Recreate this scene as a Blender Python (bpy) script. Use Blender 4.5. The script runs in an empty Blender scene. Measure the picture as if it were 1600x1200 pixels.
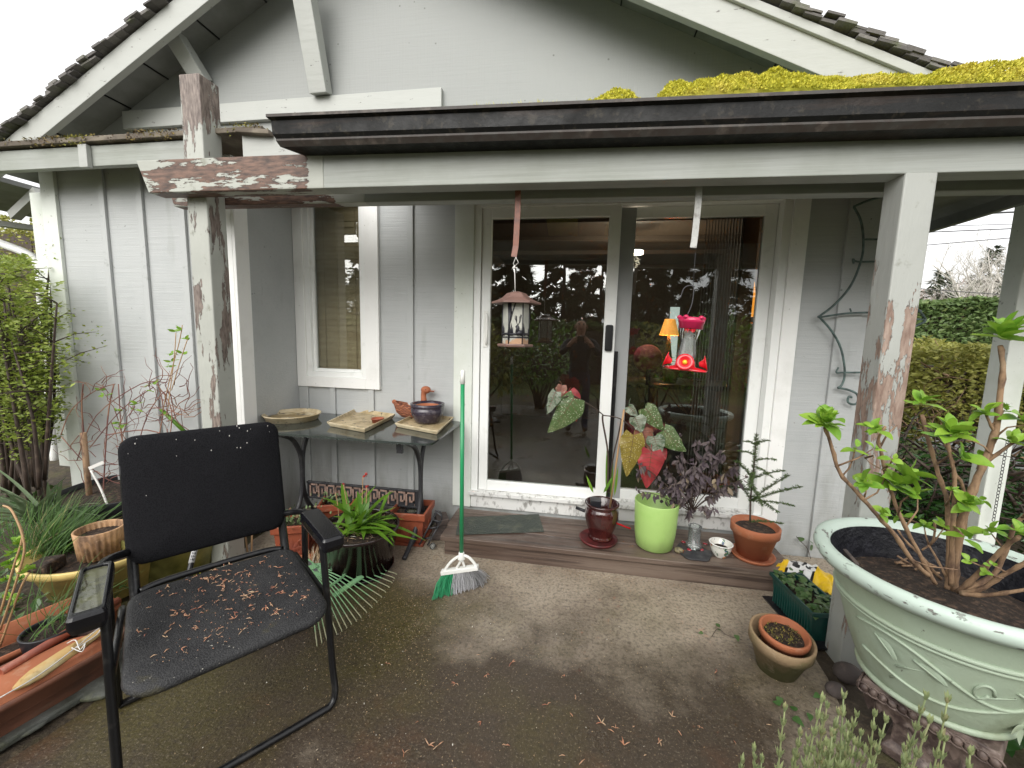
import bpy, bmesh, math, random
from math import sin, cos, pi, radians as rad
from mathutils import Vector as V, Matrix, noise as mnoise

random.seed(7)
S = bpy.context.scene
C = S.collection
U = random.uniform

# ------------------------------------------------------------------ camera, world, sun, exposure
CAMZ = 1.42
FPX = 620.0                       # focal length in pixels of the 1600 px wide photograph
YAW, PITCH, ROLL = rad(9.0), rad(6.75), rad(1.5)
_f = V((-sin(YAW) * cos(PITCH), cos(YAW) * cos(PITCH), -sin(PITCH)))
_r0 = V((cos(YAW), sin(YAW), 0))
_u0 = _r0.cross(_f)
_r = _r0 * cos(ROLL) + _u0 * sin(ROLL)
_u = -_r0 * sin(ROLL) + _u0 * cos(ROLL)
cam_d = bpy.data.cameras.new('camera')
cam = bpy.data.objects.new('camera', cam_d)
C.objects.link(cam)
cam_d.sensor_width = 36
cam_d.lens = 36 * FPX / 1600
cam_d.clip_start = 0.01
cam_d.clip_end = 500
Rm = Matrix((_r, _u, -_f)).transposed()
cam.matrix_world = Matrix.Translation((0, 0, CAMZ)) @ Rm.to_4x4()
S.camera = cam

S.view_settings.view_transform = 'Standard'
S.view_settings.look = 'None'
S.view_settings.gamma = 1
S.view_settings.exposure = 1.2
SUN_EL, SUN_AZ = rad(30), rad(192)
w = bpy.data.worlds.new('World')
S.world = w
w.use_nodes = True
wn = w.node_tree
sky = wn.nodes.new('ShaderNodeTexSky')
sky.sky_type = 'NISHITA'
sky.sun_disc = False
sky.sun_elevation = SUN_EL
sky.sun_rotation = SUN_AZ
sky.air_density = 1.0
sky.dust_density = 4.0
hs = wn.nodes.new('ShaderNodeHueSaturation')
hs.inputs['Saturation'].default_value = 0.12
bg = wn.nodes['Background']
bg.inputs['Strength'].default_value = 0.15
# an even cloud deck over the clear sky: brighter and whiter with soft grey patches
tc = wn.nodes.new('ShaderNodeTexCoord')
cn = wn.nodes.new('ShaderNodeTexNoise')
cn.inputs['Scale'].default_value = 2.2
cn.inputs['Detail'].default_value = 4
mr = wn.nodes.new('ShaderNodeMapRange')
mr.inputs['From Min'].default_value = 0.3
mr.inputs['From Max'].default_value = 0.7
mr.inputs['To Min'].default_value = 3.7
mr.inputs['To Max'].default_value = 4.5
cmx = wn.nodes.new('ShaderNodeMix')
cmx.data_type = 'RGBA'
cmx.inputs[0].default_value = 0.8
cc = wn.nodes.new('ShaderNodeCombineColor')
wn.links.new(tc.outputs['Generated'], cn.inputs['Vector'])
wn.links.new(cn.outputs['Fac'], mr.inputs['Value'])
for k in range(3):
    wn.links.new(mr.outputs[0], cc.inputs[k])
wn.links.new(sky.outputs[0], hs.inputs['Color'])
wn.links.new(hs.outputs[0], cmx.inputs[6])
wn.links.new(cc.outputs[0], cmx.inputs[7])
wn.links.new(cmx.outputs[2], bg.inputs['Color'])
sun_d = bpy.data.lights.new('sun', 'SUN')
sun_d.energy = 1.45
sun_d.angle = rad(60)
sun_d.color = (1, 0.97, 0.92)
sun = bpy.data.objects.new('sun', sun_d)
C.objects.link(sun)
sd = V((sin(SUN_AZ) * cos(SUN_EL), cos(SUN_AZ) * cos(SUN_EL), sin(SUN_EL)))
sun.rotation_euler = sd.to_track_quat('Z', 'Y').to_euler()

# ------------------------------------------------------------------ surveying helpers: sight line -> point on a known plane
def ray(px, py):
    return _r * ((px - 800) / FPX) - _u * ((py - 600) / FPX) + _f
def gy(px, py, y):
    d = ray(px, py); return V((0, 0, CAMZ)) + d * (y / d.y)
def gz(px, py, z=0.0):
    d = ray(px, py); return V((0, 0, CAMZ)) + d * ((z - CAMZ) / d.z)
def gx(px, py, x):
    d = ray(px, py); return V((0, 0, CAMZ)) + d * (x / d.x)

# ------------------------------------------------------------------ materials
def new_mat(name):
    m = bpy.data.materials.new(name); m.use_nodes = True
    return m, m.node_tree, m.node_tree.nodes['Principled BSDF']

def node(nt, t, **kw):
    n = nt.nodes.new(t)
    for k, v in kw.items():
        setattr(n, k, v)
    return n

def coords(nt, st):
    tcn = node(nt, 'ShaderNodeTexCoord'); mp = node(nt, 'ShaderNodeMapping')
    mp.inputs['Scale'].default_value = st
    nt.links.new(tcn.outputs['Object'], mp.inputs['Vector'])
    return mp.outputs[0]

def field(nt, L):
    """grey field 0..1 for a layer"""
    k = L.get('k', 'noise')
    if k == 'island':
        g = node(nt, 'ShaderNodeNewGeometry'); o = g.outputs['Random Per Island']
    elif k == 'voro':
        t = node(nt, 'ShaderNodeTexVoronoi'); t.inputs['Scale'].default_value = L.get('s', 20)
        nt.links.new(coords(nt, L.get('st', (1, 1, 1))), t.inputs['Vector']); o = t.outputs['Distance']
    elif k == 'wave':
        t = node(nt, 'ShaderNodeTexWave'); t.bands_direction = L.get('ax', 'X')
        t.inputs['Scale'].default_value = L.get('s', 5); t.inputs['Distortion'].default_value = L.get('dist', 1)
        t.inputs['Detail'].default_value = 2
        nt.links.new(coords(nt, L.get('st', (1, 1, 1))), t.inputs['Vector']); o = t.outputs['Fac']
    elif k == 'up':
        g = node(nt, 'ShaderNodeNewGeometry'); sx = node(nt, 'ShaderNodeSeparateXYZ')
        nt.links.new(g.outputs['Normal'], sx.inputs[0]); o = sx.outputs[2]
    else:
        t = node(nt, 'ShaderNodeTexNoise'); t.inputs['Scale'].default_value = L.get('s', 5)
        t.inputs['Detail'].default_value = L.get('d', 5); t.inputs['Roughness'].default_value = L.get('r', .6)
        nt.links.new(coords(nt, L.get('st', (1, 1, 1))), t.inputs['Vector']); o = t.outputs['Fac']
    for (ax, a, b, va, vb) in L.get('bias', []):
        tcn = node(nt, 'ShaderNodeTexCoord'); sx = node(nt, 'ShaderNodeSeparateXYZ')
        nt.links.new(tcn.outputs['Object'], sx.inputs[0])
        m = node(nt, 'ShaderNodeMapRange')
        for i, v in zip(('From Min', 'From Max', 'To Min', 'To Max'), (a, b, va, vb)):
            m.inputs[i].default_value = v
        nt.links.new(sx.outputs['XYZ'.index(ax)], m.inputs['Value'])
        ad = node(nt, 'ShaderNodeMath', operation='ADD')
        nt.links.new(o, ad.inputs[0]); nt.links.new(m.outputs[0], ad.inputs[1]); o = ad.outputs[0]
    m = node(nt, 'ShaderNodeMapRange')
    m.inputs['From Min'].default_value = L.get('lo', .4); m.inputs['From Max'].default_value = L.get('hi', .6)
    m.inputs['To Max'].default_value = L.get('amt', 1)
    nt.links.new(o, m.inputs['Value'])
    return m.outputs[0]

def mat(name, col, rough=.6, layers=(), bump=(), metal=0, spec=.5, coat=0, transl=0, rlay=None):
    m, nt, b = new_mat(name)
    b.inputs['Roughness'].default_value = rough; b.inputs['Metallic'].default_value = metal
    b.inputs['Specular IOR Level'].default_value = spec
    b.inputs['Coat Weight'].default_value = coat; b.inputs['Coat Roughness'].default_value = .08
    rgb = node(nt, 'ShaderNodeRGB'); rgb.outputs[0].default_value = (*col, 1); out = rgb.outputs[0]
    hgt = None
    for L in layers:
        f = field(nt, L)
        mx = node(nt, 'ShaderNodeMix', data_type='RGBA')
        nt.links.new(f, mx.inputs[0]); nt.links.new(out, mx.inputs[6])
        if isinstance(L['c'][0], tuple):        # grainy underlayer: two colours by stretched noise
            f2 = field(nt, dict(s=L.get('gs', 9), st=L.get('gst', (1, 1, 1)), lo=.35, hi=.65, d=6))
            m2 = node(nt, 'ShaderNodeMix', data_type='RGBA')
            m2.inputs[6].default_value = (*L['c'][0], 1); m2.inputs[7].default_value = (*L['c'][1], 1)
            nt.links.new(f2, m2.inputs[0]); nt.links.new(m2.outputs[2], mx.inputs[7])
        else:
            mx.inputs[7].default_value = (*L['c'], 1)
        out = mx.outputs[2]
        if L.get('relief'):
            mu = node(nt, 'ShaderNodeMath', operation='MULTIPLY'); mu.inputs[1].default_value = -L['relief']
            nt.links.new(f, mu.inputs[0])
            if hgt is None: hgt = mu.outputs[0]
            else:
                ad = node(nt, 'ShaderNodeMath', operation='ADD'); nt.links.new(hgt, ad.inputs[0]); nt.links.new(mu.outputs[0], ad.inputs[1]); hgt = ad.outputs[0]
    nt.links.new(out, b.inputs['Base Color'])
    for L in bump:
        f = field(nt, dict(lo=0, hi=1, **{k: v for k, v in L.items() if k not in ('lo', 'hi')}) if 'lo' not in L else L)
        mu = node(nt, 'ShaderNodeMath', operation='MULTIPLY'); mu.inputs[1].default_value = L['h']
        nt.links.new(f, mu.inputs[0])
        if hgt is None: hgt = mu.outputs[0]
        else:
            ad = node(nt, 'ShaderNodeMath', operation='ADD'); nt.links.new(hgt, ad.inputs[0]); nt.links.new(mu.outputs[0], ad.inputs[1]); hgt = ad.outputs[0]
    if hgt is not None:
        bp = node(nt, 'ShaderNodeBump'); bp.inputs['Strength'].default_value = 1; bp.inputs['Distance'].default_value = 1
        nt.links.new(hgt, bp.inputs['Height']); nt.links.new(bp.outputs[0], b.inputs['Normal'])
    if rlay:
        f = field(nt, rlay); mp = node(nt, 'ShaderNodeMapRange'); mp.inputs['To Min'].default_value = rough; mp.inputs['To Max'].default_value = rlay['to']
        nt.links.new(f, mp.inputs['Value']); nt.links.new(mp.outputs[0], b.inputs['Roughness'])
    if transl:
        o = nt.nodes['Material Output']; tl = node(nt, 'ShaderNodeBsdfTranslucent'); ms = node(nt, 'ShaderNodeMixShader')
        ms.inputs[0].default_value = transl
        nt.links.new(out, tl.inputs['Color']); nt.links.new(b.outputs[0], ms.inputs[1]); nt.links.new(tl.outputs[0], ms.inputs[2])
        nt.links.new(ms.outputs[0], o.inputs['Surface'])
    return m

def glass_mat(name, tint=(1, 1, 1), ior=1.5, rough=0.0, body=0, bodycol=(.1, .1, .1), boost=0.0):
    m, nt, b = new_mat(name); nt.nodes.remove(b)
    o = nt.nodes['Material Output']
    tr = node(nt, 'ShaderNodeBsdfTransparent'); tr.inputs[0].default_value = (*tint, 1)
    gl = node(nt, 'ShaderNodeBsdfGlossy'); gl.inputs['Roughness'].default_value = rough
    fr = node(nt, 'ShaderNodeFresnel'); fr.inputs[0].default_value = ior
    fac = fr.outputs[0]
    if boost:                                    # two panes of an insulating unit reflect about twice as much as one
        ad = node(nt, 'ShaderNodeMath', operation='MULTIPLY'); ad.inputs[1].default_value = 1 + boost; ad.use_clamp = True
        nt.links.new(fac, ad.inputs[0]); fac = ad.outputs[0]
    src = tr.outputs[0]
    if body:
        df = node(nt, 'ShaderNodeBsdfDiffuse'); df.inputs[0].default_value = (*bodycol, 1)
        m1 = node(nt, 'ShaderNodeMixShader'); m1.inputs[0].default_value = body
        nt.links.new(src, m1.inputs[1]); nt.links.new(df.outputs[0], m1.inputs[2]); src = m1.outputs[0]
    ms = node(nt, 'ShaderNodeMixShader')
    nt.links.new(fac, ms.inputs[0]); nt.links.new(src, ms.inputs[1]); nt.links.new(gl.outputs[0], ms.inputs[2])
    nt.links.new(ms.outputs[0], o.inputs['Surface'])
    return m

def emit_mat(name, col, strength):
    m, nt, b = new_mat(name)
    b.inputs['Base Color'].default_value = (*col, 1)
    b.inputs['Emission Color'].default_value = (*col, 1); b.inputs['Emission Strength'].default_value = strength
    return m

BROWN = ((.05, .028, .02), (.19, .105, .072))
GREYW = ((.09, .065, .055), (.26, .21, .18))
def peel(name, paint, st, bias, lo=.5, hi=.53, s=6, wood=BROWN, gst=None):
    return mat(name, paint, .55, [
        dict(c=tuple(x * .72 for x in paint), s=3, lo=.45, hi=.75, amt=.6),
        dict(c=(.12, .12, .07), s=14, lo=.62, hi=.72, amt=.5),
        dict(c=wood, gs=26, gst=gst or tuple(x * 3 for x in st), s=s, st=st, lo=lo, hi=hi, d=7, r=.68, bias=bias, relief=.004)],
        bump=[dict(s=30, st=st, h=.0025, d=6)])

SHINGLE = dict(c=(.05, .05, .05), s=30, lo=.4, hi=.7)
MT = dict(
    wall=mat('wall_paint', (.455, .47, .468), .6, [dict(c=(.30, .32, .32), s=2.2, lo=.5, hi=.85, amt=.5), dict(c=(.35, .37, .38), s=40, st=(.06, 1, 2.2), lo=.5, hi=.8, amt=.5),
        dict(c=(.10, .10, .09), s=28, lo=.69, hi=.74, amt=.7), dict(c=(.20, .20, .17), s=5, st=(1, 1, .25), lo=.5, hi=.8, amt=.7, bias=[('Z', .1, .8, .12, -.15)]),
        dict(c=(.13, .13, .12), s=24, st=(2.5, 1, .12), lo=.68, hi=.76, amt=.5)],
        bump=[dict(s=70, st=(.035, 1, 1.4), h=.0024, d=4), dict(s=120, h=.0012)]),
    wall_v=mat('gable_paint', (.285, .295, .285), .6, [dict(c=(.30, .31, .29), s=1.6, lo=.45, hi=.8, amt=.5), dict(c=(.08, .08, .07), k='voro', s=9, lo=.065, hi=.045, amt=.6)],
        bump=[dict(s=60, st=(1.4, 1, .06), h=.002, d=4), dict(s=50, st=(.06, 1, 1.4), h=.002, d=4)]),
    batten=mat('batten_paint', (.45, .465, .462), .6, [dict(c=(.22, .23, .22), s=20, lo=.6, hi=.75, amt=.6)], bump=[dict(s=60, st=(1, 1, .1), h=.002)]),
    white=mat('white_trim_paint', (.86, .86, .84), .5, [dict(c=(.55, .55, .50), s=5, lo=.55, hi=.9, amt=.5), dict(c=(.25, .24, .20), s=45, lo=.68, hi=.75, amt=.5)], bump=[dict(s=50, st=(1, 1, .15), h=.0012)]),
    white_old=mat('mossy_white_paint', (.70, .73, .68), .55, [dict(c=(.46, .51, .40), s=3, lo=.45, hi=.75, amt=.5), dict(c=(.14, .14, .10), s=30, lo=.64, hi=.72, amt=.6)], bump=[dict(s=50, st=(1, 1, .15), h=.002)]),
    vinyl=mat('white_vinyl', (.86, .87, .85), .3, [dict(c=(.5, .5, .45), s=12, lo=.6, hi=.8, amt=.4)]),
    vinyl_dirty=mat('grimy_white_sill', (.72, .72, .70), .45, [dict(c=(.16, .15, .13), s=30, st=(1, 1, .5), lo=.52, hi=.66, amt=.75)]),
    vinyl_shaded=mat('vinyl_with_painted_shade', (.33, .34, .34), .4),  # white vinyl again, with the set-back stile's shade put into its colour
    trimgrey=mat('grey_beam_paint', (.33, .345, .32), .55, [dict(c=(.20, .22, .17), s=2.2, lo=.4, hi=.75, amt=.7), dict(c=(.24, .25, .22), s=16, st=(.08, 1, 1.5), lo=.5, hi=.62, amt=.5)], bump=[dict(s=18, st=(.05, 1, 1.6), h=.004)]),
    barge=mat('bargeboard_paint', (.40, .41, .385), .55, [dict(c=(.33, .34, .32), s=3, lo=.5, hi=.8, amt=.6), dict(c=(.10, .09, .08), s=34, st=(.35, 1, .8), lo=.66, hi=.70, amt=.8)], bump=[dict(s=20, st=(.2, 1, 1), h=.003)]),
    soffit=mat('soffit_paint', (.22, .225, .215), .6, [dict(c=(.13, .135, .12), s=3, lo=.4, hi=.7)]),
    shingle=mat('weathered_shingle', (.085, .078, .075), .85, [dict(c=(.17, .16, .15), k='island', lo=0, hi=1), dict(c=(.10, .12, .05), s=8, lo=.55, hi=.7, amt=.6)], bump=[dict(s=60, h=.006)]),
    gutter=mat('dark_gutter_paint', (.007, .007, .007), .45, [dict(c=(.035, .03, .022), s=30, lo=.56, hi=.66, amt=.8), dict(c=(.045, .028, .02), s=7, st=(.3, 1, 3), lo=.58, hi=.72, amt=.6)], bump=[dict(s=60, h=.0015)], rlay=dict(s=8, lo=.4, hi=.65, to=.7), spec=.3),
    rustlip=mat('rusty_gutter_lip', (.04, .03, .025), .6, [dict(c=(.05, .045, .04), s=20, lo=.45, hi=.6), dict(c=(.12, .10, .085), s=9, lo=.55, hi=.68)]),
    greenplastic=mat('green_corrugated_plastic', (.02, .15, .095), .35, [dict(c=(.05, .045, .025), s=9, lo=.40, hi=.54), dict(c=(.10, .35, .22), s=20, lo=.62, hi=.7)]),
    underroof=mat('brown_roof_underside', (.075, .045, .035), .6, [dict(c=(.04, .025, .02), s=5, lo=.4, hi=.6)]),
    moss=mat('yellow_green_moss', (.66, .60, .07), .9, [dict(c=(.42, .42, .04), k='island', lo=0, hi=1), dict(c=(.66, .55, .12), s=6, lo=.5, hi=.7, amt=.7), dict(c=(.30, .17, .06), s=5, lo=.62, hi=.72, amt=.6)], transl=.15),
    moss_dark=mat('dull_moss', (.17, .17, .03), .9, [dict(c=(.09, .06, .035), s=6, lo=.42, hi=.55), dict(c=(.35, .26, .05), k='island', lo=.5, hi=1.3)]),
    brownwood=mat('old_brown_board', (.10, .08, .06), .8, [dict(c=(.20, .17, .13), s=9, lo=.45, hi=.65)], bump=[dict(s=30, st=(.2, 1, 1), h=.004)]),
    stepwood=mat('weathered_step_board', (.095, .062, .047), .6, [dict(c=(.19, .145, .115), s=4, st=(.12, 1, 1), lo=.42, hi=.65), dict(c=(.045, .03, .024), s=26, st=(.05, 1.4, 1.4), lo=.5, hi=.65, amt=.9), dict(c=(.40, .33, .2), s=70, lo=.66, hi=.72, amt=.6)], bump=[dict(s=26, st=(.05, 1.4, 1.4), h=.005)], rlay=dict(s=5, lo=.4, hi=.6, to=.32)),
    mat_green=mat('green_rubber_mat', (.035, .045, .036), .5, [dict(c=(.08, .085, .06), s=12, lo=.5, hi=.7)], bump=[dict(k='voro', s=90, h=.004)]),
    black=mat('black_metal', (.006, .006, .007), .3, [dict(c=(.035, .033, .03), s=20, lo=.58, hi=.72, amt=.7)], bump=[dict(s=60, h=.001)]),
    iron=mat('dark_cast_iron', (.03, .03, .034), .45, [dict(c=(.07, .07, .07), s=18, lo=.5, hi=.7)], bump=[dict(s=60, h=.001)]),
    keyrust=mat('pinkish_brown_key_relief', (.30, .20, .16), .6, [dict(c=(.15, .10, .08), s=20, lo=.45, hi=.65)]),
    armplastic=mat('black_arm_plastic', (.006, .006, .008), .2, bump=[dict(s=120, h=.0006)]),
    mesh_back=mat('black_mesh_fabric', (.004, .004, .005), .85, [dict(c=(.014, .014, .016), k='voro', s=260, lo=.2, hi=.5)], bump=[dict(k='voro', s=260, h=.0012)], spec=.08),
    mesh_seat=mat('worn_black_mesh_seat', (.013, .013, .015), .5, [dict(c=(.05, .05, .052), s=5, lo=.42, hi=.66, amt=.7), dict(c=(.05, .05, .05), k='voro', s=230, lo=.35, hi=.6, amt=.6), dict(c=(.4, .38, .33), s=75, lo=.70, hi=.74, d=2, amt=.7), dict(c=(.07, .06, .02), s=5, lo=.6, hi=.7, amt=.6)], bump=[dict(k='voro', s=230, h=.0016)], spec=.2),
    litter=mat('fallen_maple_flowers', (.46, .21, .12), .7, [dict(c=(.50, .36, .23), k='island', lo=.3, hi=1), dict(c=(.28, .10, .07), k='island', lo=.25, hi=0)]),
    seeds=mat('tan_seed_husks', (.44, .33, .20), .8, [dict(c=(.30, .19, .11), k='island', lo=.3, hi=1), dict(c=(.75, .73, .66), k='island', lo=.07, hi=.03)]),
    terra=mat('terracotta', (.40, .135, .06), .7, [dict(c=(.28, .085, .04), s=5, lo=.42, hi=.68, amt=.7), dict(c=(.46, .28, .18), s=16, lo=.58, hi=.76, amt=.6)], bump=[dict(s=70, h=.0012)]),
    terra_red=mat('red_terracotta', (.33, .085, .04), .5, [dict(c=(.20, .05, .03), s=7, lo=.42, hi=.66), dict(c=(.40, .22, .14), s=20, lo=.6, hi=.74, amt=.5)], bump=[dict(s=60, h=.0015)]),
    terra_brown=mat('brown_plastic_trough', (.25, .105, .065), .4, [dict(c=(.10, .05, .035), s=5, lo=.4, hi=.65), dict(c=(.26, .17, .12), s=14, st=(1, .3, 2), lo=.6, hi=.75, amt=.6)]),
    terra_old=mat('mossy_terracotta', (.30, .21, .12), .8, [dict(c=(.12, .12, .04), s=4, lo=.42, hi=.62, bias=[('Z', .0, .2, .18, -.12)]), dict(c=(.42, .34, .24), s=20, lo=.58, hi=.72, amt=.6)], bump=[dict(s=60, h=.002)]),
    yellowpot=mat('yellow_plastic_pot', (.72, .55, .20), .4, [dict(c=(.36, .28, .09), s=6, lo=.45, hi=.7, amt=.8), dict(c=(.15, .12, .04), s=25, lo=.62, hi=.74, amt=.6)]),
    greenyellow=mat('olive_yellow_pot', (.46, .42, .15), .5, [dict(c=(.15, .15, .04), s=6, lo=.42, hi=.65)]),
    ribbed=mat('ribbed_clay_pot', (.50, .30, .16), .8, [dict(c=(.17, .10, .06), s=12, st=(1, 1, .6), lo=.46, hi=.62), dict(c=(.58, .42, .28), s=30, lo=.58, hi=.7, amt=.6)], bump=[dict(s=50, h=.002)]),
    maroon=mat('maroon_glaze', (.035, .008, .008), .12, [dict(c=(.09, .02, .015), s=5, st=(1, 1, .4), lo=.5, hi=.75)], coat=.6),
    maroon_matte=mat('dark_red_saucer', (.13, .02, .02), .5, [dict(c=(.06, .012, .012), s=14, lo=.4, hi=.6)]),
    darkglaze=mat('dark_brown_glaze', (.022, .012, .011), .14, [dict(c=(.05, .03, .025), s=12, lo=.55, hi=.7)], coat=.5, bump=[dict(s=10, st=(.2, .2, 3), h=.003)]),
    purple=mat('dark_purple_glaze', (.032, .024, .038), .25, [dict(c=(.09, .075, .085), s=22, lo=.55, hi=.68)], coat=.3),
    lime=mat('lime_green_glaze', (.35, .53, .16), .42, [dict(c=(.16, .20, .08), s=6, st=(1, 1, .5), lo=.5, hi=.8, amt=.45, bias=[('Z', 0, .12, .14, -.06)]), dict(c=(.26, .48, .10), s=8, lo=.5, hi=.8, amt=.5), dict(c=(.16, .22, .06), k='voro', s=16, lo=.045, hi=.03, amt=.6)]),
    cream=mat('cream_plastic_tray', (.66, .56, .38), .5, [dict(c=(.42, .32, .17), s=8, lo=.48, hi=.70), dict(c=(.05, .04, .03), s=40, lo=.62, hi=.68)]),
    silt=mat('wet_brown_silt', (.30, .20, .07), .3, [dict(c=(.62, .54, .38), s=9, lo=.5, hi=.56), dict(c=(.07, .05, .03), s=14, lo=.56, hi=.62)]),
    potblack=mat('black_plastic', (.013, .013, .016), .35),
    soil=mat('dark_potting_soil', (.024, .015, .010), .9, [dict(c=(.09, .055, .035), s=40, lo=.5, hi=.65), dict(c=(.22, .16, .10), s=90, lo=.66, hi=.7)], bump=[dict(s=40, h=.012), dict(s=12, h=.02)]),
    ground=mat('garden_soil', (.05, .037, .024), .9, [dict(c=(.085, .08, .025), s=2, lo=.45, hi=.6), dict(c=(.10, .075, .045), s=25, lo=.5, hi=.65)], bump=[dict(s=20, h=.02)]),
    lawn=mat('lawn_green', (.10, .13, .03), .9, [dict(c=(.06, .08, .02), s=1.2, lo=.4, hi=.6)], bump=[dict(s=40, h=.03)]),
    asphalt=mat('wet_grey_road', (.18, .18, .185), .4, [dict(c=(.26, .26, .26), s=2, lo=.4, hi=.6)]),
    stone=mat('grey_slate_stone', (.12, .125, .115), .6, [dict(c=(.07, .075, .06), s=6, lo=.4, hi=.6), dict(c=(.17, .18, .09), s=9, lo=.58, hi=.7, amt=.6)], bump=[dict(s=14, h=.012)]),
    pebble=mat('speckled_pebble', (.24, .21, .12), .6, [dict(c=(.10, .085, .05), s=60, lo=.45, hi=.6)], bump=[dict(s=60, h=.003)]),
    brick=mat('dark_brick', (.075, .06, .055), .8, [dict(c=(.16, .12, .10), s=14, lo=.5, hi=.7)], bump=[dict(s=40, h=.004)]),
    redbrick=mat('red_brick_wall', (.22, .07, .045), .8, [dict(c=(.12, .05, .04), s=5, lo=.4, hi=.6)]),
    plasticwhite=mat('white_plastic', (.80, .80, .76), .35, [dict(c=(.5, .49, .43), s=20, lo=.6, hi=.75, amt=.5)]),
    broomgreen=mat('green_enamel_handle', (.02, .26, .10), .3, [dict(c=(.10, .22, .13), s=14, st=(1, 1, .25), lo=.56, hi=.66, amt=.6)]),
    bristle_green=mat('green_bristles', (.03, .36, .15), .55, [dict(c=(.02, .22, .09), k='island', lo=0, hi=1)]),
    bristle_grey=mat('grey_bristles', (.68, .68, .71), .6, [dict(c=(.40, .405, .42), k='island', lo=0, hi=1)]),
    rake=mat('pale_green_plastic_tines', (.24, .47, .24), .4, [dict(c=(.25, .45, .2), s=9, lo=.5, hi=.7)]),
    rakedry=mat('thin_tan_tine_tips', (.40, .40, .25), .6),
    chrome=mat('wet_galvanised_steel', (.45, .45, .46), .3, metal=.8),
    sticker=mat('pale_grey_sticker', (.42, .42, .42), .5),
    copper=mat('rusty_copper_strap', (.20, .075, .045), .5, [dict(c=(.10, .04, .03), s=20, lo=.45, hi=.65), dict(c=(.45, .28, .22), s=30, lo=.6, hi=.72, amt=.6)]),
    greystrap=mat('pale_grey_strap', (.42, .42, .40), .5, [dict(c=(.15, .14, .12), s=24, lo=.5, hi=.68)]),
    feederroof=mat('pinkish_brown_metal_roof', (.19, .11, .09), .45, [dict(c=(.15, .09, .075), s=10, st=(1, 1, 4), lo=.45, hi=.65)]),
    frosted=mat('frosted_cream_panel', (.62, .62, .55), .35, [dict(c=(.45, .46, .42), s=9, lo=.4, hi=.65), dict(c=(.60, .38, .24), s=14, lo=.5, hi=.55, bias=[('Z', .02, .07, .12, -.3)])], transl=.3),
    silhouette=mat('black_cutout_metal', (.022, .022, .028), .5),
    redplastic=mat('bright_red_plastic', (.62, .012, .022), .22, coat=.4),
    pinkred=mat('pink_red_cap_plastic', (.60, .02, .10), .28, coat=.3, transl=.15),
    yellowdot=mat('yellow_plastic_port', (.85, .50, .03), .35),
    clear=glass_mat('clear_feeder_bottle', (.92, .94, .93), 1.5, .06, .22, (.62, .65, .63), boost=.8),
    jarglass=glass_mat('clear_jar_glass', (.88, .91, .90), 1.5, .03, .22, (.55, .57, .56)),
    pane=glass_mat('door_pane', (.80, .84, .83), 1.52, 0.0, boost=1.7),
    winpane=glass_mat('window_pane', (.86, .88, .86), 1.5, 0.0, boost=1.1),
    tableglass=glass_mat('dirty_grey_table_glass', (.30, .36, .34), 1.5, .08, .45, (.09, .11, .10), boost=.3),
    water=mat('dark_puddle_water', (.05, .05, .035), .03, [dict(c=(.10, .10, .06), s=20, lo=.4, hi=.6)], spec=.8),
    blind=mat('tan_wood_blind', (.68, .55, .36), .45, [dict(c=(.54, .42, .26), s=30, st=(.1, 1, 1), lo=.4, hi=.65)]),
    vblind=mat('dark_vertical_blind', (.20, .17, .15), .6),
    jambwood=mat('stained_wood_jamb', (.22, .105, .045), .4, [dict(c=(.13, .06, .03), s=10, st=(1, 1, .1), lo=.4, hi=.65)]),
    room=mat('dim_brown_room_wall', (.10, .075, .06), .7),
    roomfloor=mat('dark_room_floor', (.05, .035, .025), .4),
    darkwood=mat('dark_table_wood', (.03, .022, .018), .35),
    trellis=mat('grey_green_wire', (.10, .15, .14), .45, [dict(c=(.05, .075, .07), s=20, lo=.45, hi=.6)]),
    mint=mat('mint_green_planter_paint', (.37, .45, .345), .5, [dict(c=(.36, .43, .31), s=3, lo=.42, hi=.66), dict(c=(.07, .06, .045), s=34, st=(1, 1, .6), lo=.685, hi=.71, amt=.8), dict(c=(.24, .15, .07), s=5, lo=.66, hi=.72, amt=.8), dict(c=(.22, .24, .15), s=9, st=(1, 1, .3), lo=.5, hi=.75, amt=.6, bias=[('Z', .0, .3, .1, -.12)])], bump=[dict(s=40, h=.0015), dict(s=8, h=.004)]),
    mint_lip=mat('worn_pale_mint_rim', (.50, .60, .53), .45, [dict(c=(.13, .11, .10), s=34, st=(.6, .6, 1.6), lo=.61, hi=.63, amt=.85, relief=.0015), dict(c=(.48, .57, .50), s=5, lo=.45, hi=.7)]),
    mint_in=mat('black_planter_lining', (.006, .006, .009), .4, [dict(c=(.018, .018, .024), s=30, lo=.5, hi=.68)], bump=[dict(s=40, h=.006)], spec=.3),
    carved=mat('carved_brown_stand', (.17, .125, .105), .55, [dict(c=(.06, .04, .035), s=18, lo=.42, hi=.58), dict(c=(.32, .26, .23), s=26, lo=.58, hi=.72, amt=.7)], bump=[dict(s=40, h=.003)]),
    troughgreen=mat('dark_green_trough', (.008, .055, .045), .35, [dict(c=(.02, .035, .03), s=9, lo=.5, hi=.7)]),
    bagwhite=mat('white_bag_film', (.75, .75, .73), .3),
    bagyellow=mat('yellow_bag_film', (.80, .52, .02), .3),
    bagblack=mat('black_bag_print', (.015, .015, .015), .3),
    porcelain=mat('painted_porcelain', (.72, .71, .65), .15, [dict(c=(.06, .16, .09), s=22, lo=.56, hi=.585), dict(c=(.55, .20, .06), s=17, lo=.60, hi=.62), dict(c=(.05, .08, .20), s=26, lo=.62, hi=.64)], coat=.5),
    gem=mat('dark_red_gem', (.30, .01, .02), .1, coat=.8),
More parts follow.
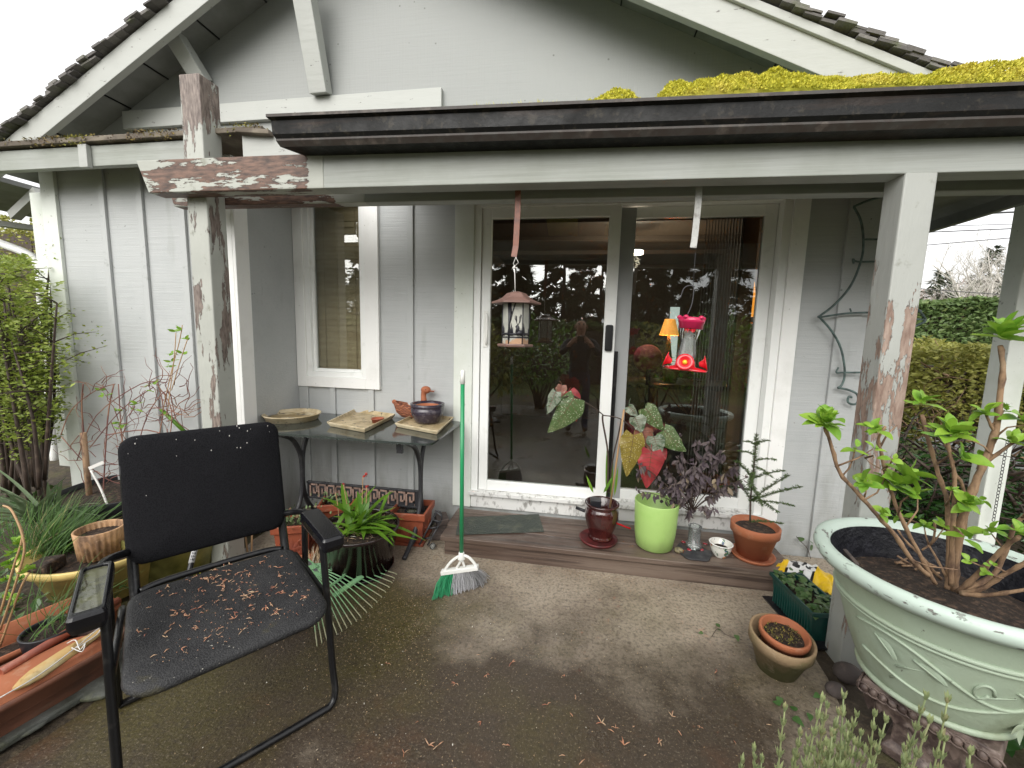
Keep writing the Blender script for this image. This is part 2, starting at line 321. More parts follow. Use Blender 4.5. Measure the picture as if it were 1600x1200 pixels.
    bark=mat('bare_brown_stem', (.30, .19, .11), .8, [dict(c=(.12, .07, .045), s=30, st=(1, 1, .4), lo=.45, hi=.62), dict(c=(.38, .28, .18), s=12, lo=.58, hi=.72, amt=.6)], bump=[dict(s=60, st=(1, 1, .3), h=.003)]),
    barkdark=mat('dark_wet_stem', (.05, .032, .024), .6, [dict(c=(.10, .07, .05), s=20, lo=.5, hi=.7)]),
    redtwig=mat('reddish_bare_twig', (.17, .07, .06), .7, [dict(c=(.30, .16, .10), s=6, lo=.48, hi=.6)]),
    hazebark=mat('haze_paled_bark', (.50, .47, .43), .9),  # distance haze is lightened into this bark colour
    treebark=mat('dark_tree_bark', (.06, .048, .04), .9, bump=[dict(s=12, st=(1, 1, .2), h=.03)]),
    cane=mat('tan_cane', (.42, .26, .13), .6),
    hydleaf=mat('fresh_lime_leaf', (.28, .46, .05), .42, [dict(c=(.15, .33, .03), k='island', lo=0, hi=1), dict(c=(.32, .44, .06), s=50, lo=.45, hi=.75, amt=.5)], transl=.3, bump=[dict(s=60, h=.002)]),
    shrubleaf=mat('yellow_green_shrub_leaf', (.32, .40, .06), .5, [dict(c=(.12, .18, .03), k='island', lo=0, hi=1), dict(c=(.38, .40, .07), k='island', lo=.75, hi=1, amt=.7)], transl=.35),
    hedgeleaf=mat('dark_hedge_leaf', (.15, .22, .07), .5, [dict(c=(.075, .13, .04), k='island', lo=0, hi=1), dict(c=(.16, .20, .06), k='island', lo=.8, hi=1)], transl=.2),
    hedgeyellow=mat('golden_shrub_leaf', (.36, .36, .08), .6, [dict(c=(.19, .20, .05), k='island', lo=0, hi=1), dict(c=(.40, .36, .10), k='island', lo=.8, hi=1)], transl=.3),
    conifer=mat('dark_conifer_needles', (.035, .055, .028), .7, [dict(c=(.07, .085, .04), k='island', lo=0, hi=1)], transl=.1),
    hazytree=mat('haze_paled_twigs', (.42, .34, .31), .9, [dict(c=(.33, .33, .30), k='island', lo=0, hi=1)]),  # brown twigs with the haze of distance painted in
    firleaf=mat('fir_needles', (.09, .145, .035), .55, [dict(c=(.05, .09, .025), k='island', lo=0, hi=1)], transl=.1),
    lilyleaf=mat('strap_leaf_green', (.17, .32, .03), .38, [dict(c=(.09, .22, .02), k='island', lo=0, hi=1)], transl=.3),
    grassblade=mat('grass_blade', (.09, .19, .03), .5, [dict(c=(.05, .11, .03), k='island', lo=0, hi=1), dict(c=(.33, .28, .12), k='island', lo=.9, hi=.95)], transl=.3),
    swordleaf=mat('grey_green_sword_leaf', (.22, .29, .17), .35, [dict(c=(.13, .19, .10), k='island', lo=0, hi=1)], transl=.15),
    ivyleaf=mat('ivy_leaf', (.05, .115, .03), .4, [dict(c=(.11, .17, .06), k='island', lo=.2, hi=1)], transl=.15),
    darkleaf=mat('glossy_dark_leaf', (.02, .065, .014), .2, [dict(c=(.04, .10, .02), k='island', lo=0, hi=1)], transl=.1),
    sageleaf=mat('dusty_purple_leaf', (.085, .062, .078), .65, [dict(c=(.15, .12, .115), k='island', lo=0, hi=1), dict(c=(.33, .26, .16), k='island', lo=.88, hi=1)], transl=.2),
    succulent=mat('succulent_leaf', (.14, .20, .075), .5, [dict(c=(.20, .28, .13), k='island', lo=0, hi=1), dict(c=(.22, .10, .07), k='island', lo=.85, hi=.95)]),
    lavleaf=mat('grey_lime_spike', (.38, .43, .20), .7, [dict(c=(.23, .29, .14), k='island', lo=0, hi=1), dict(c=(.42, .38, .20), k='island', lo=.85, hi=1)], transl=.25),
    spotleaf=mat('white_spotted_leaf', (.085, .14, .045), .4, [dict(c=(.58, .62, .46), k='voro', s=95, lo=.28, hi=.2, amt=.85), dict(c=(.19, .22, .10), s=14, lo=.5, hi=.7, amt=.6)], transl=.2),
    greyleaf=mat('silvery_leaf', (.25, .29, .22), .4, [dict(c=(.07, .12, .06), s=30, st=(1, 1, 1), lo=.48, hi=.6)], transl=.2),
    goldleaf=mat('olive_gold_spotted_leaf', (.25, .19, .035), .4, [dict(c=(.58, .54, .30), k='voro', s=95, lo=.28, hi=.2, amt=.85)], transl=.2),
    redleaf=mat('crimson_leaf_underside', (.42, .05, .055), .45, [dict(c=(.28, .035, .04), s=16, lo=.4, hi=.65)], transl=.25),
    redbrownleaf=mat('red_brown_leaf', (.27, .10, .07), .45, [dict(c=(.38, .20, .14), s=14, lo=.45, hi=.65)], transl=.2),
    veins=mat('dark_leaf_vein', (.07, .075, .03), .5, [dict(c=(.16, .06, .04), s=4, lo=.4, hi=.6)]),
    traymud=mat('muddy_tray_floor', (.52, .42, .26), .5, [dict(c=(.33, .25, .13), s=12, lo=.4, hi=.65), dict(c=(.05, .04, .03), s=34, lo=.58, hi=.66)]),
    string=mat('white_string', (.65, .63, .60), .7),
    tanwood=mat('mouldy_tan_wood', (.50, .33, .13), .7, [dict(c=(.24, .15, .05), s=22, lo=.5, hi=.65), dict(c=(.55, .45, .25), s=9, lo=.5, hi=.65)]),
    wire=mat('black_cable', (.05, .05, .055), .6),
    skin=mat('skin', (.52, .28, .20), .5), jacket=mat('dark_jacket', (.025, .027, .035), .8), jeans=mat('dark_blue_jeans', (.04, .05, .09), .8), shoe=mat('brown_shoe', (.08, .05, .035), .5), phone=mat('black_phone', (.02, .02, .02), .2),
    shade=emit_mat('lit_yellow_lamp_shade', (1.0, .42, .08), .42), downlight=emit_mat('lit_ceiling_lens', (1, .93, .8), 5), winlight=emit_mat('daylit_far_window', (.55, .62, .58), .55), cone=emit_mat('lit_orange_glass_shade', (1, .36, .05), .7),
    pinkcushion=mat('dusky_pink_fabric', (.30, .07, .09), .8),
    flowerred=mat('wilted_red_flower', (.45, .05, .04), .6),
)
MT['post_l'] = peel('peeling_post_paint', (.42, .43, .39), (1, 1, .22), [('Z', 2.40, 2.70, -.01, .13)], lo=.535, hi=.545, s=12, wood=GREYW)
MT['post_r'] = peel('peeling_grey_post_paint', (.38, .39, .365), (1, 1, .22), [('Z', .55, 1.15, -.055, .04), ('Z', 1.45, 1.85, 0, -.16)], lo=.535, hi=.545, s=14, wood=((.20, .13, .10), (.36, .27, .22)))
MT['beam_l'] = peel('peeling_beam_paint', (.40, .41, .365), (.22, 1, 1), [('X', -1.33, -1.24, .03, -.5), ('X', -2.3, -1.9, -.03, .05)], lo=.515, hi=.525, s=13, wood=BROWN)
MT['patio'] = mat('wet_stained_concrete', (.37, .31, .24), .5, [
    dict(c=(.46, .385, .285), s=2.6, lo=.45, hi=.7, amt=.8),
    dict(c=(.24, .19, .145), s=4, lo=.48, hi=.66, amt=.7),
    dict(c=(.064, .047, .032), s=1.3, lo=.40, hi=.62, d=7, bias=[('Y', 1.3, 2.3, .24, -.17), ('X', -.9, -1.4, 0, .05), ('X', .55, 1.1, 0, -.13)]),
    dict(c=(.085, .072, .018), s=1.4, lo=.48, hi=.66, amt=.7, bias=[('X', -.9, .4, .08, -.05), ('Y', 1.9, 2.3, 0, -.3)]),
    dict(c=(.11, .055, .03), s=2.4, lo=.56, hi=.7, amt=.6, bias=[('Y', 1.2, 1.9, .04, -.3)]),
    dict(c=(.03, .022, .018), s=60, lo=.46, hi=.68, amt=.62), dict(c=(.02, .015, .012), s=22, lo=.60, hi=.72, amt=.5),
    dict(c=(.38, .32, .24), k='voro', s=150, lo=.22, hi=.10, amt=.22),
    dict(c=(.34, .28, .20), s=110, lo=.58, hi=.68, d=3, amt=.45)],
    bump=[dict(s=90, h=.0035), dict(s=7, h=.006)], rlay=dict(s=2.2, lo=.4, hi=.62, to=.26))

# ------------------------------------------------------------------ mesh builder
class MB:
    def __init__(s): s.v = []; s.f = []; s.m = []; s.sm = []
    def add(s, vs, fs, mi=0, smooth=False):
        o = len(s.v); s.v += [tuple(p) for p in vs]
        for f in fs: s.f.append([i + o for i in f])
        s.m += [mi] * len(fs); s.sm += [smooth] * len(fs)
    def box(s, x0, x1, y0, y1, z0, z1, mi=0):
        vs = [(x, y, z) for x in (x0, x1) for y in (y0, y1) for z in (z0, z1)]
        s.add(vs, [(0, 1, 3, 2), (4, 6, 7, 5), (0, 4, 5, 1), (2, 3, 7, 6), (0, 2, 6, 4), (1, 5, 7, 3)], mi)
        return s
    def obox(s, c, ax, h, mi=0):
        c = V(c); a, b, d = [V(k).normalized() * hh for k, hh in zip(ax, h)]
        vs = [c + a * i + b * j + d * k for i in (-1, 1) for j in (-1, 1) for k in (-1, 1)]
        s.add(vs, [(0, 1, 3, 2), (4, 6, 7, 5), (0, 4, 5, 1), (2, 3, 7, 6), (0, 2, 6, 4), (1, 5, 7, 3)], mi)
        return s
    def bar(s, p, q, wd, th, up=(0, 0, 1), mi=0):
        p, q = V(p), V(q); d = (q - p); sd = d.cross(V(up)).normalized(); n = sd.cross(d).normalized()
        return s.obox((p + q) / 2, (d, sd, n), (d.length / 2, wd / 2, th / 2), mi)
    def prism(s, pts, off, mi=0):
        n = len(pts); off = V(off); vs = [V(p) for p in pts] + [V(p) + off for p in pts]
        s.add(vs, [list(range(n - 1, -1, -1)), list(range(n, 2 * n))] + [(i, (i + 1) % n, n + (i + 1) % n, n + i) for i in range(n)], mi)
        return s
    def tube(s, path, r, n=6, mi=0, closed=False, flat=1.0):
        P = [V(p) for p in path]; k = len(P)
        R_ = list(r) if hasattr(r, '__len__') else [r] * k
        T = []
        for i in range(k):
            a = P[(i - 1) % k] if closed else P[max(i - 1, 0)]; b = P[(i + 1) % k] if closed else P[min(i + 1, k - 1)]
            T.append((b - a).normalized() if (b - a).length > 1e-9 else V((0, 0, 1)))
        ref = V((0, 0, 1)) if abs(T[0].z) < .9 else V((1, 0, 0))
        N = (ref - T[0] * ref.dot(T[0])).normalized(); vs = []
        for i in range(k):
            N = (N - T[i] * N.dot(T[i])).normalized(); B = T[i].cross(N)
            for j in range(n):
                a = 2 * pi * j / n; vs.append(P[i] + N * (cos(a) * R_[i]) + B * (sin(a) * R_[i] * flat))
        fs = []
        for i in range(k if closed else k - 1):
            i2 = (i + 1) % k
            for j in range(n): fs.append((i * n + j, i * n + (j + 1) % n, i2 * n + (j + 1) % n, i2 * n + j))
        s.add(vs, fs, mi, True)
        if not closed and n > 3:
            o = len(s.v) - len(vs)
            s.f.append([o + j for j in range(n - 1, -1, -1)]); s.f.append([o + (k - 1) * n + j for j in range(n)])
            s.m += [mi, mi]; s.sm += [False, False]
        return s
    def lathe(s, prof, c, n=36, mi=0, ex=1.0, ey=1.0, tilt=None, ripple=None, cap=False):
        c = V(c); vs = []
        for (r, z) in prof:
            for j in range(n):
                a = 2 * pi * j / n; rr = r * (1 + (ripple(a, z) if ripple else 0))
                p = V((cos(a) * rr * ex, sin(a) * rr * ey, z))
                if tilt is not None: p = tilt @ p
                vs.append(c + p)
        fs = [(i * n + j, i * n + (j + 1) % n, (i + 1) * n + (j + 1) % n, (i + 1) * n + j) for i in range(len(prof) - 1) for j in range(n)]
        s.add(vs, fs, mi, True)
        if cap:
            o = len(s.v) - len(vs); s.f.append([o + (len(prof) - 1) * n + j for j in range(n)]); s.m.append(mi); s.sm.append(False)
        return s
    def ball(s, c, r, n=8, sq=(1, 1, 1), mi=0):
        c = V(c); k = max(4, n // 2 + 1); vs = []; fs = []
        for i in range(k + 1):
            t = pi * i / k
            for j in range(n):
                a = 2 * pi * j / n
                vs.append(c + V((sin(t) * cos(a) * r * sq[0], sin(t) * sin(a) * r * sq[1], cos(t) * r * sq[2])))
        for i in range(k):
            for j in range(n): fs.append((i * n + j, (i + 1) * n + j, (i + 1) * n + (j + 1) % n, i * n + (j + 1) % n))
        s.add(vs, fs, mi, True); return s
    def leaf(s, p, d, up, L, W, k=4, bend=.2, fold=.15, prof=None, mi=0, wave=0):
        p, d, up = V(p), V(d).normalized(), V(up)
        sd = d.cross(up)
        if sd.length < 1e-4: sd = d.cross(V((1, .3, .2)))
        sd.normalize(); n = sd.cross(d).normalized(); vs = []; fs = []
        prof = prof or (lambda t: sin(pi * min(1, max(0, t)) ** .8) ** .8 if 0 < t < 1 else 0.03)
        for i in range(k + 1):
            t = i / k; c = p + d * (L * t * (1 - .15 * bend * t)) - n * (bend * L * t * t); hw = W / 2 * prof(t)
            wv = n * (wave * W * sin(t * 14))
            vs += [c - sd * hw + n * (fold * hw) + wv, c, c + sd * hw + n * (fold * hw) - wv]
        for i in range(k):
            o = i * 3; fs += [(o, o + 1, o + 4, o + 3), (o + 1, o + 2, o + 5, o + 4)]
        s.add(vs, fs, mi, True); return s
    def card(s, p, d, up, L, W, mi=0):
        """small leaf of two triangles-ish: a folded rhombus"""
        p, d = V(p), V(d).normalized(); sd = d.cross(V(up))
        if sd.length < 1e-4: sd = d.cross(V((1, .3, .2)))
        sd.normalize(); n = sd.cross(d)
        a = p + d * L * .45
        s.add([p, a + sd * W / 2 + n * W * .15, p + d * L, a - sd * W / 2 + n * W * .15], [(0, 1, 2), (0, 2, 3)], mi); return s
    def build(s, name, m, parent=None, bev=0, subsurf=0, kind=None, label=None):
        ms = m if isinstance(m, (list, tuple)) else [m]
        loc = V(parent.location) if parent is not None else V((0, 0, 0))
        q = parent
        while q is not None and q.parent is not None:
            q = q.parent; loc = loc + V(q.location)
        me = bpy.data.meshes.new(name)
        me.from_pydata([(x - loc.x, y - loc.y, z - loc.z) for x, y, z in s.v], [], s.f)
        for mm in ms: me.materials.append(MT[mm] if isinstance(mm, str) else mm)
        me.polygons.foreach_set('material_index', s.m); me.polygons.foreach_set('use_smooth', s.sm)
        me.update()
        if bev:
            bm = bmesh.new(); bm.from_mesh(me); bmesh.ops.recalc_face_normals(bm, faces=bm.faces); bm.to_mesh(me); bm.free()
        o = bpy.data.objects.new(name, me); C.objects.link(o)
        if parent is not None: o.parent = parent
        if bev:
            b = o.modifiers.new('bevel', 'BEVEL'); b.width = bev; b.segments = 2; b.limit_method = 'ANGLE'; b.angle_limit = rad(40)
        if subsurf:
            b = o.modifiers.new('subsurf', 'SUBSURF'); b.levels = b.render_levels = subsurf
        if kind: o['kind'] = kind
        if label: o['label'] = label
        return o

def thing(name, label, cat, loc=(0, 0, 0), group=None):
    o = bpy.data.objects.new(name, None); C.objects.link(o); o.location = loc; o.empty_display_size = .05
    o['label'] = label; o['category'] = cat
    if group: o['group'] = group
    return o
def tag(o, label, cat, group=None, kind=None):
    o['label'] = label; o['category'] = cat
    if group: o['group'] = group
    if kind: o['kind'] = kind
    return o
def rehome(o):
    """give a single-mesh thing an origin at its base"""
    me = o.data; xs = [v.co.copy() for v in me.vertices]
    c = V(((min(p.x for p in xs) + max(p.x for p in xs)) / 2, (min(p.y for p in xs) + max(p.y for p in xs)) / 2, min(p.z for p in xs)))
    me.transform(Matrix.Translation(-c)); o.location = c; return o
def rdir(zlo=-1, zhi=1):
    z = U(zlo, zhi); a = U(0, 2 * pi); r = math.sqrt(max(0, 1 - z * z)); return V((cos(a) * r, sin(a) * r, z))
def bez(p, q, r_, n=8):
    p, q, r_ = V(p), V(q), V(r_); return [p * (1 - t) ** 2 + q * (2 * t * (1 - t)) + r_ * t * t for t in [i / n for i in range(n + 1)]]
def smooth(pts, sub=4):
    P = [V(p) for p in pts]; out = []
    for i in range(len(P) - 1):
        a = P[max(i - 1, 0)]; b = P[i]; c = P[i + 1]; d = P[min(i + 2, len(P) - 1)]
        for k in range(sub):
            t = k / sub; out.append(.5 * ((2 * b) + (c - a) * t + (2 * a - 5 * b + 4 * c - d) * t * t + (-a + 3 * b - 3 * c + d) * t ** 3))
    return out + [P[-1]]

# ================================================================== SETTING: ground
W = 2.83          # y of the recessed house wall
b = MB(); b.box(-60, 60, -40, 90, -.4, -.03); b.build('ground', 'lawn', kind='structure')
b = MB()
b.add([(-6, -4, -.012), (6, -4, -.012), (6, 6, -.012), (-6, 6, -.012)], [(0, 1, 2, 3)]); b.build('garden_soil', 'ground', kind='structure')
b = MB()           # concrete patio with an uneven, crumbling edge
edge = [(-1.62, -2.5), (-1.66, .3), (-1.80, .75), (-1.74, 1.05), (-1.83, 1.4), (-1.80, 1.75), (-2.0, 1.9), (-2.12, 2.26), (-2.12, W - .02), (1.9, W - .02), (1.75, 2.2), (1.16, 2.1), (1.13, 1.75), (1.06, 1.45), (1.12, 1.1), (1.0, .6), (1.1, -2.5)]
b.prism([(x, y, -.09) for x, y in edge], (0, 0, .09)); b.build('patio', 'patio', kind='structure')
b = MB(); b.box(5.2, 60, 5.6, 7.4, -.2, -.008); b.build('road', 'asphalt', kind='structure')

# ================================================================== HOUSE
house = thing('house', 'grey board and batten house with white trim and low gable behind the patio', 'house', (0, W, 0))
def zl(x): return 4.97 + .52 * x      # soffit plane, left slope
def zr(x): return 3.60 - .48 * x      # right slope
XA = (3.60 - 4.97) / 1.0; ZA = zl(XA)
XB = -2.157       # inner corner of the bump-out
YB = 2.28         # face of the bump-out
BX0 = gy(101.7, 400, YB).x
wb = MB()
DX0, DX1, DZ0, DZ1 = -.74, 1.29, .14, 2.36         # door opening
WX0, WX1, WZ0, WZ1 = -2.075, -1.575, 1.075, 2.42   # window opening
XR = 2.05
ZT = 2.55
for (x0, x1, z0, z1) in [(XB, WX0, -.02, ZT), (WX0, WX1, -.02, WZ0), (WX0, WX1, WZ1, ZT), (WX1, DX0, -.02, ZT), (DX0, DX1, -.02, DZ0), (DX0, DX1, DZ1, ZT), (DX1, XR, -.02, ZT)]:
    wb.box(x0, x1, W, W + .12, z0, z1)
wb.build('wall', 'wall', house)
b = MB(); b.prism([(-4.25, W, ZT), (XR, W, ZT), (XR, W, zr(XR)), (XA, W, ZA), (-4.25, W, zl(-4.25))], (0, .12, 0)); b.build('gable_wall', 'wall_v', house)
b = MB(); b.box(XR - .1, XR, W + .12, 8, -.02, 2.5); b.build('side_wall', 'wall', house)
# bump-out walls
b = MB(); b.box(BX0 - .02, XB - .0, YB, YB + .08, .12, 2.62); b.build('wall', 'wall', house)
b = MB(); b.box(XB - .08, XB, YB + .081, W - .001, -.02, 2.6); b.build('return_wall', 'wall', house)
b = MB(); b.box(-4.25, BX0 - .02, W, W + .08, -.02, 2.54); b.build('wall', 'wall', house)
b = MB(); b.box(BX0 - .02, BX0 + .06, YB + .081, W - .001, .1, 2.6); b.build('return_wall', 'wall', house)
# corner boards
xcb = gy(348, 500, YB - .02).x
b = MB(); b.box(xcb, XB + .0, YB - .022, YB - .001, .05, 2.52); b.box(XB + .001, XB + .022, YB - .022, YB + .085, .05, 2.5); b.build('corner_board', 'white', house, bev=.002)
x0 = gy(74, 400, YB - .02).x
b = MB(); b.box(x0, BX0, YB - .022, YB - .001, .02, 2.50); b.build('corner_board', 'white_old', house, bev=.002)
b = MB(); b.box(gy(57, 400, W - .02).x, gy(84, 400, W - .02).x, W - .022, W - .001, .15, 2.52); b.build('corner_board', 'white_old', house, bev=.002)
# battens
def batten(px, py, y, z0, z1, wd=.045):
    x = gy(px, py, y - .018).x
    MB().box(x - wd, x, y - .018, y - .001, z0, z1).build('batten', 'batten', house, bev=.002)
for px in (170, 228, 292): batten(px, 400, YB, .12, 2.5)
for px in (482, 524, 584): batten(px, 640, W, .05, 1.0)
batten(645, 400, W, .05, 2.5)
b = MB(); xq = gy(1328, 303, W).x; b.box(xq, xq + .14, W - .02, W - .001, .0, 2.5); b.build('corner_board', 'wall', house, bev=.002)
b = MB(); b.box(XB + .002, XB + .04, W - .018, W - .001, .05, .99); b.build('batten', 'batten', house, bev=.002)

# window
win = thing('window', '', 'x', (-1.83, W, 1.1)); del win['label']; del win['category']; win.parent = house; win.location = (-1.83, 0, 1.1)
ex = gy(590, 400, W - .03).x; ez = gy(530, 606, W - .03).z; e0 = XB + .003
b = MB()
for (x0, x1, z0, z1) in [(e0, WX0 + .0, ez, 2.52), (WX1 - .0, ex, ez, 2.52), (WX0 + .0005, WX1 - .0005, ez, WZ0 + .0), (WX0 + .0005, WX1 - .0005, WZ1, 2.52)]: b.box(x0, x1, W - .03, W - .001, z0, z1)
b.build('frame', 'white', win, bev=.002)
b = MB(); f = .038
for (x0, x1, z0, z1) in [(WX0, WX0 + f, WZ0, WZ1), (WX1 - f, WX1, WZ0, WZ1), (WX0 + f, WX1 - f, WZ0, WZ0 + f), (WX0 + f, WX1 - f, WZ1 - f, WZ1)]: b.box(x0, x1, W - .012, W + .05, z0, z1)
f2 = .062
for (x0, x1, z0, z1) in [(WX0 + f, WX0 + f2, WZ0 + f, WZ1 - f), (WX1 - f2, WX1 - f, WZ0 + f, WZ1 - f), (WX0 + f2, WX1 - f2, WZ0 + f, WZ0 + f2)]: b.box(x0, x1, W + .012, W + .045, z0, z1)
b.build('sash', 'vinyl', win, bev=.003)
b = MB(); b.box(WX0 + f, WX1 - f, W + .03, W + .034, WZ0 + f, WZ1 - f); b.build('pane', 'winpane', win)
b = MB(); z = WZ0 + .06
while z < WZ1 - .03:
    b.obox(((WX0 + WX1) / 2, W + .066, z), ((1, 0, 0), (0, .16, .987), (0, -.987, .16)), ((WX1 - WX0) / 2 - .003, .027, .0015)); z += .046
for x in (WX0 + .12, WX1 - .12): b.tube([(x, W + .055, WZ0 + .05), (x, W + .055, WZ1 - .02)], .002, 4)
b.build('blind', 'blind', win)
MB().box(WX0 - .3, WX1 + .3, W + .35, W + .4, .8, 2.5).build('room_back', 'room', win)

# sliding door
door = bpy.data.objects.new('sliding_door', None); C.objects.link(door); door.parent = house; door.location = (.25, 0, .1)
tx0 = gy(709.5, 500, W - .03).x; tx1 = gy(1248, 500, W - .03).x
b = MB(); b.box(tx0, DX0 + .0, W - .032, W - .001, .132, 2.5); b.build('casing', 'white_old', door, bev=.003)
b = MB(); b.box(DX1, tx1, W - .032, W - .001, .132, 2.5); b.build('casing', 'white', door, bev=.003)
b = MB(); b.box(DX0 + .001, DX1 - .001, W - .032, W - .001, DZ1 + .001, 2.5); b.build('casing', 'white', door, bev=.003)
b = MB(); b.box(tx0 + .14, tx1 - .10, W - .02, W - .0005, .131, .235); b.build('apron', 'vinyl_dirty', door, bev=.003)
FZ0 = .236
b = MB()
for (x0, x1, z0, z1) in [(DX0, DX0 + .05, FZ0, DZ1), (DX1 - .05, DX1, FZ0, DZ1), (DX0 + .05, DX1 - .05, DZ1 - .05, DZ1)]: b.box(x0, x1, W - .018, W + .11, z0, z1)
b.build('frame', 'vinyl', door, bev=.003)
b = MB(); b.box(DX0 - .01, DX1 + .01, W - .055, W + .11, FZ0, FZ0 + .028); b.box(DX0 + .05, DX1 - .05, W + .012, W + .02, FZ0 + .028, FZ0 + .045); b.build('sill_track', 'vinyl_dirty', door, bev=.002)
mx0 = gy(944, 500, W + .01).x; mx1 = gy(962, 500, W + .01).x
def panel(x0, x1, y, sl, sr, m, ml, name):
    p = bpy.data.objects.new(name, None); C.objects.link(p); p.parent = door; p.location = (0, 0, 0)
    b = MB(); z0, z1 = FZ0 + .03, DZ1 - .052; bt, tp = .075, .07
    b.box(x0, x0 + sl, y, y + .04, z0, z1, 1); b.box(x1 - sr, x1, y, y + .04, z0, z1); b.box(x0 + sl, x1 - sr, y, y + .04, z0, z0 + bt); b.box(x0 + sl, x1 - sr, y, y + .04, z1 - tp, z1)
    b.build('rail', [m, ml], p, bev=.003)
    MB().box(x0 + sl, x1 - sr, y + .018, y + .023, z0 + bt, z1 - tp).build('pane', 'pane', p)
    return p
pl = panel(DX0 + .055, mx1, W - .005, .065, mx1 - mx0, 'vinyl', 'vinyl', 'door_panel')
pr = panel(mx1 - .03, DX1 - .052, W + .05, gy(985, 500, W + .05).x - mx1 + .03, .075, 'vinyl', 'vinyl_shaded', 'door_panel')
b = MB(); hx = DX0 + .095; b.tube(smooth([(hx, W - .005, 1.58), (hx + .008, W - .035, 1.55), (hx + .012, W - .04, 1.47), (hx + .008, W - .035, 1.39), (hx, W - .005, 1.36)]), .009, 8); b.box(hx - .02, hx + .012, W - .011, W - .0052, 1.34, 1.60); b.build('handle', 'plasticwhite', door, bev=.003)
b = MB(); hx = gy(950, 555, W - .02).x; b.box(hx - .026, hx + .026, W - .035, W - .0055, 1.34, 1.52); b.build('latch', 'black', door, bev=.012)
b = MB(); b.box(mx1 + .003, mx1 + .03, W + .018, W + .045, FZ0 + .03, 1.34); b.build('security_bar', 'black', door, bev=.003)
# the room behind the glass is part of the house
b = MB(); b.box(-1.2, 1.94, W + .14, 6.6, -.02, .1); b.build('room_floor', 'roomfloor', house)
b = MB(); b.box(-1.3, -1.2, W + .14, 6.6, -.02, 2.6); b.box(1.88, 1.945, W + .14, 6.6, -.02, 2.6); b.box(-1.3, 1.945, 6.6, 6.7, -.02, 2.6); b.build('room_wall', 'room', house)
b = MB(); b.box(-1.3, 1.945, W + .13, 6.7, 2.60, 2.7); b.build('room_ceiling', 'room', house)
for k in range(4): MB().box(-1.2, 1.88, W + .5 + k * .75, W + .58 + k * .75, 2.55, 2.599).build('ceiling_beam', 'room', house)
p = gy(992, 397, 4.4); b = MB(); b.lathe([(.001, 0), (.085, 0), (.085, .03), (.001, .03)], (p.x, p.y, min(p.z, 2.52) ), 20); b.build('ceiling_light', 'downlight', house)
ld = bpy.data.lights.new('ceiling_bulb', 'POINT'); ld.energy = 14; ld.color = (1, .82, .6); ld.shadow_soft_size = .06; lo = bpy.data.objects.new('ceiling_bulb', ld); C.objects.link(lo); lo.location = (p.x, p.y, min(p.z, 2.52) - .08)
b = MB(); q0, q1 = gy(1042, 560, 6.58), gy(1062, 480, 6.58); b.box(q0.x, q1.x, 6.56, 6.59, q0.z - .2, q1.z); b.build('far_window', 'winlight', house)
b = MB(); q0, q1 = gy(1150, 500, W + .16), gy(1172, 500, W + .16); b.box(q0.x, q1.x, W + .15, W + .2, .1, 2.59); b.build('jamb', 'jambwood', house)

# gable trim, roof, bargeboards, soffits, braces
b = MB(); q = gy(690, 160, W - .03); b.box(gy(192, 185, W - .03).x, q.x, W - .035, W - .001, 2.965, 3.095); b.build('frieze_board', 'barge', house, bev=.003)
YG = 2.52; BH = .135
def slope_strip(name, m, f, x0, x1, y0, y1, zlo, zhi, bev=.003):
    b = MB(); b.prism([(x0, y0, f(x0) + zlo), (x1, y0, f(x1) + zlo), (x1, y0, f(x1) + zhi), (x0, y0, f(x0) + zhi)], (0, y1 - y0, 0)); return b.build(name, m, house, bev=bev)
XL, XRR = -4.55, 2.62
slope_strip('bargeboard', 'barge', zl, XL, XA - .001, YG, YG + .045, -.115, .055)
slope_strip('bargeboard', 'barge', zr, XA + .001, XRR, YG, YG + .045, -.165, .055)
slope_strip('bargeboard', 'barge', zr, XA + .02, XRR, YG - .02, YG - .001, .0, .05)
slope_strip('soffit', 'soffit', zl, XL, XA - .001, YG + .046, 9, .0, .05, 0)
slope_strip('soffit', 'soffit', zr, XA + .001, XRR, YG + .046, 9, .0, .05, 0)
for k in range(16):       # soffit board joints
    x = -4.4 + k * .42 + U(-.05, .05); f = zl if x < XA else zr
    MB().box(x, x + .008, YG + .05, W - .002, f(x) - .006, f(x) + .004).build('soffit_joint', 'black', house)
rb = MB()
for side, f, sl, xa, xb in ((0, zl, .52, XL - .03, XA), (1, zr, -.48, XA, XRR + .03)):
    n = 60
    for k in range(n):
        x = xa + (xb - xa) * k / n; wdt = (xb - xa) / n * 1.25
        z = f(x + wdt / 2); d = V((1, 0, sl)).normalized(); nn = V((-sl, 0, 1)).normalized()
        for row in range(2):
            t = U(.005, .010); yy = YG - U(.03, .065) + row * .01
            c = V((x + wdt / 2 + U(-.02, .02), yy + 3.2, z + .066 + row * .02)) + nn * (t + U(-.004, .006)); tl = -.10 * (1 if side == 0 else -1) + U(-.03, .03)
            d2 = (d + nn * tl).normalized(); rb.obox(c, (d2, (0, 1, 0), d2.cross(V((0, 1, 0)))), (wdt / 2 / d.x * .98, 3.2, t))
rb.build('roof', 'shingle', house)
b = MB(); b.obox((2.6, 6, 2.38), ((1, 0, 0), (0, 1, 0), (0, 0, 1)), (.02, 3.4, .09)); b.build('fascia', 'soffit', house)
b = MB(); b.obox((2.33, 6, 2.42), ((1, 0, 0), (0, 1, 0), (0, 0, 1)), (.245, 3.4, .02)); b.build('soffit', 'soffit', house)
def brace(pt, pb, wd):
    MB().bar(pt, pb, wd, .085, up=(0, 1, 0)).build('roof_brace', 'barge', house, bev=.004)
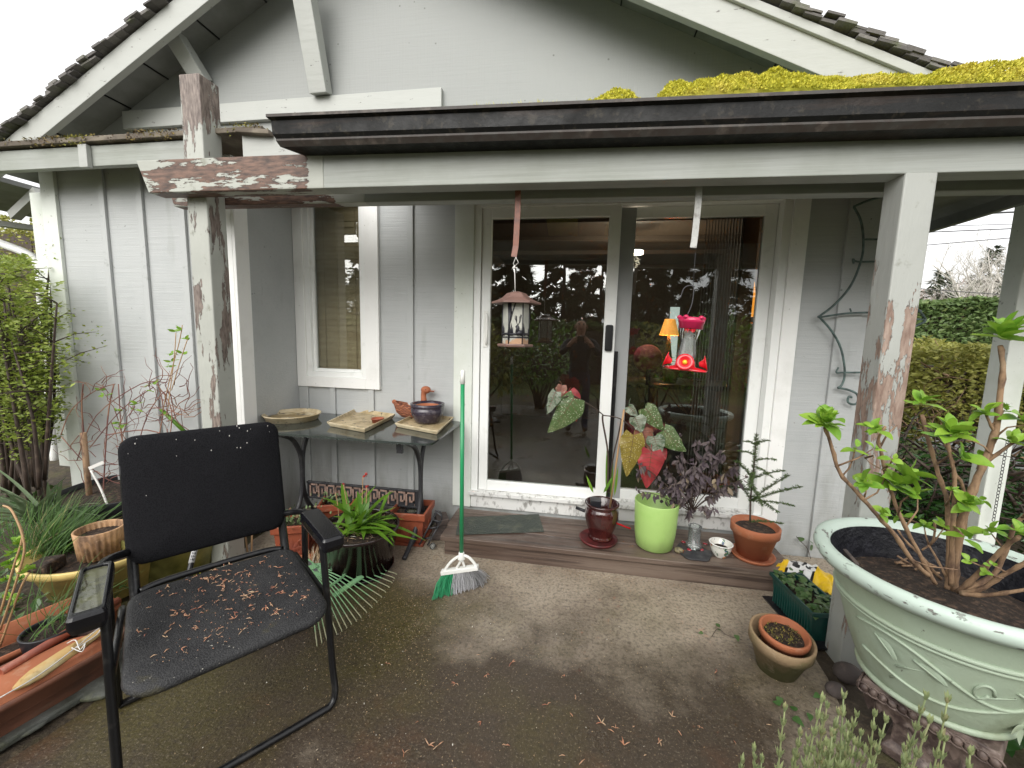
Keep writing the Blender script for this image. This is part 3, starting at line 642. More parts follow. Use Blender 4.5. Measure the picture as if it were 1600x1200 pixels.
t1 = gy(470, -40, YG + .1); b1 = gy(502, 148, W - .045); brace(t1, b1, .13)
t1 = gy(262, 40, YG + .1); b1 = gy(318, 130, W - .045); brace(t1, b1, .11)
# low roof over the bump-out, with rafter tails
YS = 2.02; zs0 = gy(0, 222, YS).z; zs1 = gy(380, 199, YS).z
xs0, xs1 = gy(-60, 222, YS).x, gy(408, 199, YS).x
b = MB(); b.prism([(xs0, YS, zs0 - .026), (xs1, YS, zs1 - .022), (xs1, YS, zs1 + .005), (xs0, YS, zs0 + .005)], (0, W - YS, 0)); o = b.build('shed_roof', 'brownwood', house, bev=.004)
b = MB(); b.box(xs0, XB + .02, YS + .03, YS + .07, zs0 - .15, zs0 - .036); b.build('fascia', 'trimgrey', house, bev=.003)
def rafter(px):
    q = gy(px, 240, YS + .03); b = MB(); b.box(q.x - .03, q.x + .03, YS + .002, YS + .029, zs0 - .165, zs0 - .037); b.build('rafter_tail', 'barge', house, bev=.003)
for px in (137, -20, 318): rafter(px)
mb = MB()
for k in range(1500):
    x = U(xs0, xs1); d = mnoise.noise(V((x * 3.1, 0, 4))) + mnoise.noise(V((x * 9.1, 2, 4))) * .6
    if d < -.12 and U(0, 1) < .8: continue
    y = YS - .012 + abs(random.gauss(0, .05)); z = zs0 + (zs1 - zs0) * (x - xs0) / (xs1 - xs0) + .004 + max(0, d) * .02 * U(0, 1)
    if U(0, 1) < .25: y = YS - .006; z -= U(0, .05)
    mb.card((x, y, z), rdir(-.2, 1), rdir(), U(.008, .022), U(.006, .012))
tag(rehome(mb.build('moss_growth', 'moss_dark')), 'thin dull moss along the low roof edge above the grey boards', 'moss', kind='stuff')
b = MB(); b.obox(gz(35, 690, .0) + V((0, .6, .06)), ((1, 0, 0), (0, 1, 0), (0, 0, 1)), (.5, .5, .06)); b.build('foundation', 'brick', house)
# left side eave, brace and downspout seen past the corner
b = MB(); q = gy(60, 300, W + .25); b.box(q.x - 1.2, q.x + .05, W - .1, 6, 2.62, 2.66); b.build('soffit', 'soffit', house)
q = gy(0, 345, 3.2); q2 = gy(64, 358, 3.5); b = MB(); b.bar(q + V((-.5, -.1, .02)), q2, .05, .12, up=(0, 1, 0)); b.build('fascia', 'barge', house)
b = MB(); b.bar(gy(22, 338, 3.05), gy(62, 300, 3.02), .07, .07, up=(0, 1, 0)); b.build('roof_brace', 'barge', house)
yy = 3.3
b = MB(); b.tube(smooth([gy(-60, 358, yy), gy(0, 380, yy), gy(45, 398, yy), gy(62, 420, yy), gy(66, 470, yy), gy(74, 560, yy), gy(88, 740, yy)]), .04, 8); b.build('downspout', 'vinyl', house)

# ================================================================== PATIO COVER
cover = thing('patio_cover', 'grey post and beam patio cover with peeling paint and dark gutter', 'patio cover', (0, 1.9, 0))
YF = 1.845
zb0, zt0 = 2.112, 2.272
b = MB(); xl0, xl1 = gy(212, 250, YF).x, gy(232, 300, YF).x
yb_l, yb_r = 1.852, 1.815
pts = lambda y: [(xl0, y, zt0 + .01), (xl1, y, zb0 + .008), (-1.24, y, zb0), (-1.24, y, zt0)]
b.prism(pts(YF), (0, .09, 0)); b.prism([(-1.24, YF, zb0), (3.6, YF - .03, zb0 - .055), (3.6, YF - .03, zt0 - .045), (-1.24, YF, zt0)], (0, .09, 0), 1)
b.build('beam', ['beam_l', 'trimgrey'], cover, bev=.004)
b = MB(); xq = gy(270, 308, 2.06).x; b.prism([(xq, 2.062, zb0 + .01), (-1.15, 2.062, zb0 + .002), (-1.15, 2.062, zt0), (xq - .04, 2.062, zt0)], (0, .07, 0)); b.prism([(-1.15, 2.062, zb0 + .002), (3.6, 2.03, zb0 - .05), (3.6, 2.03, zt0 - .05), (-1.15, 2.062, zt0)], (0, .07, 0), 1); b.build('beam', ['beam_l', 'trimgrey'], cover, bev=.004)
# posts
px0 = gy(283, 112, 1.94).x; 
b = MB(); b.box(-2.118, -1.995, 1.94, 2.06, -.02, 2.74); o = b.build('post', 'post_l', cover, bev=.006)
b = MB(); b.box(1.222, 1.332, 1.83, 1.94, -.02, 2.10); b.build('post', 'post_r', cover, bev=.006)
fp = gy(1601, 500, 2.9); b = MB(); b.box(fp.x - .055, fp.x + .055, 2.9, 3.01, -.05, 2.5); b.build('post', 'white_old', cover, bev=.005)
# gutter: K profile swept along x, slightly falling to the right
gx0, gx1 = gy(415, 178, 1.70).x, 3.4
gz0 = gy(415, 178, 1.70).z; gz1 = gy(1600, 127, 1.70).z; gslope = (gz1 - gz0) / (gy(1600, 127, 1.70).x - gx0)
prof = [(.0, 0), (.0, -.012), (.018, -.02), (.022, -.075), (.034, -.09), (.034, -.098), (.05, -.118), (.145, -.118), (.145, .01), (.138, .01), (.138, -.108), (.06, -.108), (.03, -.072), (.026, -.012), (.012, -.004)]
n = len(prof); N = 24; b = MB(); vs = []
for i in range(N + 1):
    x = gx0 + (gx1 - gx0) * i / N; dz = gslope * (x - gx0)
    for (dy, dzp) in prof:
        xx = x + (dy * .55 if i == 0 else 0)
        vs.append((xx, 1.70 + dy, gz0 + dz + dzp))
fs = [(i * n + j, i * n + (j + 1) % n, (i + 1) * n + (j + 1) % n, (i + 1) * n + j) for i in range(N) for j in range(n)]
b.add(vs, fs); b.m = [1 if (k % n) in (0, 14, 4, 5) else 0 for k in range(len(fs))]
b.add([vs[j] for j in (0, 1, 2, 3, 4, 5, 6, 7, 8, 9)], [list(range(9, -1, -1))])
b.build('gutter', ['gutter', 'rustlip'], cover)
b = MB(); q = gy(500, 230, 1.84); b.prism([(gx0 + .2, 1.846, zt0 + .003), (3.5, 1.82, zt0 - .04), (3.5, 1.82, zt0 + .05), (gx0 + .1, 1.846, zt0 + .075)], (0, .04, 0)); b.build('fascia', 'gutter', cover)
# corrugated roof sheet
b = MB(); nx = 220; X0, X1 = gx0 + .12, 3.4
def zroof(x, y): return gz0 + gslope * (x - gx0) + .004 + (y - 1.72) * .20
vs = []
for i in range(nx + 1):
    x = X0 + (X1 - X0) * i / nx; c = .008 * sin(x * 2 * pi / .068)
    for y in (1.735, 2.2, W - .005): vs.append((x, y, zroof(x, y) + c))
for i in range(nx + 1):
    x = X0 + (X1 - X0) * i / nx; c = .008 * sin(x * 2 * pi / .068)
    for y in (1.735, 2.2, W - .005): vs.append((x, y, zroof(x, y) + c - .004))
k3 = 3 * (nx + 1)
fs = [(i * 3 + j, i * 3 + 3 + j, i * 3 + 4 + j, i * 3 + 1 + j) for i in range(nx) for j in (0, 1)]
b.add(vs, fs + [tuple(k3 + q for q in reversed(f)) for f in fs], 0, True)
b.m = [0] * len(fs) + [1] * len(fs)
b.build('roof_sheet', ['greenplastic', 'underroof'], cover)
for k in range(6):
    x = -1.0 + k * .55; b = MB(); b.prism([(x, 2.15, zroof(x, 2.15) - .10), (x, W - .003, zroof(x, W) - .10), (x, W - .003, zroof(x, W) - .014), (x, 2.15, zroof(x, 2.15) - .014)], (.04, 0, 0)); b.build('rafter', 'underroof', cover)
b = MB(); q0, q1 = gy(372, 215, 2.12), gy(500, 232, 2.12); b.box(gy(378, 215, 2.03).x, -1.10, 2.03, 2.055, zt0 - .02, zs1 - .027); b.build('fascia', 'barge', cover, bev=.003)
b = MB(); b.obox(gy(395, 205, 2.0) + V((0, .05, 0)), ((1, 0, -.1), (0, 1, 0), (0, 0, 1)), (.10, .06, .012)); b.build('lead_flashing', 'brownwood', cover, bev=.004)

for (xa, xb) in ((600, 735), (1168, 1240)):
    A_, B_ = gy(xa, 232, 1.82), gy(xb, 224, 1.82); n_ = int((B_.x - A_.x) / .008); b = MB(); vs = []
    for i in range(n_ + 1):
        x = A_.x + .008 * i; c = .007 * sin(x * 2 * pi / .05)
        for dy, dz in ((0, -.012), (.05, .03)): vs.append((x, 1.80 + dy, zt0 + gslope * .3 * (x - gx0) + .02 + dz + c))
    b.add(vs, [(2 * i, 2 * i + 2, 2 * i + 3, 2 * i + 1) for i in range(n_)], 0, True); b.build('roof_sheet_scrap', 'greenplastic', cover)
# moss on the cover roof: a mounded bed with a tufted surface
mm = MB()
def moss_h(x, y):
    a = min(1, max(0, (x + .06) / .12)); r_ = min(1, max(0, (x - .1) / 1.4))
    h = (.062 + .026 * r_) * a + .036 * a * (mnoise.noise(V((x * 2.6, y * 3, 1))) + .2) + .02 * a * mnoise.noise(V((x * 7, y * 8, 2)))
    if x < .65: h -= max(0, mnoise.noise(V((x * 6.1, 7, 7))) - .02) * .20 * (1 - max(0, x) / .65)
    h += .016 * a * mnoise.noise(V((x * 16, y * 16, 6)))
    return h
nxx, nyy = 150, 12; vs = []
for i in range(nxx + 1):
    x = -.3 + 3.5 * i / nxx
    for j in range(nyy + 1):
        y = 1.735 + .55 * j / nyy; e = min(1, j / 2.0 + .25)
        vs.append((x, y + .012 * (j == 0), zroof(x, y) - .016 + max(0, moss_h(x, y) - .006) * (e if j else 0) * 1.25))
mm.add(vs, [(i * (nyy + 1) + j, (i + 1) * (nyy + 1) + j, (i + 1) * (nyy + 1) + j + 1, i * (nyy + 1) + j + 1) for i in range(nxx) for j in range(nyy)], 0, True)
for k in range(30000):
    x = U(-.1, 2.6) if k % 3 else U(0, 1.7); y = 1.735 + abs(random.gauss(0, .13)); h = moss_h(x, y)
    if h < .008 or y > 2.28 or y < 1.74: continue
    p = V((x, y, zroof(x, y) - .014 + h * 1.3 * min(1, .25 + (y - 1.735) / .09)))
    mm.card(p + V((0, -U(0, .006), 0)), rdir(-.1, 1) + V((0, -.3, .2)), rdir(), U(.007, .015), U(.005, .010))
for k in range(260):
    x = -.30 + abs(random.gauss(0, .12)) * (1 if k % 2 else -1) ; p = V((x, 1.74 + U(0, .1), 0)); p.z = zroof(x, p.y) + .005
    mm.card(p, rdir(.5, 1), rdir(), U(.01, .028), .003)
tag(rehome(mm.build('moss', 'moss')), 'thick yellow green moss carpeting the patio cover roof above the gutter', 'moss', kind='stuff')

# ================================================================== STEP AND MAT
yst = 2.335
step = thing('wooden_step', 'long weathered brown wooden step below the glass sliding door', 'step', (.2, 2.55, 0))
b = MB(); b.box(-.815, 1.30, yst, yst + .155, .095, .13); b.build('plank', 'stepwood', step, bev=.006)
b = MB(); b.box(-.825, 1.31, yst + .162, W - .06, .095, .13); b.build('plank', 'stepwood', step, bev=.006)
b = MB(); b.box(-.79, 1.28, yst + .015, yst + .045, 0, .094); b.build('riser', 'stepwood', step, bev=.004)
b = MB(); b.add([gz(x, y, .1305) for x, y in ((717, 808), (842, 803), (850, 831), (712, 836))] + [gz(x, y, .1365) for x, y in ((717, 808), (842, 803), (850, 831), (712, 836))], [(0, 1, 2, 3), (7, 6, 5, 4), (0, 4, 5, 1), (1, 5, 6, 2), (2, 6, 7, 3), (3, 7, 4, 0)])
tag(rehome(b.build('door_mat', 'mat_green', bev=.002)), 'thin dark green rubber mat lying on the wooden step', 'door mat')

# ================================================================== SIDE TABLE
TZ = .79
fl_, fr_, br_ = gz(425, 668, TZ), gz(690, 692, TZ), gz(719, 648, TZ)
tx0, tx1, ty0, ty1 = fl_.x - .05, (fr_.x + br_.x) / 2 + .02, 2.145, W - .04
tab = thing('side_table', 'old sewing machine stand table with dirty glass top below the narrow window', 'table', ((tx0 + tx1) / 2, 2.48, 0))
def rrect(x0, x1, y0, y1, r, z, n=5):
    out = []
    for cx, cy, a0 in ((x1 - r, y1 - r, 0), (x0 + r, y1 - r, 90), (x0 + r, y0 + r, 180), (x1 - r, y0 + r, 270)):
        for i in range(n + 1):
            a = rad(a0 + 90 * i / n); out.append((cx + r * cos(a), cy + r * sin(a), z))
    return out
b = MB(); b.prism(rrect(tx0, tx1, ty0, ty1, .05, TZ - .012), (0, 0, .012)); b.build('glass_top', 'tableglass', tab)
b = MB()
for k in range(34):
    x = tx0 + .08 + k * .031 + U(-.006, .006); b.ball((x, ty0 + .006, TZ - .016), .0035, 6, (1, 1, 1.4))
b.build('water_drops', 'clear', tab, kind='stuff')
def sideframe(x, hook):
    b = MB()
    f = lambda pts, r=.016: b.tube(smooth([(x, y, z) for y, z in pts], 5), r, 8, flat=1.0)
    f([(2.25, TZ - .03), (2.29, TZ - .05), (2.40, .68), (2.475, .56), (2.49, .42), (2.475, .26), (2.40, .12), (2.30, .05), (2.22, .015)])
    f([(2.66, TZ - .015), (2.60, .72), (2.52, .60), (2.495, .46), (2.50, .28), (2.56, .14), (2.66, .05), (2.74, .015)])
    f([(2.22, .015), (2.30, .045), (2.48, .065), (2.66, .045), (2.74, .015)], .014)
    b.box(x - .016, x + .016, 2.22, 2.70, TZ - .034, TZ - .013)
    if hook: b.box(x - .055, x - .02, 2.235, 2.265, TZ - .075, TZ - .0345); b.box(x - .055, x - .017, 2.24, 2.26, TZ - .1, TZ - .0755)
    b.build('side_frame', 'iron', tab)
lx = gy(658, 760, 2.5).x; llx = gy(474, 745, 2.5).x
sideframe(lx, True); sideframe(llx, False)
yk = 2.515; za = gy(560, 752, yk).z; kz0, kz1 = .295, .415
kz1 = gy(657, 767, yk).z; kz0 = gy(657, 789, yk).z - .025
b = MB(); b.box(llx + .017, lx - .017, yk, yk + .012, kz0, kz1)
for z in (kz0, kz1 - .014): b.box(llx + .017, lx - .017, yk - .008, yk - .0005, z, z + .014)
b.build('key_panel', 'iron', tab, bev=.002)
b = MB(); nk = 12; kw = (lx - llx - .09) / nk; kh = kz1 - kz0 - .042; zc = kz0 + .021; t = kh * .15
for k in range(nk):
    x = llx + .045 + k * kw; u = kw
    P = [(0, 0), (0, 1), (.78, 1), (.78, .28), (.40, .28), (.40, .62)]
    for (a, c) in zip(P, P[1:]):
        xa, xb = sorted((x + a[0] * u, x + c[0] * u)); zA, zB = sorted((zc + a[1] * kh, zc + c[1] * kh))
        b.box(xa - t / 2, xb + t / 2, yk - .0075 + .0008 * (a[0] + c[1]), yk - .001, zA - t / 2, zB + t / 2)
    b.box(x + .78 * u + t / 2, x + u - t / 2, yk - .0062, yk - .001, zc - t / 2, zc + t / 2)
b.build('key_relief', 'keyrust', tab)

# trays and pots on the table
c = (gz(415, 655, TZ) + gz(499, 655, TZ)) / 2
t = thing('round_tray', 'round cream plant tray full of silt and water at the table end', 'tray', (c.x, c.y, TZ))
R0 = (gz(499, 655, TZ) - gz(415, 655, TZ)).length / 2
b = MB(); b.lathe([(.001, .001), (R0 * .9, .001), (R0, .038), (R0 * 1.0 + .006, .040), (R0 + .006, .046), (R0 - .006, .046), (R0 * .88, .010), (.001, .010)], c, 48); b.build('tray', 'cream', t)
b = MB(); b.lathe([(.001, .022), (R0 * .93, .022)], c, 40); b.build('silt', 'silt', t)
def sqtray(name, label, pts, h):
    """square tray from its four base corners on the table"""
    P = [gz(x, y, TZ) for x, y in pts]; c = sum(P, V()) / 4
    t = thing(name, label, 'tray', (c.x, c.y, TZ)); b = MB()
    def ring(s, z): return [V((c.x + (p.x - c.x) * s, c.y + (p.y - c.y) * s, TZ + z)) for p in P]
    rr = [ring(.93, .002), ring(.99, h * .55), ring(1.0, h * .6), ring(1.03, h), ring(.985, h), ring(.90, .012)]
    vs = sum(rr, []); b.add(vs, [(i * 4 + j, i * 4 + (j + 1) % 4, (i + 1) * 4 + (j + 1) % 4, (i + 1) * 4 + j) for i in range(5) for j in range(4)] + [(20, 21, 22, 23), (3, 2, 1, 0)]); b.m[16:21] = [1] * 5
    b.build('tray', ['cream', 'traymud'], t, bev=.003); return c, P
c1, P1 = sqtray('square_tray', 'square cream tray with a small red clay saucer on it', [(512, 667), (570, 678), (617, 654), (556, 645)], .036)
b = MB(); q = gz(590, 656, TZ + .03); b.lathe([(.001, .0), (.036, .0), (.042, .024), (.044, .024), (.044, .030), (.038, .030), (.034, .007), (.001, .007)], (q.x, q.y, TZ + .013), 28)
tag(rehome(b.build('clay_saucer', 'terra_red')), 'small red brown clay saucer sitting in the middle square tray', 'saucer')
c2, P2 = sqtray('square_tray', 'square cream tray holding the dark purple pot and duck planter', [(618, 668), (684, 681), (708, 658), (650, 652)], .032)
q = gz(668, 660, TZ + .012); rp = .5 * (gz(695, 650, TZ + .02) - gz(645, 650, TZ + .02)).length
t = thing('purple_pot', 'dark purple glazed pot nested round a clay pot beside the duck', 'plant pot', (q.x, q.y, TZ + .013))
hp = .138
b = MB(); b.lathe([(.001, 0), (rp * .66, 0), (rp * .78, .02), (rp * .96, hp * .5), (rp * .98, hp * .78), (rp * .93, hp * .80), (rp * 1.0, hp * .84), (rp * 1.0, hp), (rp * .88, hp), (rp * .84, hp * .8), (rp * .7, .02), (.001, .02)], t.location, 40); b.build('glazed_pot', 'purple', t)
b = MB(); b.lathe([(rp * .5, hp * .3), (rp * .70, hp * .9), (rp * .62, hp * .9), (rp * .5, hp * .5), (.001, hp * .5)], t.location, 32); b.build('inner_pot', 'terra', t)
# duck planter: a hollow clay nest-body with neck, head, bill and a curled tail
q = gz(638, 655, TZ + .01); dk = thing('duck_planter', 'terracotta duck shaped planter with woven body behind the purple pot', 'planter', (q.x, q.y + .05, TZ + .013))
D = V(dk.location); b = MB(); vs = []
n = 32
for i, (s, z) in enumerate([(.35, .0), (.55, .005), (.85, .04), (1.0, .085), (.98, .098), (.88, .095), (.7, .05), (.4, .02)]):
    for j in range(n):
        a = 2 * pi * j / n; ca, sa = cos(a), sin(a); stretch = 1.55 if ca < 0 else 1.1
        zz = z + (.025 * max(0, -ca) ** 2 if i in (3, 4, 5) else 0)
        rip = 1 + .02 * sin(9 * a + z * 160)
        vs.append(D + V((.088 * s * ca * stretch * rip, .062 * s * sa * rip, zz)))
b.add(vs, [(i * n + j, i * n + (j + 1) % n, (i + 1) * n + (j + 1) % n, (i + 1) * n + j) for i in range(7) for j in range(n)], 0, True)
b.add([vs[7 * n + j] for j in range(n)], [list(range(n))])
b.build('body', mat('woven_clay', (.42, .15, .07), .6, [dict(c=(.16, .05, .03), k='wave', ax='Z', s=26, dist=14, lo=.35, hi=.65)], bump=[dict(k='wave', ax='Z', s=26, dist=14, h=.004)]), dk)
b = MB(); DH = V((0, 0, .034)); b.tube(smooth([D + V(p) for p in ((.085, 0, .07), (.100, 0, .12), (.098, 0, .172), (.106, 0, .206))]), [.03, .027, .025, .024, .023, .022, .021, .02, .019, .02, .022, .024, .024], 12)
b.ball(D + DH + V((.116, 0, .180)), .033, 16, (1.12, .9, .85)); b.build('head', 'terra', dk)
b = MB(); b.leaf(D + DH + V((.135, 0, .178)), (1, -.15, -.08), (0, 0, 1), .055, .034, 4, -.1, -.3, prof=lambda t: .75 + .2 * t if t < .9 else .5); b.leaf(D + DH + V((.135, 0, .168)), (1, -.15, -.05), (0, 0, 1), .048, .03, 4, 0, .3, prof=lambda t: .75 + .2 * t if t < .9 else .5); b.build('bill', 'terra', dk)
b = MB(); b.ball(D + DH + V((.124, -.027, .186)), .0042, 8); b.build('eye', 'potblack', dk)
b = MB(); b.tube([D + V((-.128 + .016 * cos(a) * (1 - a / 12), -.012, .112 + .016 * sin(a) * (1 - a / 12))) for a in [i * .5 for i in range(16)]], .006, 8); b.build('tail_curl', 'terra', dk)

# ================================================================== BROOM
top = gy(723, 584, 2.03); bot = gy(721, 868, 1.99)
br = thing('broom', 'green handled angle broom with green and grey bristles beside the step', 'broom', (bot.x, bot.y, 0))
dd = (bot - top).normalized()
b = MB(); b.tube([top + dd * .05, bot + dd * .01], .0115, 12); b.build('handle', 'broomgreen', br)
b = MB(); b.tube([top - dd * .02, top - dd * .012, top + dd * .055], [.006, .012, .0135], 12); b.build('handle_cap', 'plasticwhite', br)
hl, hr = gy(693, 893, 1.99), gy(744, 884, 2.0)
b = MB(); b.tube([bot - dd * .02, bot + dd * .02], [.015, .022], 12); b.tube(smooth([hl, hl + (bot - hl) * .45 + V((0, 0, .018)), bot + V((0, 0, 0)), hr + (bot - hr) * .45 + V((0, 0, .018)), hr]), .0085, 8)
b.tube(smooth([hl * .6 + hr * .4 + V((0, 0, .006)), bot * .6 + (hl + hr) * .2, bot + V((0, 0, -.01))]), .007, 8); b.tube(smooth([hr * .65 + hl * .35 + V((0, 0, .006)), bot * .6 + (hl + hr) * .2 + V((.01, 0, 0)), bot + V((0, 0, -.01))]), .007, 8)
b.bar(hl + V((-.012, 0, -.006)), hr + V((.012, 0, -.006)), .036, .022); b.build('head', 'plasticwhite', br, bev=.003)
gl, gr = gz(679, 934, .0), gz(762, 911, 0)
bg_, bs = MB(), MB()
for k in range(520):
    t = U(0, 1); o = V((U(-.008, .008), U(-.014, .014), -.012)); s = hl.lerp(hr, t) + o
    e = gl.lerp(gr, t + U(-.03, .03)) + V((U(-.01, .01), U(-.035, .03), U(.001, .012) + (.02 if t > .93 else 0)))
    m = (s + e) / 2 + V(((t - .5) * .02, U(-.008, .008), 0)); tb = bg_ if t + U(-.02, .02) < .33 else bs
    tb.tube([s, m, e], .0017, 3)
bg_.build('green_bristles', 'bristle_green', br); bs.build('grey_bristles', 'bristle_grey', br)

# ================================================================== LEAF RAKE lying behind the chair
rk = thing('leaf_rake', 'pale green fan leaf rake lying under the black chair', 'rake', (-1.25, 1.9, 0))
h0 = gz(478, 880, .10); b = MB(); tips = []
ta, tb_, tc_ = gz(497, 1018, .01), gz(560, 960, .01), gz(615, 893, .02)
ban_a, ban_b = gz(521, 934, .045), gz(566, 903, .055)
NT = 19
for k in range(NT):
    t = k / (NT - 1); a = ta.lerp(tb_, t * 2) if t < .5 else tb_.lerp(tc_, t * 2 - 1)
    a = h0 + (a - h0).normalized() * ((a - h0).length * .5 + .5 * .52 * (.95 + .05 * sin(pi * t)))
    a.z = .012; m = h0.lerp(a, .55) + V((0, 0, .03)); hook = a + (a - h0).normalized() * .012 + V((0, 0, -.010))
    b.tube(smooth([h0 + (a - h0) * .06, m, a, hook], 4), [.0034] * 5 + [.0028] * 4 + [.0020] * 4, 5, mi=0); b.m[-28:] = [1] * 28; tips.append((h0.lerp(a, .60) + V((0, 0, .036))))
b.build('tines', ['rake', 'rakedry'], rk, kind='stuff')
b = MB(); b.tube([h0 + (p - h0) * .92 for p in tips], .010, 6, flat=.35); b.bar(ban_a + V((0, 0, .01)), ban_b + V((0, 0, .01)), .03, .012); b.build('spreader_bar', 'rake', rk, bev=.003)
b = MB(); b.bar(h0 + (tb_ - h0) * -.05, h0 + (tb_ - h0) * .18 + V((0, 0, .01)), .05, .02); b.build('socket', 'rake', rk, bev=.004)
b = MB(); b.bar(h0 + (tb_ - h0) * .02 + V((0, 0, .014)), h0 + (tb_ - h0) * .35 + V((0, 0, .012)), .02, .006); b.build('spring', 'chrome', rk)
hA = gz(294, 905, .16); hB = gz(312, 820, .62)
hd = h0 + V((-.05, .02, .02)); ht = gy(308, 845, 1.72); hb_ = gy(293, 903, 1.60)
# a second handled tool stands behind the chair: dark handle with pale label
tl = thing('tool_handle', 'dark metal tool handle with a pale label leaning by the left post', 'tool handle', (hb_.x, hb_.y, 0))
dv = (ht - hb_).normalized(); low = hb_ - dv * (hb_.z / dv.z) * .98
b = MB(); b.tube([low, ht + dv * .28], .0125, 10); b.build('shaft', 'potblack', tl)
b = MB(); b.tube([hb_.lerp(ht, .98), ht + dv * .08], .0135, 10); b.build('steel_sleeve', 'chrome', tl)
b = MB(); b.tube([hb_.lerp(ht, .38), hb_.lerp(ht, .88)], .0134, 12); b.build('label', 'sticker', tl)
b = MB(); ax = dv; sdv = dv.cross(V((0, 1, 0))).normalized(); nv = sdv.cross(dv) * -1
nv = (V((0, 0, CAMZ)) - ht); nv = (nv - dv * nv.dot(dv)).normalized(); sdv = dv.cross(nv)
for r_ in range(3):
    for k in range(5 - r_ % 2):
        p = hb_.lerp(ht, .46 + k * .085) + nv * .0134 + sdv * (-.006 + r_ * .006) - nv * (abs(-.006 + r_ * .006) * .25); b.obox(p, (dv, sdv, nv), (.0055 if (k + r_) % 3 else .003, .0018, .0006))
b.build('label_print', 'bagblack', tl)

# ================================================================== BLACK CHAIR
CO = V((-1.0875, 1.0645, 0)); ca_ = V((.623, .782, 0)).normalized(); cn_ = V((-.782, .623, 0)).normalized()
def cp(a, n, z): return CO + ca_ * a + cn_ * n + V((0, 0, z))
ch = thing('armchair', 'black mesh patio armchair with fallen maple flowers on its wet seat', 'chair', CO)
rt = .0125
def ctube(b, pts, r=rt, sub=5): b.tube(smooth([cp(*p) for p in pts], sub), r, 10)
b = MB(); ctube(b, [(-.297, .06, .60), (-.297, .03, .45), (-.296, -.03, .15), (-.294, -.062, .05), (-.272, -.075, .015), (-.22, -.078, rt), (0, -.08, rt), (.22, -.078, rt), (.272, -.075, .015), (.294, -.062, .05), (.296, -.03, .15), (.297, .02, .45), (.297, .05, .60)]); b.build('front_frame', 'black', ch)
b = MB()
for s in (-1, 1): ctube(b, [(s * .31, .34, .60), (s * .315, .38, .3), (s * .32, .44, .012)], rt)
ctube(b, [(-.32, .44, rt), (0, .46, rt), (.32, .44, rt)], rt, 2); b.build('rear_frame', 'black', ch)
b = MB()
for s in (-1, 1): ctube(b, [(s * .297, .02, .40), (s * .29, .2, .405), (s * .285, .42, .40)], .011)
ctube(b, [(-.235, .425, .44), (-.15, .44, .448), (.15, .44, .448), (.235, .425, .44)], .013); b.build('seat_frame', 'black', ch)
def cushion(name, m, cx, cy, wd, dp, th, fr, mp, rnd=.06, curve=0.0):
    """rounded, softly crowned panel; mp maps local (u,v,w) to world"""
    b = MB(); nu, nv = 22, 16; rings = []
    def outline(s):
        out = []
        for ccx, ccy, a0 in ((wd / 2 - rnd, dp / 2 - rnd, 0), (-wd / 2 + rnd, dp / 2 - rnd, 90), (-wd / 2 + rnd, -dp / 2 + rnd, 180), (wd / 2 - rnd, -dp / 2 + rnd, 270)):
            for i in range(7):
                a = rad(a0 + 15 * i); out.append(((ccx + rnd * cos(a)) * s, (ccy + rnd * sin(a)) * s))
        return out
    layers = [(.2, th * .55), (.5, th * .54), (.8, th * .52), (.93, th * .48), (.98, th * .32), (1, 0), (.98, -th * .32), (.93, -th * .46), (.6, -th * .5), (.2, -th * .5)]
    vs = []
    for s, wz in layers:
        for (u_, v_) in outline(s): vs.append(mp(cx + u_, cy + v_, wz + curve * (v_ / dp) ** 2))
    k = 28; b.add(vs, [(i * k + j, i * k + (j + 1) % k, (i + 1) * k + (j + 1) % k, (i + 1) * k + j) for i in range(len(layers) - 1) for j in range(k)], 0, True)
    b.add(vs[:k], [list(range(k - 1, -1, -1))], 0, True); b.add(vs[-k:], [list(range(k))], 0, True)
    return b.build(name, m, ch)
cushion('seat', 'mesh_seat', 0, .135, .54, .56, .035, 0, lambda u, v, w_: cp(u, v, .432 + w_ - .03 * max(0, -(v - .135) / .28 - .55) + .01 * abs(u / .27) ** 2), .075)
bd = (cp(0, .56, 1.0) - cp(0, .465, .53)); bl = bd.length; bdn = bd.normalized(); bn = ca_.cross(bdn) * -1
cushion('backrest', 'mesh_back', 0, 0, .535, bl + .01, .05, 0, lambda u, v, w_: (cp(0, .465, .53) + bd * .5) + ca_ * u + bdn * v + bn * (w_ - .02 + .05 * (u / .27) ** 2 * .6), .055)
b = MB()
for s in (-1, 1):
    b = MB(); ctube(b, [(s * .248, .40, .36), (s * .25, .455, .47), (s * .25, .49, .60), (s * .25, .545, .9)], .017); b.build('back_post', 'black', ch)
b = MB()
for k in range(20):
    u_ = U(-.25, .25); v_ = .24 - abs(random.gauss(0, .09)); v_ = max(-.2, v_)
    c_ = (cp(0, .465, .53) + bd * .5) + ca_ * u_ + bdn * v_ - bn * 0
    sgn = 1 if (V((0, 0, CAMZ)) - c_).dot(bn) > 0 else -1
    b.ball(c_ + bn * (sgn * .0285 - .02 + .03 * (u_ / .27) ** 2), U(.0009, .0022), 6, (1, 1, 1.6))
tag(rehome(b.build('pale_specks', 'string')), 'tiny pale bird flecks on the black chair backrest', 'flecks', kind='stuff')
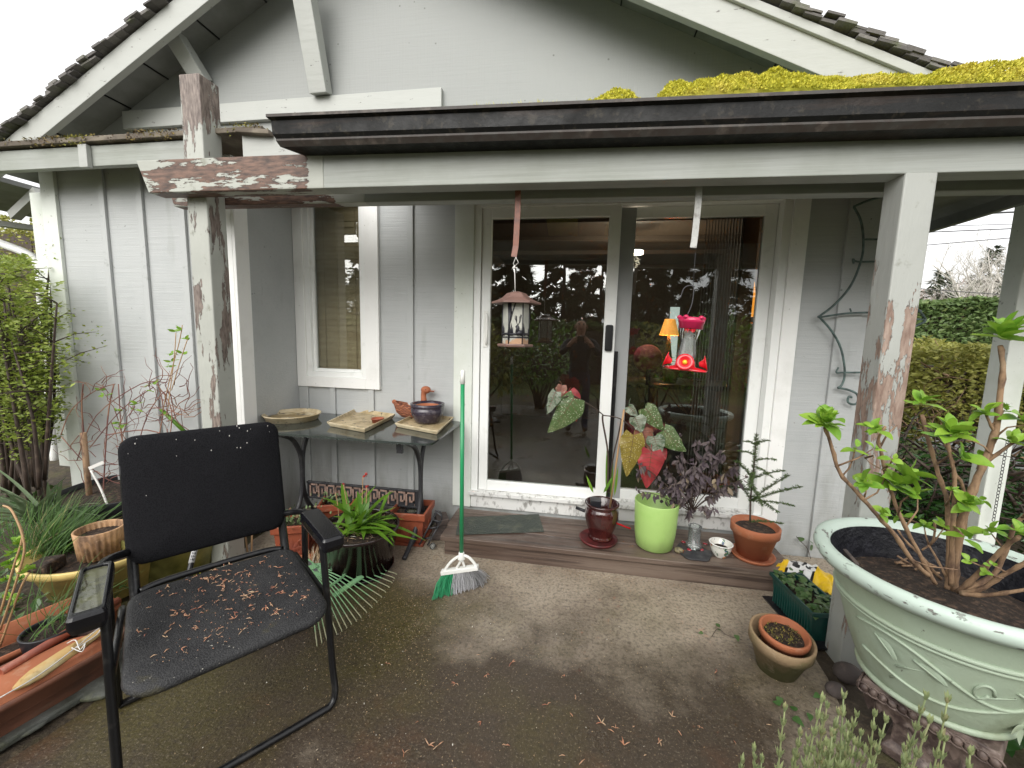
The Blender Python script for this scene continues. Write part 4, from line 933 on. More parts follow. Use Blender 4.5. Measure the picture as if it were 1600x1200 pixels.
for s in (-1, 1):
    b = MB(); A = (s * .327)
    nA = 14
    def armring(s_, z, n0, n1, wd, r):
        out = []
        for ccx, ccn, a0 in ((wd - r, n1 - r, 0), (-wd + r, n1 - r, 90), (-wd + r, n0 + r, 180), (wd - r, n0 + r, 270)):
            for i in range(4):
                a = rad(a0 + 30 * i); out.append(cp(A + (ccx + r * cos(a)), ccn + r * sin(a), z))
        return out
    n0, n1 = .0, .325
    L_ = [armring(1, .578, n0 + .01, n1 - .01, .034, .012), armring(1, .60, n0, n1, .041, .014), armring(1, .626, n0, n1, .041, .014), armring(1, .636, n0 + .006, n1 - .006, .036, .012)]
    if s < 0: L_ += [armring(1, .637, n0 + .025, n1 - .02, .028, .012), armring(1, .612, n0 + .028, n1 - .024, .025, .012)]
    else: L_ += [armring(1, .638, n0 + .012, n1 - .012, .030, .012)]
    vs = sum(L_, []); k = 16
    b.add(vs, [(i * k + j, i * k + (j + 1) % k, (i + 1) * k + (j + 1) % k, (i + 1) * k + j) for i in range(len(L_) - 1) for j in range(k)] + [list(range(k - 1, -1, -1)), [len(vs) - k + j for j in range(k)]], 0, False)
    o = b.build('armrest', 'armplastic', ch, bev=.003)
    b = MB(); ctube(b, [(s * .325, .30, .61), (s * .318, .36, .612), (s * .30, .42, .60), (s * .262, .47, .585)], .014); b.build('arm_tube', 'black', ch)
    if s < 0:
        b = MB(); b.add(armring(1, .628, n0 + .027, n1 - .022, .027, .012), [list(range(k))]); b.build('rainwater', 'water', ch)
# maple flowers and specks on the seat
b = MB()
def flower(b, p, up=V((0, 0, 1)), s=1.0, sp=None):
    for k in range(random.randint(1, 4)):
        a = U(0, 2 * pi); d = V((cos(a), sin(a), U(0, .35))); L = U(.010, .024) * s
        q = p + d * L * .5 + V((0, 0, .004)); e = p + d * L + V((U(-.004, .004), U(-.004, .004), U(0, .003)))
        b.tube([p + V((0, 0, .002)), q, e], [.0011 * s, .0019 * s, .0007 * s], 4)
for k in range(165):
    u_, v_ = (random.gauss(.02, .13), random.gauss(.20, .12)) if k % 2 else (U(-.24, .24), U(-.07, .4))
    if abs(u_) > .24 or not -.08 < v_ < .40: continue
    flower(b, cp(u_, v_, .453), s=U(.35, .95))
for k in range(330):
    u_, v_ = U(-.24, .24), U(-.1, .39); b.ball(cp(u_, v_, .452), U(.0009, .0019), 5)
tag(rehome(b.build('fallen_flowers', 'litter')), 'scatter of orange brown maple flowers on the black chair seat', 'fallen flowers', kind='stuff')
# debris on the concrete
b = MB()
for k in range(4200):
    if k < 1900:
        x, y = random.gauss(-.82, .24), random.gauss(1.78, .25)
    elif k < 2900: x, y = U(-.9, 1.2), yst - abs(random.gauss(0, .05)) - .01
    else: x, y = U(-1.3, 1.05), U(.45, 2.3)
    if y > yst + .0 or x < -1.75 or x > 1.1: continue
    d = V((U(-1, 1), U(-1, 1), U(-.1, .3))); b.card((x, y, .003), d, (U(-.4, .4), U(-.4, .4), 1), U(.003, .009), U(.002, .004))
tag(rehome(b.build('seed_litter', 'seeds')), 'tan seed husks swept over the wet concrete near the broom', 'litter', kind='stuff')
b = MB()
for (px, py) in [(1030, 1160), (940, 1130), (950, 1140), (895, 1120), (975, 1165), (1010, 1180), (905, 1195), (790, 1165), (685, 1165), (670, 1165), (752, 1128), (855, 1102), (1050, 1120), (800, 1035), (1120, 1050), (760, 1055), (715, 1055), (1065, 1150)]: flower(b, gz(px, py, .0), s=1.15)
for k in range(40): flower(b, V((U(-1.2, 1.0), U(.45, 1.6), 0)), s=U(.5, 1))
tag(rehome(b.build('fallen_flowers', 'litter')), 'few brown maple flowers strewn over the dark wet concrete', 'fallen flowers', kind='stuff')

# ================================================================== POTS: helpers
def potprof(rt_, rb_, h, rim=.0, rimh=0, th=.008, soil=.8):
    o = [(.001, 0), (rb_, 0)]
    if rim: o += [(rt_ - rim - .001, h - rimh), (rt_, h - rimh + .002), (rt_ + .001, h - .004), (rt_ - .002, h)]
    else: o += [(rt_, h - .003), (rt_ - .002, h)]
    o += [(rt_ - th, h), (rt_ - th - .003, h - .005), (rb_ + (rt_ - rb_) * soil - th - rim, h * soil)]
    return o
def pot(name, label, cat, c, rt_, rb_, h, m, rim=0, rimh=0, soil=.8, soilm='soil', part='pot', n=44, tilt=None, group=None, ripple=None, th=.008):
    c = V(c); t = thing(name, label, cat, c, group)
    pr = potprof(rt_, rb_, h, rim, rimh, th, soil)
    b = MB(); b.lathe(pr, c, n, tilt=tilt, ripple=ripple); b.build(part, m, t)
    rs = pr[-1][0] * .995
    if soilm:
        b = MB(); vs = [(.001, h * soil + .008)] + [(rs * k / 4, h * soil + .004 * (4 - k) / 4 + U(-.002, .002)) for k in range(1, 5)]
        b.lathe(vs, c, 24, tilt=tilt); b.build('soil', soilm, t)
    return t
def saucer(name, label, c, r, h, m, group=None):
    c = V(c); b = MB(); b.lathe([(.001, 0), (r * .9, 0), (r, h), (r - .007, h), (r * .86, .008), (.001, .008)], c, 44)
    return tag(rehome(b.build(name, m)), label, 'saucer', group)

# ================================================================== ON THE STEP
SZ = .131
q = (gz(902, 840, SZ) + gz(966, 840, SZ)) / 2; sc = V((q.x + .0, 2.49, SZ))
saucer('saucer', 'dark red round saucer under the maroon glazed pot', sc, .122, .022, 'maroon_matte')
pc = sc + V((.015, .03, .009)); t = thing('maroon_pot', 'shiny maroon glazed urn pot on a dark red saucer', 'plant pot', pc)
b = MB(); b.lathe([(.001, 0), (.078, 0), (.080, .012), (.072, .020), (.072, .03), (.092, .08), (.106, .14), (.108, .18), (.098, .205), (.092, .212), (.108, .226), (.110, .234), (.100, .238), (.092, .228), (.086, .17), (.001, .165)], pc, 48); b.build('pot', 'maroon', t)
b = MB(); b.lathe([(.001, .172), (.088, .168)], pc, 24); b.build('soil', 'soil', t)
b = MB(); b.box(pc.x - .075, pc.x - .01, pc.y - .055, pc.y + .01, SZ + .18, SZ + .275); b.build('nursery_pot', 'potblack', t, bev=.004)
# begonia: canes, stake and hanging angel-wing leaves
bg = thing('begonia', 'cane begonia with hanging spotted and crimson wing leaves in maroon pot', 'plant', pc + V((0, 0, .17)))
yb0 = pc.y
b = MB()
def pxp(L, y0, y1=None):
    n = len(L); return [gy(x, y, y0 + ((y1 if y1 is not None else y0) - y0) * i / max(1, n - 1)) for i, (x, y) in enumerate(L)]
b.tube(smooth(pxp([(949, 770), (950, 710), (942, 660), (942, 648)], yb0, yb0 - .02)), .0055, 8)
b.tube(smooth(pxp([(942, 648), (928, 637), (905, 623), (893, 618), (880, 621)], yb0 - .02, yb0 - .1)), .0036, 8)
b.tube(smooth(pxp([(942, 649), (958, 651), (972, 656), (992, 672)], yb0 - .02, yb0 - .03)), .0036, 8)
b.tube(smooth(pxp([(952, 770), (957, 720), (966, 680), (971, 655)], yb0 + .01, yb0)), .0045, 8)
b.tube(smooth(pxp([(992, 672), (1000, 685), (1010, 700)], yb0 - .03, yb0 - .06)), .003, 6)
b.build('cane', 'barkdark', bg)
b = MB(); 
for k in range(3):
    b.leaf(gy(948 + 6 * k, 775, yb0 + .01), V((-.05 + .06 * k, .02, 1)), (0, -1, 0), .30 - .05 * k, .016, 6, .05, .2)
for dx in (-1, 1): b.leaf(gy(935 + dx * 8, 770, yb0 - .04), V((.35 * dx, -.2, .8)), (0, -1, 0), .12, .018, 6, .25, .2)
b.build('shoots', 'lilyleaf', bg)
b = MB(); b.tube(pxp([(953, 793), (975, 640)], yb0 - .03, yb0 - .05), .006, 6); b.build('stake', 'cane', bg)
wing = lambda t: (.42 + .9 * (t / .3) ** .6 * .65 if t < .3 else 1.0 * (1 - (t - .3) / .7) ** .62) if 0 < t < 1 else (.35 if t <= 0 else .03)
wing2 = lambda t: max(.02, .62 + .38 * sin(pi / 2 * min(1, t / .28)) if t < .28 else (1 - (t - .28) / .72) ** .8 * (1 + .25 * (t - .28)))
for (p0, p1, wpx, m, y) in [
    ((897, 622), (855, 674), 38, 'spotleaf', yb0 - .10), ((888, 612), (900, 658), 27, 'redleaf', yb0 - .06), ((868, 612), (852, 645), 20, 'greyleaf', yb0 - .10), ((878, 602), (873, 622), 18, 'redbrownleaf', yb0 - .05),
    ((982, 635), (998, 650), 15, 'greyleaf', yb0 - .03), ((992, 652), (1000, 676), 24, 'greyleaf', yb0 - .07), ((1008, 638), (1038, 672), 27, 'spotleaf', yb0 - .06),
    ((990, 680), (980, 745), 34, 'goldleaf', yb0 - .10), ((1003, 672), (1012, 702), 28, 'redbrownleaf', yb0 - .05), ((1015, 690), (1000, 720), 20, 'redbrownleaf', yb0 - .04),
    ((1022, 682), (1030, 712), 26, 'greyleaf', yb0 - .09), ((1038, 672), (1074, 704), 30, 'spotleaf', yb0 - .08), ((1018, 706), (1010, 763), 36, 'redleaf', yb0 - .11), ((1030, 705), (1040, 718), 22, 'redleaf', yb0 - .05)]:
    a = gy(*p0, y); e = gy(*p1, y - .025); L = (e - a).length; Wd = wpx / FPX * y * 1.12
    up = (V((0, 0, CAMZ)) - a).normalized() + V((U(-.45, .45), 0, U(-.2, .5))); d = (e - a).normalized(); sdl = d.cross(up).normalized(); nl_ = sdl.cross(d)
    if nl_.dot(V((0, 0, CAMZ)) - a) < 0: nl_ = -nl_
    kk, ms_ = 14, 4; asy = U(-.16, .16); b = MB(); vs = []
    def lp_(t, s_):
        hw = Wd / 2 * wing2(t) * (1 + asy * (1 if s_ > 0 else -1)); rip = .055 * Wd * abs(s_) ** 2 * sin(t * 17 + s_ * 2) + .035 * Wd * sin(t * 21 - abs(s_) * 7) * abs(s_)
        c = a + d * (L * 1.04 * t) + sdl * (.10 * L * sin(t * 2.6) * asy * 3)
        return c + sdl * (hw * s_) + d * (-.10 * L * abs(s_) * (1 - t)) + nl_ * (-.20 * L * t * t - .22 * abs(hw) * abs(s_) ** 1.5 + rip)
    for i in range(kk + 1):
        for j in range(-ms_, ms_ + 1): vs.append(lp_(i / kk, j / ms_))
    w_ = 2 * ms_ + 1; b.add(vs, [(i * w_ + j, i * w_ + j + 1, (i + 1) * w_ + j + 1, (i + 1) * w_ + j) for i in range(kk) for j in range(w_ - 1)], 0, True)
    vn = MB(); vn.tube([lp_(t / 12, 0) + nl_ * .0006 for t in range(13)], [.0016 - .0001 * t for t in range(13)], 4)
    for q_ in range(1, 7):
        for sg in (-1, 1): vn.tube([lp_(min(.99, q_ * .115 - .08 + .16 * u_), sg * u_ * .95) + nl_ * .0006 for u_ in (0, .25, .5, .75, 1)], [.0011, .001, .0008, .0006, .0004], 4)
    vn.build('leaf_veins', 'veins', bg)
    pt_ = a + V((U(-.03, .03), .03, U(.02, .05))); b.tube([a, (a + pt_) / 2 + V((0, 0, .01)), pt_], .0014, 4)
    b.build('leaf', m, bg)
# lime pot
lc = (gz(988, 850, SZ) + gz(1055, 855, SZ)) / 2; lc.y += .0; lc.z = SZ
lime = thing('lime_pot', 'tall lime green glazed pot, the largest pot on the step', 'plant pot', lc)
rl = .128; b = MB(); b.lathe([(.001, 0), (rl * .74, 0), (rl * .86, .012), (rl * .96, .10), (rl * 1.03, .295), (rl * 1.01, .301), (rl * .96, .295), (rl * .90, .05), (.001, .045)], lc, 52); b.build('pot', 'lime', lime)
# sage, drooping purple leaves
jc = gz(1083, 858, SZ); jc.y = 2.5; jc.z = SZ
sg = thing('sage_plant', 'purple sage with drooping dusty leaves beside the lime pot', 'plant', jc + V((0, 0, .10)))
st, lf = MB(), MB()
tipsg = [(1062, 690, 16), (1112, 690, 22), (1128, 715, 20), (1150, 735, 22), (1145, 765, 16), (1060, 725, 18), (1040, 740, 18), (1048, 765, 20), (1070, 755, 26), (1085, 735, 22), (1095, 760, 20), (1075, 780, 20), (1105, 720, 14), (1052, 790, 14), (1115, 805, 10), (1075, 810, 12), (998, 745, 12), (1000, 735, 10), (995, 775, 8), (1032, 770, 14), (1090, 700, 12), (1165, 755, 10)]
for (px, py, npx) in tipsg:
    y = U(2.34, 2.52); e = gy(px, py - 8, y); s0 = gy(1080, 800, 2.48); m = s0.lerp(e, .55) + V((0, 0, .05))
    st.tube(bez(s0, m, e, 6), [.0035, .003, .0028, .0025, .0022, .002, .0015], 5)
    for k in range(int(npx * 1.7)):
        t_ = U(.4, 1.02); p = s0 * (1 - t_) ** 2 + m * 2 * t_ * (1 - t_) + e * t_ * t_; p = p + rdir() * U(0, .022)
        d = rdir(-1, .1) + V((0, -.25, -.9 if py > 700 else -.5))
        lf.leaf(p, d, rdir(), U(.034, .062), U(.016, .026), 3, U(0, .4), .25)
    for k in range(5): lf.leaf(e, rdir(.1, 1) , rdir(), U(.018, .03), U(.008, .013), 3, .2, .25)
st.build('stems', 'barkdark', sg); lf.build('leaves', 'sageleaf', sg)
# glass jar on a trivet
b = MB(); b.lathe([(.001, .002), (.044, .002), (.047, .012), (.045, .03), (.035, .034), (.036, .13), (.040, .14), (.036, .14), (.032, .13), (.031, .04), (.001, .036)], jc + V((0, 0, .014)), 32)
tag(rehome(b.build('glass_jar', 'jarglass')), 'clear glass jar standing on the dark gemmed trivet', 'jar')
tr = thing('trivet', 'flat dark trivet with red glass gems under the glass jar', 'trivet', jc)
b = MB(); b.lathe([(.001, 0), (.10, 0), (.104, .006), (.10, .011), (.001, .011)], jc + V((-.01, -.04, 0)), 40, ripple=lambda a, z: .06 * cos(6 * a)); b.build('plate', 'iron', tr)
for (px, py) in ((1077, 858), (1096, 858), (1068, 846), (1102, 849)): q = gz(px, py, SZ + .014); MB().lathe([(.014, 0), (.012, .004), (.001, .005)], (q.x, q.y, SZ + .0115), 14).build('gem', 'gem', tr)
q = gz(1060, 864, SZ); b = MB(); b.ball((q.x, q.y, SZ + .018), .024, 20, (1.1, .9, .78)); o = b.build('pebble', 'pebble'); tag(rehome(o), 'single speckled brown pebble at the front edge of the step', 'pebble')
q = gz(1130, 876, SZ); bc = V((q.x, q.y + .055, SZ)); t = thing('porcelain_bowl', 'small painted porcelain bowl with flower pattern on the step', 'bowl', bc)
b = MB(); b.lathe([(.001, 0), (.034, 0), (.036, .006), (.052, .03), (.059, .055), (.060, .07), (.064, .08), (.067, .083), (.062, .084), (.056, .075), (.05, .05), (.001, .045)], bc, 40); b.build('bowl', 'porcelain', t)
b = MB(); b.lathe([(.0615, .079), (.0680, .0835), (.0625, .0865), (.058, .083)], bc, 40); b.build('rim', 'plasticwhite', t)
b = MB(); b.lathe([(.001, .05), (.051, .05)], bc, 20); b.build('soil', 'soil', t)
tc2 = V((gz(1180, 880, SZ).x + .02, 2.50, SZ))
saucer('saucer', 'orange terracotta saucer under the fir seedling pot on the step', tc2 + V((-.005, -.01, 0)), .122, .022, 'terra')
pot('terracotta_pot', 'clean orange terracotta pot at the right end of the step', 'plant pot', tc2 + V((0, 0, .009)), .132, .084, .195, 'terra', rim=.010, rimh=.055, soil=.84)
# fir seedling
fs0 = gy(1172, 815, tc2.y); ft = gy(1182, 678, tc2.y - .0)
fr = thing('fir_seedling', 'thin young fir seedling with flat needle branches in terracotta pot', 'plant', fs0)
b, nl = MB(), MB(); tr_ = smooth([fs0, fs0.lerp(ft, .3) + V((-.006, 0, 0)), fs0.lerp(ft, .7), ft], 6); b.tube(tr_, [.006 - .004 * i / 18 for i in range(19)], 6)
def needles(path, L, dens=1.0):
    for i in range(len(path) - 1):
        a, c = path[i], path[i + 1]; d = (c - a)
        for k in range(int(d.length * 900 * dens) + 1):
            p = a + d * U(0, 1); sd = rdir(-.4, .4); nl.card(p, d.normalized() * .5 + sd, rdir(), U(.7, 1.1) * L, .0042)
for (s0_, tip, dr) in [(.30, (1232, 742), -.02), (.33, (1252, 760), -.05), (.28, (1240, 790), -.03), (.50, (1225, 735), 0), (.55, (1150, 720), 0), (.42, (1125, 760), 0), (.38, (1215, 800), 0), (.72, (1212, 718), .01), (.75, (1155, 705), .01), (.88, (1200, 688), .02), (.88, (1163, 690), .02), (.62, (1205, 745), -.06), (.6, (1170, 760), -.12), (.45, (1190, 790), -.1), (.30, (1145, 735), .08), (.05, (1222, 818), -.05)]:
    i = min(17, int(s0_ * 18)); a = tr_[i]; e = gy(*tip, tc2.y + dr - .02); m = (a + e) / 2 + V((0, 0, .018)); path = bez(a, m, e, 7)
    b.tube(path, .0016, 4); needles(path, .021, 1.5)
needles(tr_[7:], .021, 1.3)
b.build('trunk', 'barkdark', fr); nl.build('needles', 'firleaf', fr)
# stick-like tools on the step behind the maroon pot
b = MB(); b.tube(pxp([(900, 793), (920, 801)], 2.62, 2.6), .011, 8); b.tube(pxp([(920, 801), (985, 826)], 2.60, 2.58), .006, 8, mi=1); tag(rehome(b.build('hand_tool', ['potblack', 'redplastic'])), 'small black and red hand tool lying behind the maroon pot', 'hand tool')

# boot scraper, bricks, glass insulator beside the step
bs_ = thing('boot_scraper', 'rusty iron boot scraper frame leaning between table foot and step', 'boot scraper', gz(682, 850, 0))
b = MB(); y = 2.38
for L in ([(655, 852), (682, 800)], [(668, 852), (690, 812)], [(682, 800), (690, 806), (690, 812)], [(660, 842), (676, 840)], [(668, 826), (682, 824)], [(676, 812), (688, 816)]): b.tube(pxp(L, y - .05, y + .05) if L[0][1] > L[-1][1] + 10 else pxp(L, y), .006, 6)
b.tube(smooth(pxp([(680, 798), (688, 800), (690, 812), (682, 818)], y + .06)), .005, 6)
b.build('frame', 'iron', bs_)
for k, (px, py, rz) in enumerate([(686, 838, .2), (690, 826, .5)]):
    q = gz(px, py, 0); b = MB(); b.obox(V((q.x, q.y, .03 + .045 * k)), ((cos(rz), sin(rz), 0), (-sin(rz), cos(rz), 0), (0, 0, 1)), (.045, .07, .022)); o = b.build('brick', 'brick', bev=.004); tag(rehome(o), ('dark lower brick wedged beside the wooden step end' if k == 0 else 'upper dark brick resting on another beside the step'), 'brick')
q = gz(676, 858, 0); b = MB(); b.ball((q.x, q.y, .022), .022, 16); tag(rehome(b.build('glass_float', 'jarglass')), 'small clear glass ball on the concrete by the step', 'glass ball')

# ================================================================== HANGING FEEDERS
def strap(px0_, px1_, y, m, label):
    a, e = gy(px0_[0], px0_[1], y), gy(px1_[0], px1_[1], y - .01); a.z = zb0 + .05
    b = MB(); pts = [a, a.lerp(e, .4) + V((.002, 0, 0)), a.lerp(e, .85) + V((-.002, 0, 0)), e + V((-.008, -.01, 0))]
    for p, q in zip(pts, pts[1:]): b.bar(p, q + (q - p) * .01, .028, .004, up=(0, 1, 0))
    return tag(rehome(b.build('hanging_strap', m, bev=.001)), label, 'strap')
strap((809, 306), (806, 402), 1.955, 'copper', 'rusty copper metal strap hanging above the birdseed lantern')
strap((1091, 306), (1085, 388), 1.955, 'greystrap', 'pale grey metal strap hanging in front of the dark door glass')
fy = 1.93
ftop = gy(805, 459, fy); fbot = gy(805, 541, fy)
fd = thing('bird_feeder', 'hexagon bird feeder lantern with deer cutouts and pinkish brown roof', 'bird feeder', fbot)
b = MB(); b.tube([gy(806, 402, fy), gy(802, 412, fy) , gy(804, 416, fy)], .0015, 5); b.tube([gy(806, 402, fy), gy(810, 410, fy), gy(804, 416, fy)], .0015, 5); b.tube([gy(804, 414, fy), ftop], .0022, 6); b.lathe([(.001, 0), (.010, 0), (.010, .005), (.001, .005)], gy(804, 419, fy), 12); b.build('hanger', 'string', fd)
hx = .5 * (gy(824, 500, fy) - gy(784, 500, fy)).x; rr_ = .5 * (gy(842, 474, fy) - gy(768, 474, fy)).x
zb = fbot.z + .012; zt_ = gy(805, 473, fy).z; fc = V((fbot.x, fy, 0))
def hexp(r, z, off=.15): return [fc + V((r * cos(off + i * pi / 3), r * sin(off + i * pi / 3), z)) for i in range(6)]
b = MB(); lev = [(rr_ * 1.03, zt_ - .006), (rr_ * 1.03, zt_ + .002), (rr_ * .82, zt_ + .010), (rr_ * .58, zt_ + .024), (rr_ * .40, zt_ + .044), (.02, zt_ + .052), (.004, zt_ + .052)]
vs = sum([hexp(r, z) for r, z in lev], []); b.add(vs, [(i * 6 + j, i * 6 + (j + 1) % 6, (i + 1) * 6 + (j + 1) % 6, (i + 1) * 6 + j) for i in range(len(lev) - 1) for j in range(6)] + [(5, 4, 3, 2, 1, 0)]); b.build('roof', 'feederroof', fd)
b = MB(); lo, hi = hexp(hx, zb), hexp(hx, zt_ - .007)
b.add(lo + hi, [(j, (j + 1) % 6, 6 + (j + 1) % 6, 6 + j) for j in range(6)]); b.build('panels', 'frosted', fd)
b = MB(); lo = hexp(hx * 1.03, 0)
for j in range(6): b.tube([(lo[j].x, lo[j].y, zb), (lo[j].x, lo[j].y, zt_ - .006)], .0028, 6)
# silhouettes on the front panels: bare trunk with branches, antlered deer, pine outlines
def onface(j, u_, v_):
    a, c = hexp(hx * 1.012, 0)[j], hexp(hx * 1.012, 0)[(j + 1) % 6]; p = a.lerp(c, u_); p.z = zb + v_ * (zt_ - zb); return p
def strok(j, pts, r): b.tube([onface(j, *p) for p in pts], r, 5)
F1, F0 = 4, 3
for j in (F1, F0, 5):
    strok(j, [(.0, .16), (1, .16)], .0035); strok(j, [(.02, .23), (.98, .25)], .0055)
    for (u_, h_) in ((.08, .42), (.18, .5), (.28, .4), (.9, .38)): strok(j, [(u_, .2), (u_, h_ * .8), (u_, h_)], [.005, .003, .0006])
strok(F1, [(.0, .1), (.02, .5), (.10, .99)], .005); strok(F1, [(.02, .45), (.28, .8), (.45, .98)], .0032); strok(F1, [(.18, .66), (.12, .98)], .002); strok(F0, [(.97, .1), (.93, .6), (.82, .98)], .003)
strok(F1, [(.55, .24), (.75, .27), (.98, .26)], [.010, .014, .012]); strok(F1, [(.62, .28), (.66, .40), (.60, .45)], [.011, .008, .005]); strok(F1, [(.62, .43), (.50, .40)], [.006, .003])
for q in ([(.63, .46), (.52, .55), (.50, .68)], [(.57, .52), (.56, .66)], [(.66, .46), (.82, .53), (.92, .70)], [(.76, .50), (.78, .66)], [(.85, .56), (.84, .70)], [(.54, .54), (.44, .60), (.43, .66)]): strok(F1, q, .0016)
b.build('deer_silhouettes', 'silhouette', fd)
b = MB(); lev = [(.004, zb - .014), (hx * 1.35, zb - .014), (hx * 1.4, zb - .006), (hx * 1.35, zb - .001), (.004, zb - .001)]; vs = sum([hexp(r, z) for r, z in lev], []); b.add(vs, [(i * 6 + j, i * 6 + (j + 1) % 6, (i + 1) * 6 + (j + 1) % 6, (i + 1) * 6 + j) for i in range(4) for j in range(6)]); b.build('tray', 'feederroof', fd)

hy = 1.93; hc = gy(1069, 578, hy); h0_ = hc.z; sc_ = hy / FPX * 1.16
HS = 1.62
hm = thing('hummingbird_feeder', 'red and clear hummingbird feeder with red flower ports hanging from beam', 'hummingbird feeder', hc)
hb2 = gy(1073, 495, hy).z; tiltm = Matrix.Rotation(rad(4), 3, 'Y')
def hp_(x, y, z): return hc + tiltm @ V((x, y, z))
H_ = hb2 - h0_; 
b = MB(); b.lathe([(r * HS, z) for r, z in [(.020, .04), (.024, .07), (.019, H_ * .52), (.024, H_ * .72), (.030, H_ * .80), (.029, H_ * .80), (.018, H_ * .52), (.022, .06)]], hc, 28, tilt=tiltm); b.build('bottle', 'clear', hm)
b = MB(); b.lathe([(r * HS, z) for r, z in [(.001, H_ * .78), (.032, H_ * .78), (.0325, H_ * .88), (.034, H_ * .885), (.036, H_ * .985), (.034, H_ * .985), (.031, H_ * .90), (.001, H_ * .90)]], hc, 30, tilt=tiltm, ripple=lambda a, z: 0.0); 
for k in range(5):
    a = k * 2 * pi / 5 + .2; p = hp_(.033 * HS * cos(a), .033 * HS * sin(a), H_ * .985); b.ball(p, .012, 8, (1, 1, .8))
b.build('cap', 'pinkred', hm)
b = MB(); b.lathe([(r * HS, z) for r, z in [(.001, .002), (.052, .0), (.056, .004), (.052, .010), (.028, .018), (.024, .045), (.001, .048)]], hc, 32, tilt=tiltm, ripple=lambda a, z: .18 * cos(4 * (a - .75)) if z < .012 else 0); b.build('base', 'redplastic', hm)
for k in range(4):
    a = -pi / 2 - .28 + k * pi / 2; d = tiltm @ V((cos(a), sin(a), .28)); d.normalize(); c0 = hp_(.036 * HS * cos(a), .036 * HS * sin(a), .032)
    b = MB(); b.lathe([(r * HS, z * HS) for r, z in [(.006, 0), (.010, .008), (.016, .015), (.0225, .017), (.0225, .0185), (.015, .017), (.005, .010)]], c0, 24, tilt=d.to_track_quat('Z', 'Y').to_matrix()); fl = b.build('flower_port', 'redplastic', hm)
    b = MB(); b.ball(c0 + d * .021, .0105, 12, (1, 1, 1)); b.build('feeding_port', 'yellowdot', fl)
b = MB(); b.tube(smooth([gy(1063, 466, hy + .0), gy(1069, 450, hy), gy(1080, 446, hy), gy(1084, 452, hy), gy(1081, 475, hy), gy(1074, 492, hy)]), .0022, 6); b.tube([gy(1083, 449, hy), gy(1087, 388, 1.95)], .0009, 4); b.build('hook', 'wire', hm)

# ================================================================== WALL TRELLIS
ty = W - .06; tl = thing('wall_trellis', 'grey green wrought wire trellis with scroll end on the wall', 'trellis', gy(1330, 630, ty))
b = MB(); T = lambda L, r=.007: b.tube(smooth([gy(x, y, ty) for x, y in L], 5), r, 6)
T([(1400, 302), (1372, 309), (1352, 315), (1334, 323)]); T([(1334, 323), (1345, 345), (1349, 375), (1346, 405), (1330, 445), (1305, 475), (1278, 496)]); T([(1281, 496), (1300, 518), (1314, 545), (1320, 580), (1316, 600), (1309, 606)]);
T([(1309, 606), (1325, 609), (1339, 616), (1340, 628), (1333, 632), (1325, 628), (1326, 620), (1331, 621)])
T([(1352, 374), (1400, 374)], .006); T([(1334, 412), (1333, 405), (1342, 409), (1390, 408)], .006); T([(1280, 496), (1320, 490), (1365, 488), (1440, 486)], .006); T([(1310, 574), (1307, 582), (1318, 582), (1360, 582)], .006); T([(1330, 487), (1328, 482)], .005)
T([(1400, 302), (1380, 297)], .006)
# mirrored far half behind the post
T([(1410, 470), (1430, 480), (1446, 500), (1430, 510), (1415, 525)]); T([(1412, 497), (1446, 500)], .005); T([(1418, 330), (1400, 345), (1402, 380), (1412, 430), (1412, 470)]); T([(1415, 525), (1398, 570), (1392, 610), (1380, 616)])
b.build('wire_frame', 'trellis', tl)

# ================================================================== MINT PLANTER on carved stand with hydrangea
PC = V((1.256, 1.455, .27)); PH = .43; 
pm = thing('mint_planter', 'huge mint green planter with vine relief on the carved stand', 'planter', PC)
RT, RB = .352, .178
def rp_(z): t_ = z / PH; return RB + (RT - .035 - RB) * (t_ ** .75)
b = MB(); b.lathe([(.001, 0)] + [(rp_(PH * k / 12), PH * k / 12) for k in range(12)] + [(RT - .034, PH - .03)], PC, 72); b.build('pot', 'mint', pm)
b = MB(); b.lathe([(RT - .036, PH - .045), (RT - .004, PH - .04), (RT + .010, PH - .018), (RT + .006, PH + .004), (RT - .012, PH + .012), (RT - .034, PH + .004), (RT - .042, PH - .012)], PC, 72); b.build('rim', 'mint_lip', pm)
b = MB(); b.lathe([(RT - .042, PH - .012), (RT - .055, PH - .06), (RT - .075, PH - .125)], PC, 64); b.build('lining', 'mint_in', pm)
b = MB(); vs = [(.001, PH - .10), (.08, PH - .10), (.16, PH - .108), (.22, PH - .118), (RT - .075, PH - .125)]; b.lathe(vs, PC, 40); b.build('soil', 'soil', pm)
b = MB()
def on(a, z, o=.0): r = rp_(z) + o; return PC + V((cos(a) * r, sin(a) * r, z))
def around(z0f, a0, a1, r, n=40, o=.002): b.tube([on(a0 + (a1 - a0) * i / n, z0f(i / n), o) for i in range(n + 1)], r, 8)
for z, r in ((.285, .0075), (.270, .006)): around(lambda t: z, 0, 2 * pi, r, 80)
around(lambda t: .012, 0, 2 * pi, .011, 80)
A0, A1 = rad(185), rad(330)
around(lambda t: .23 - .10 * t + .035 * sin(t * 9), A0, A1, .005, 60); around(lambda t: .10 + .05 * t + .03 * sin(t * 8 + 2), A0, A1, .005, 60)
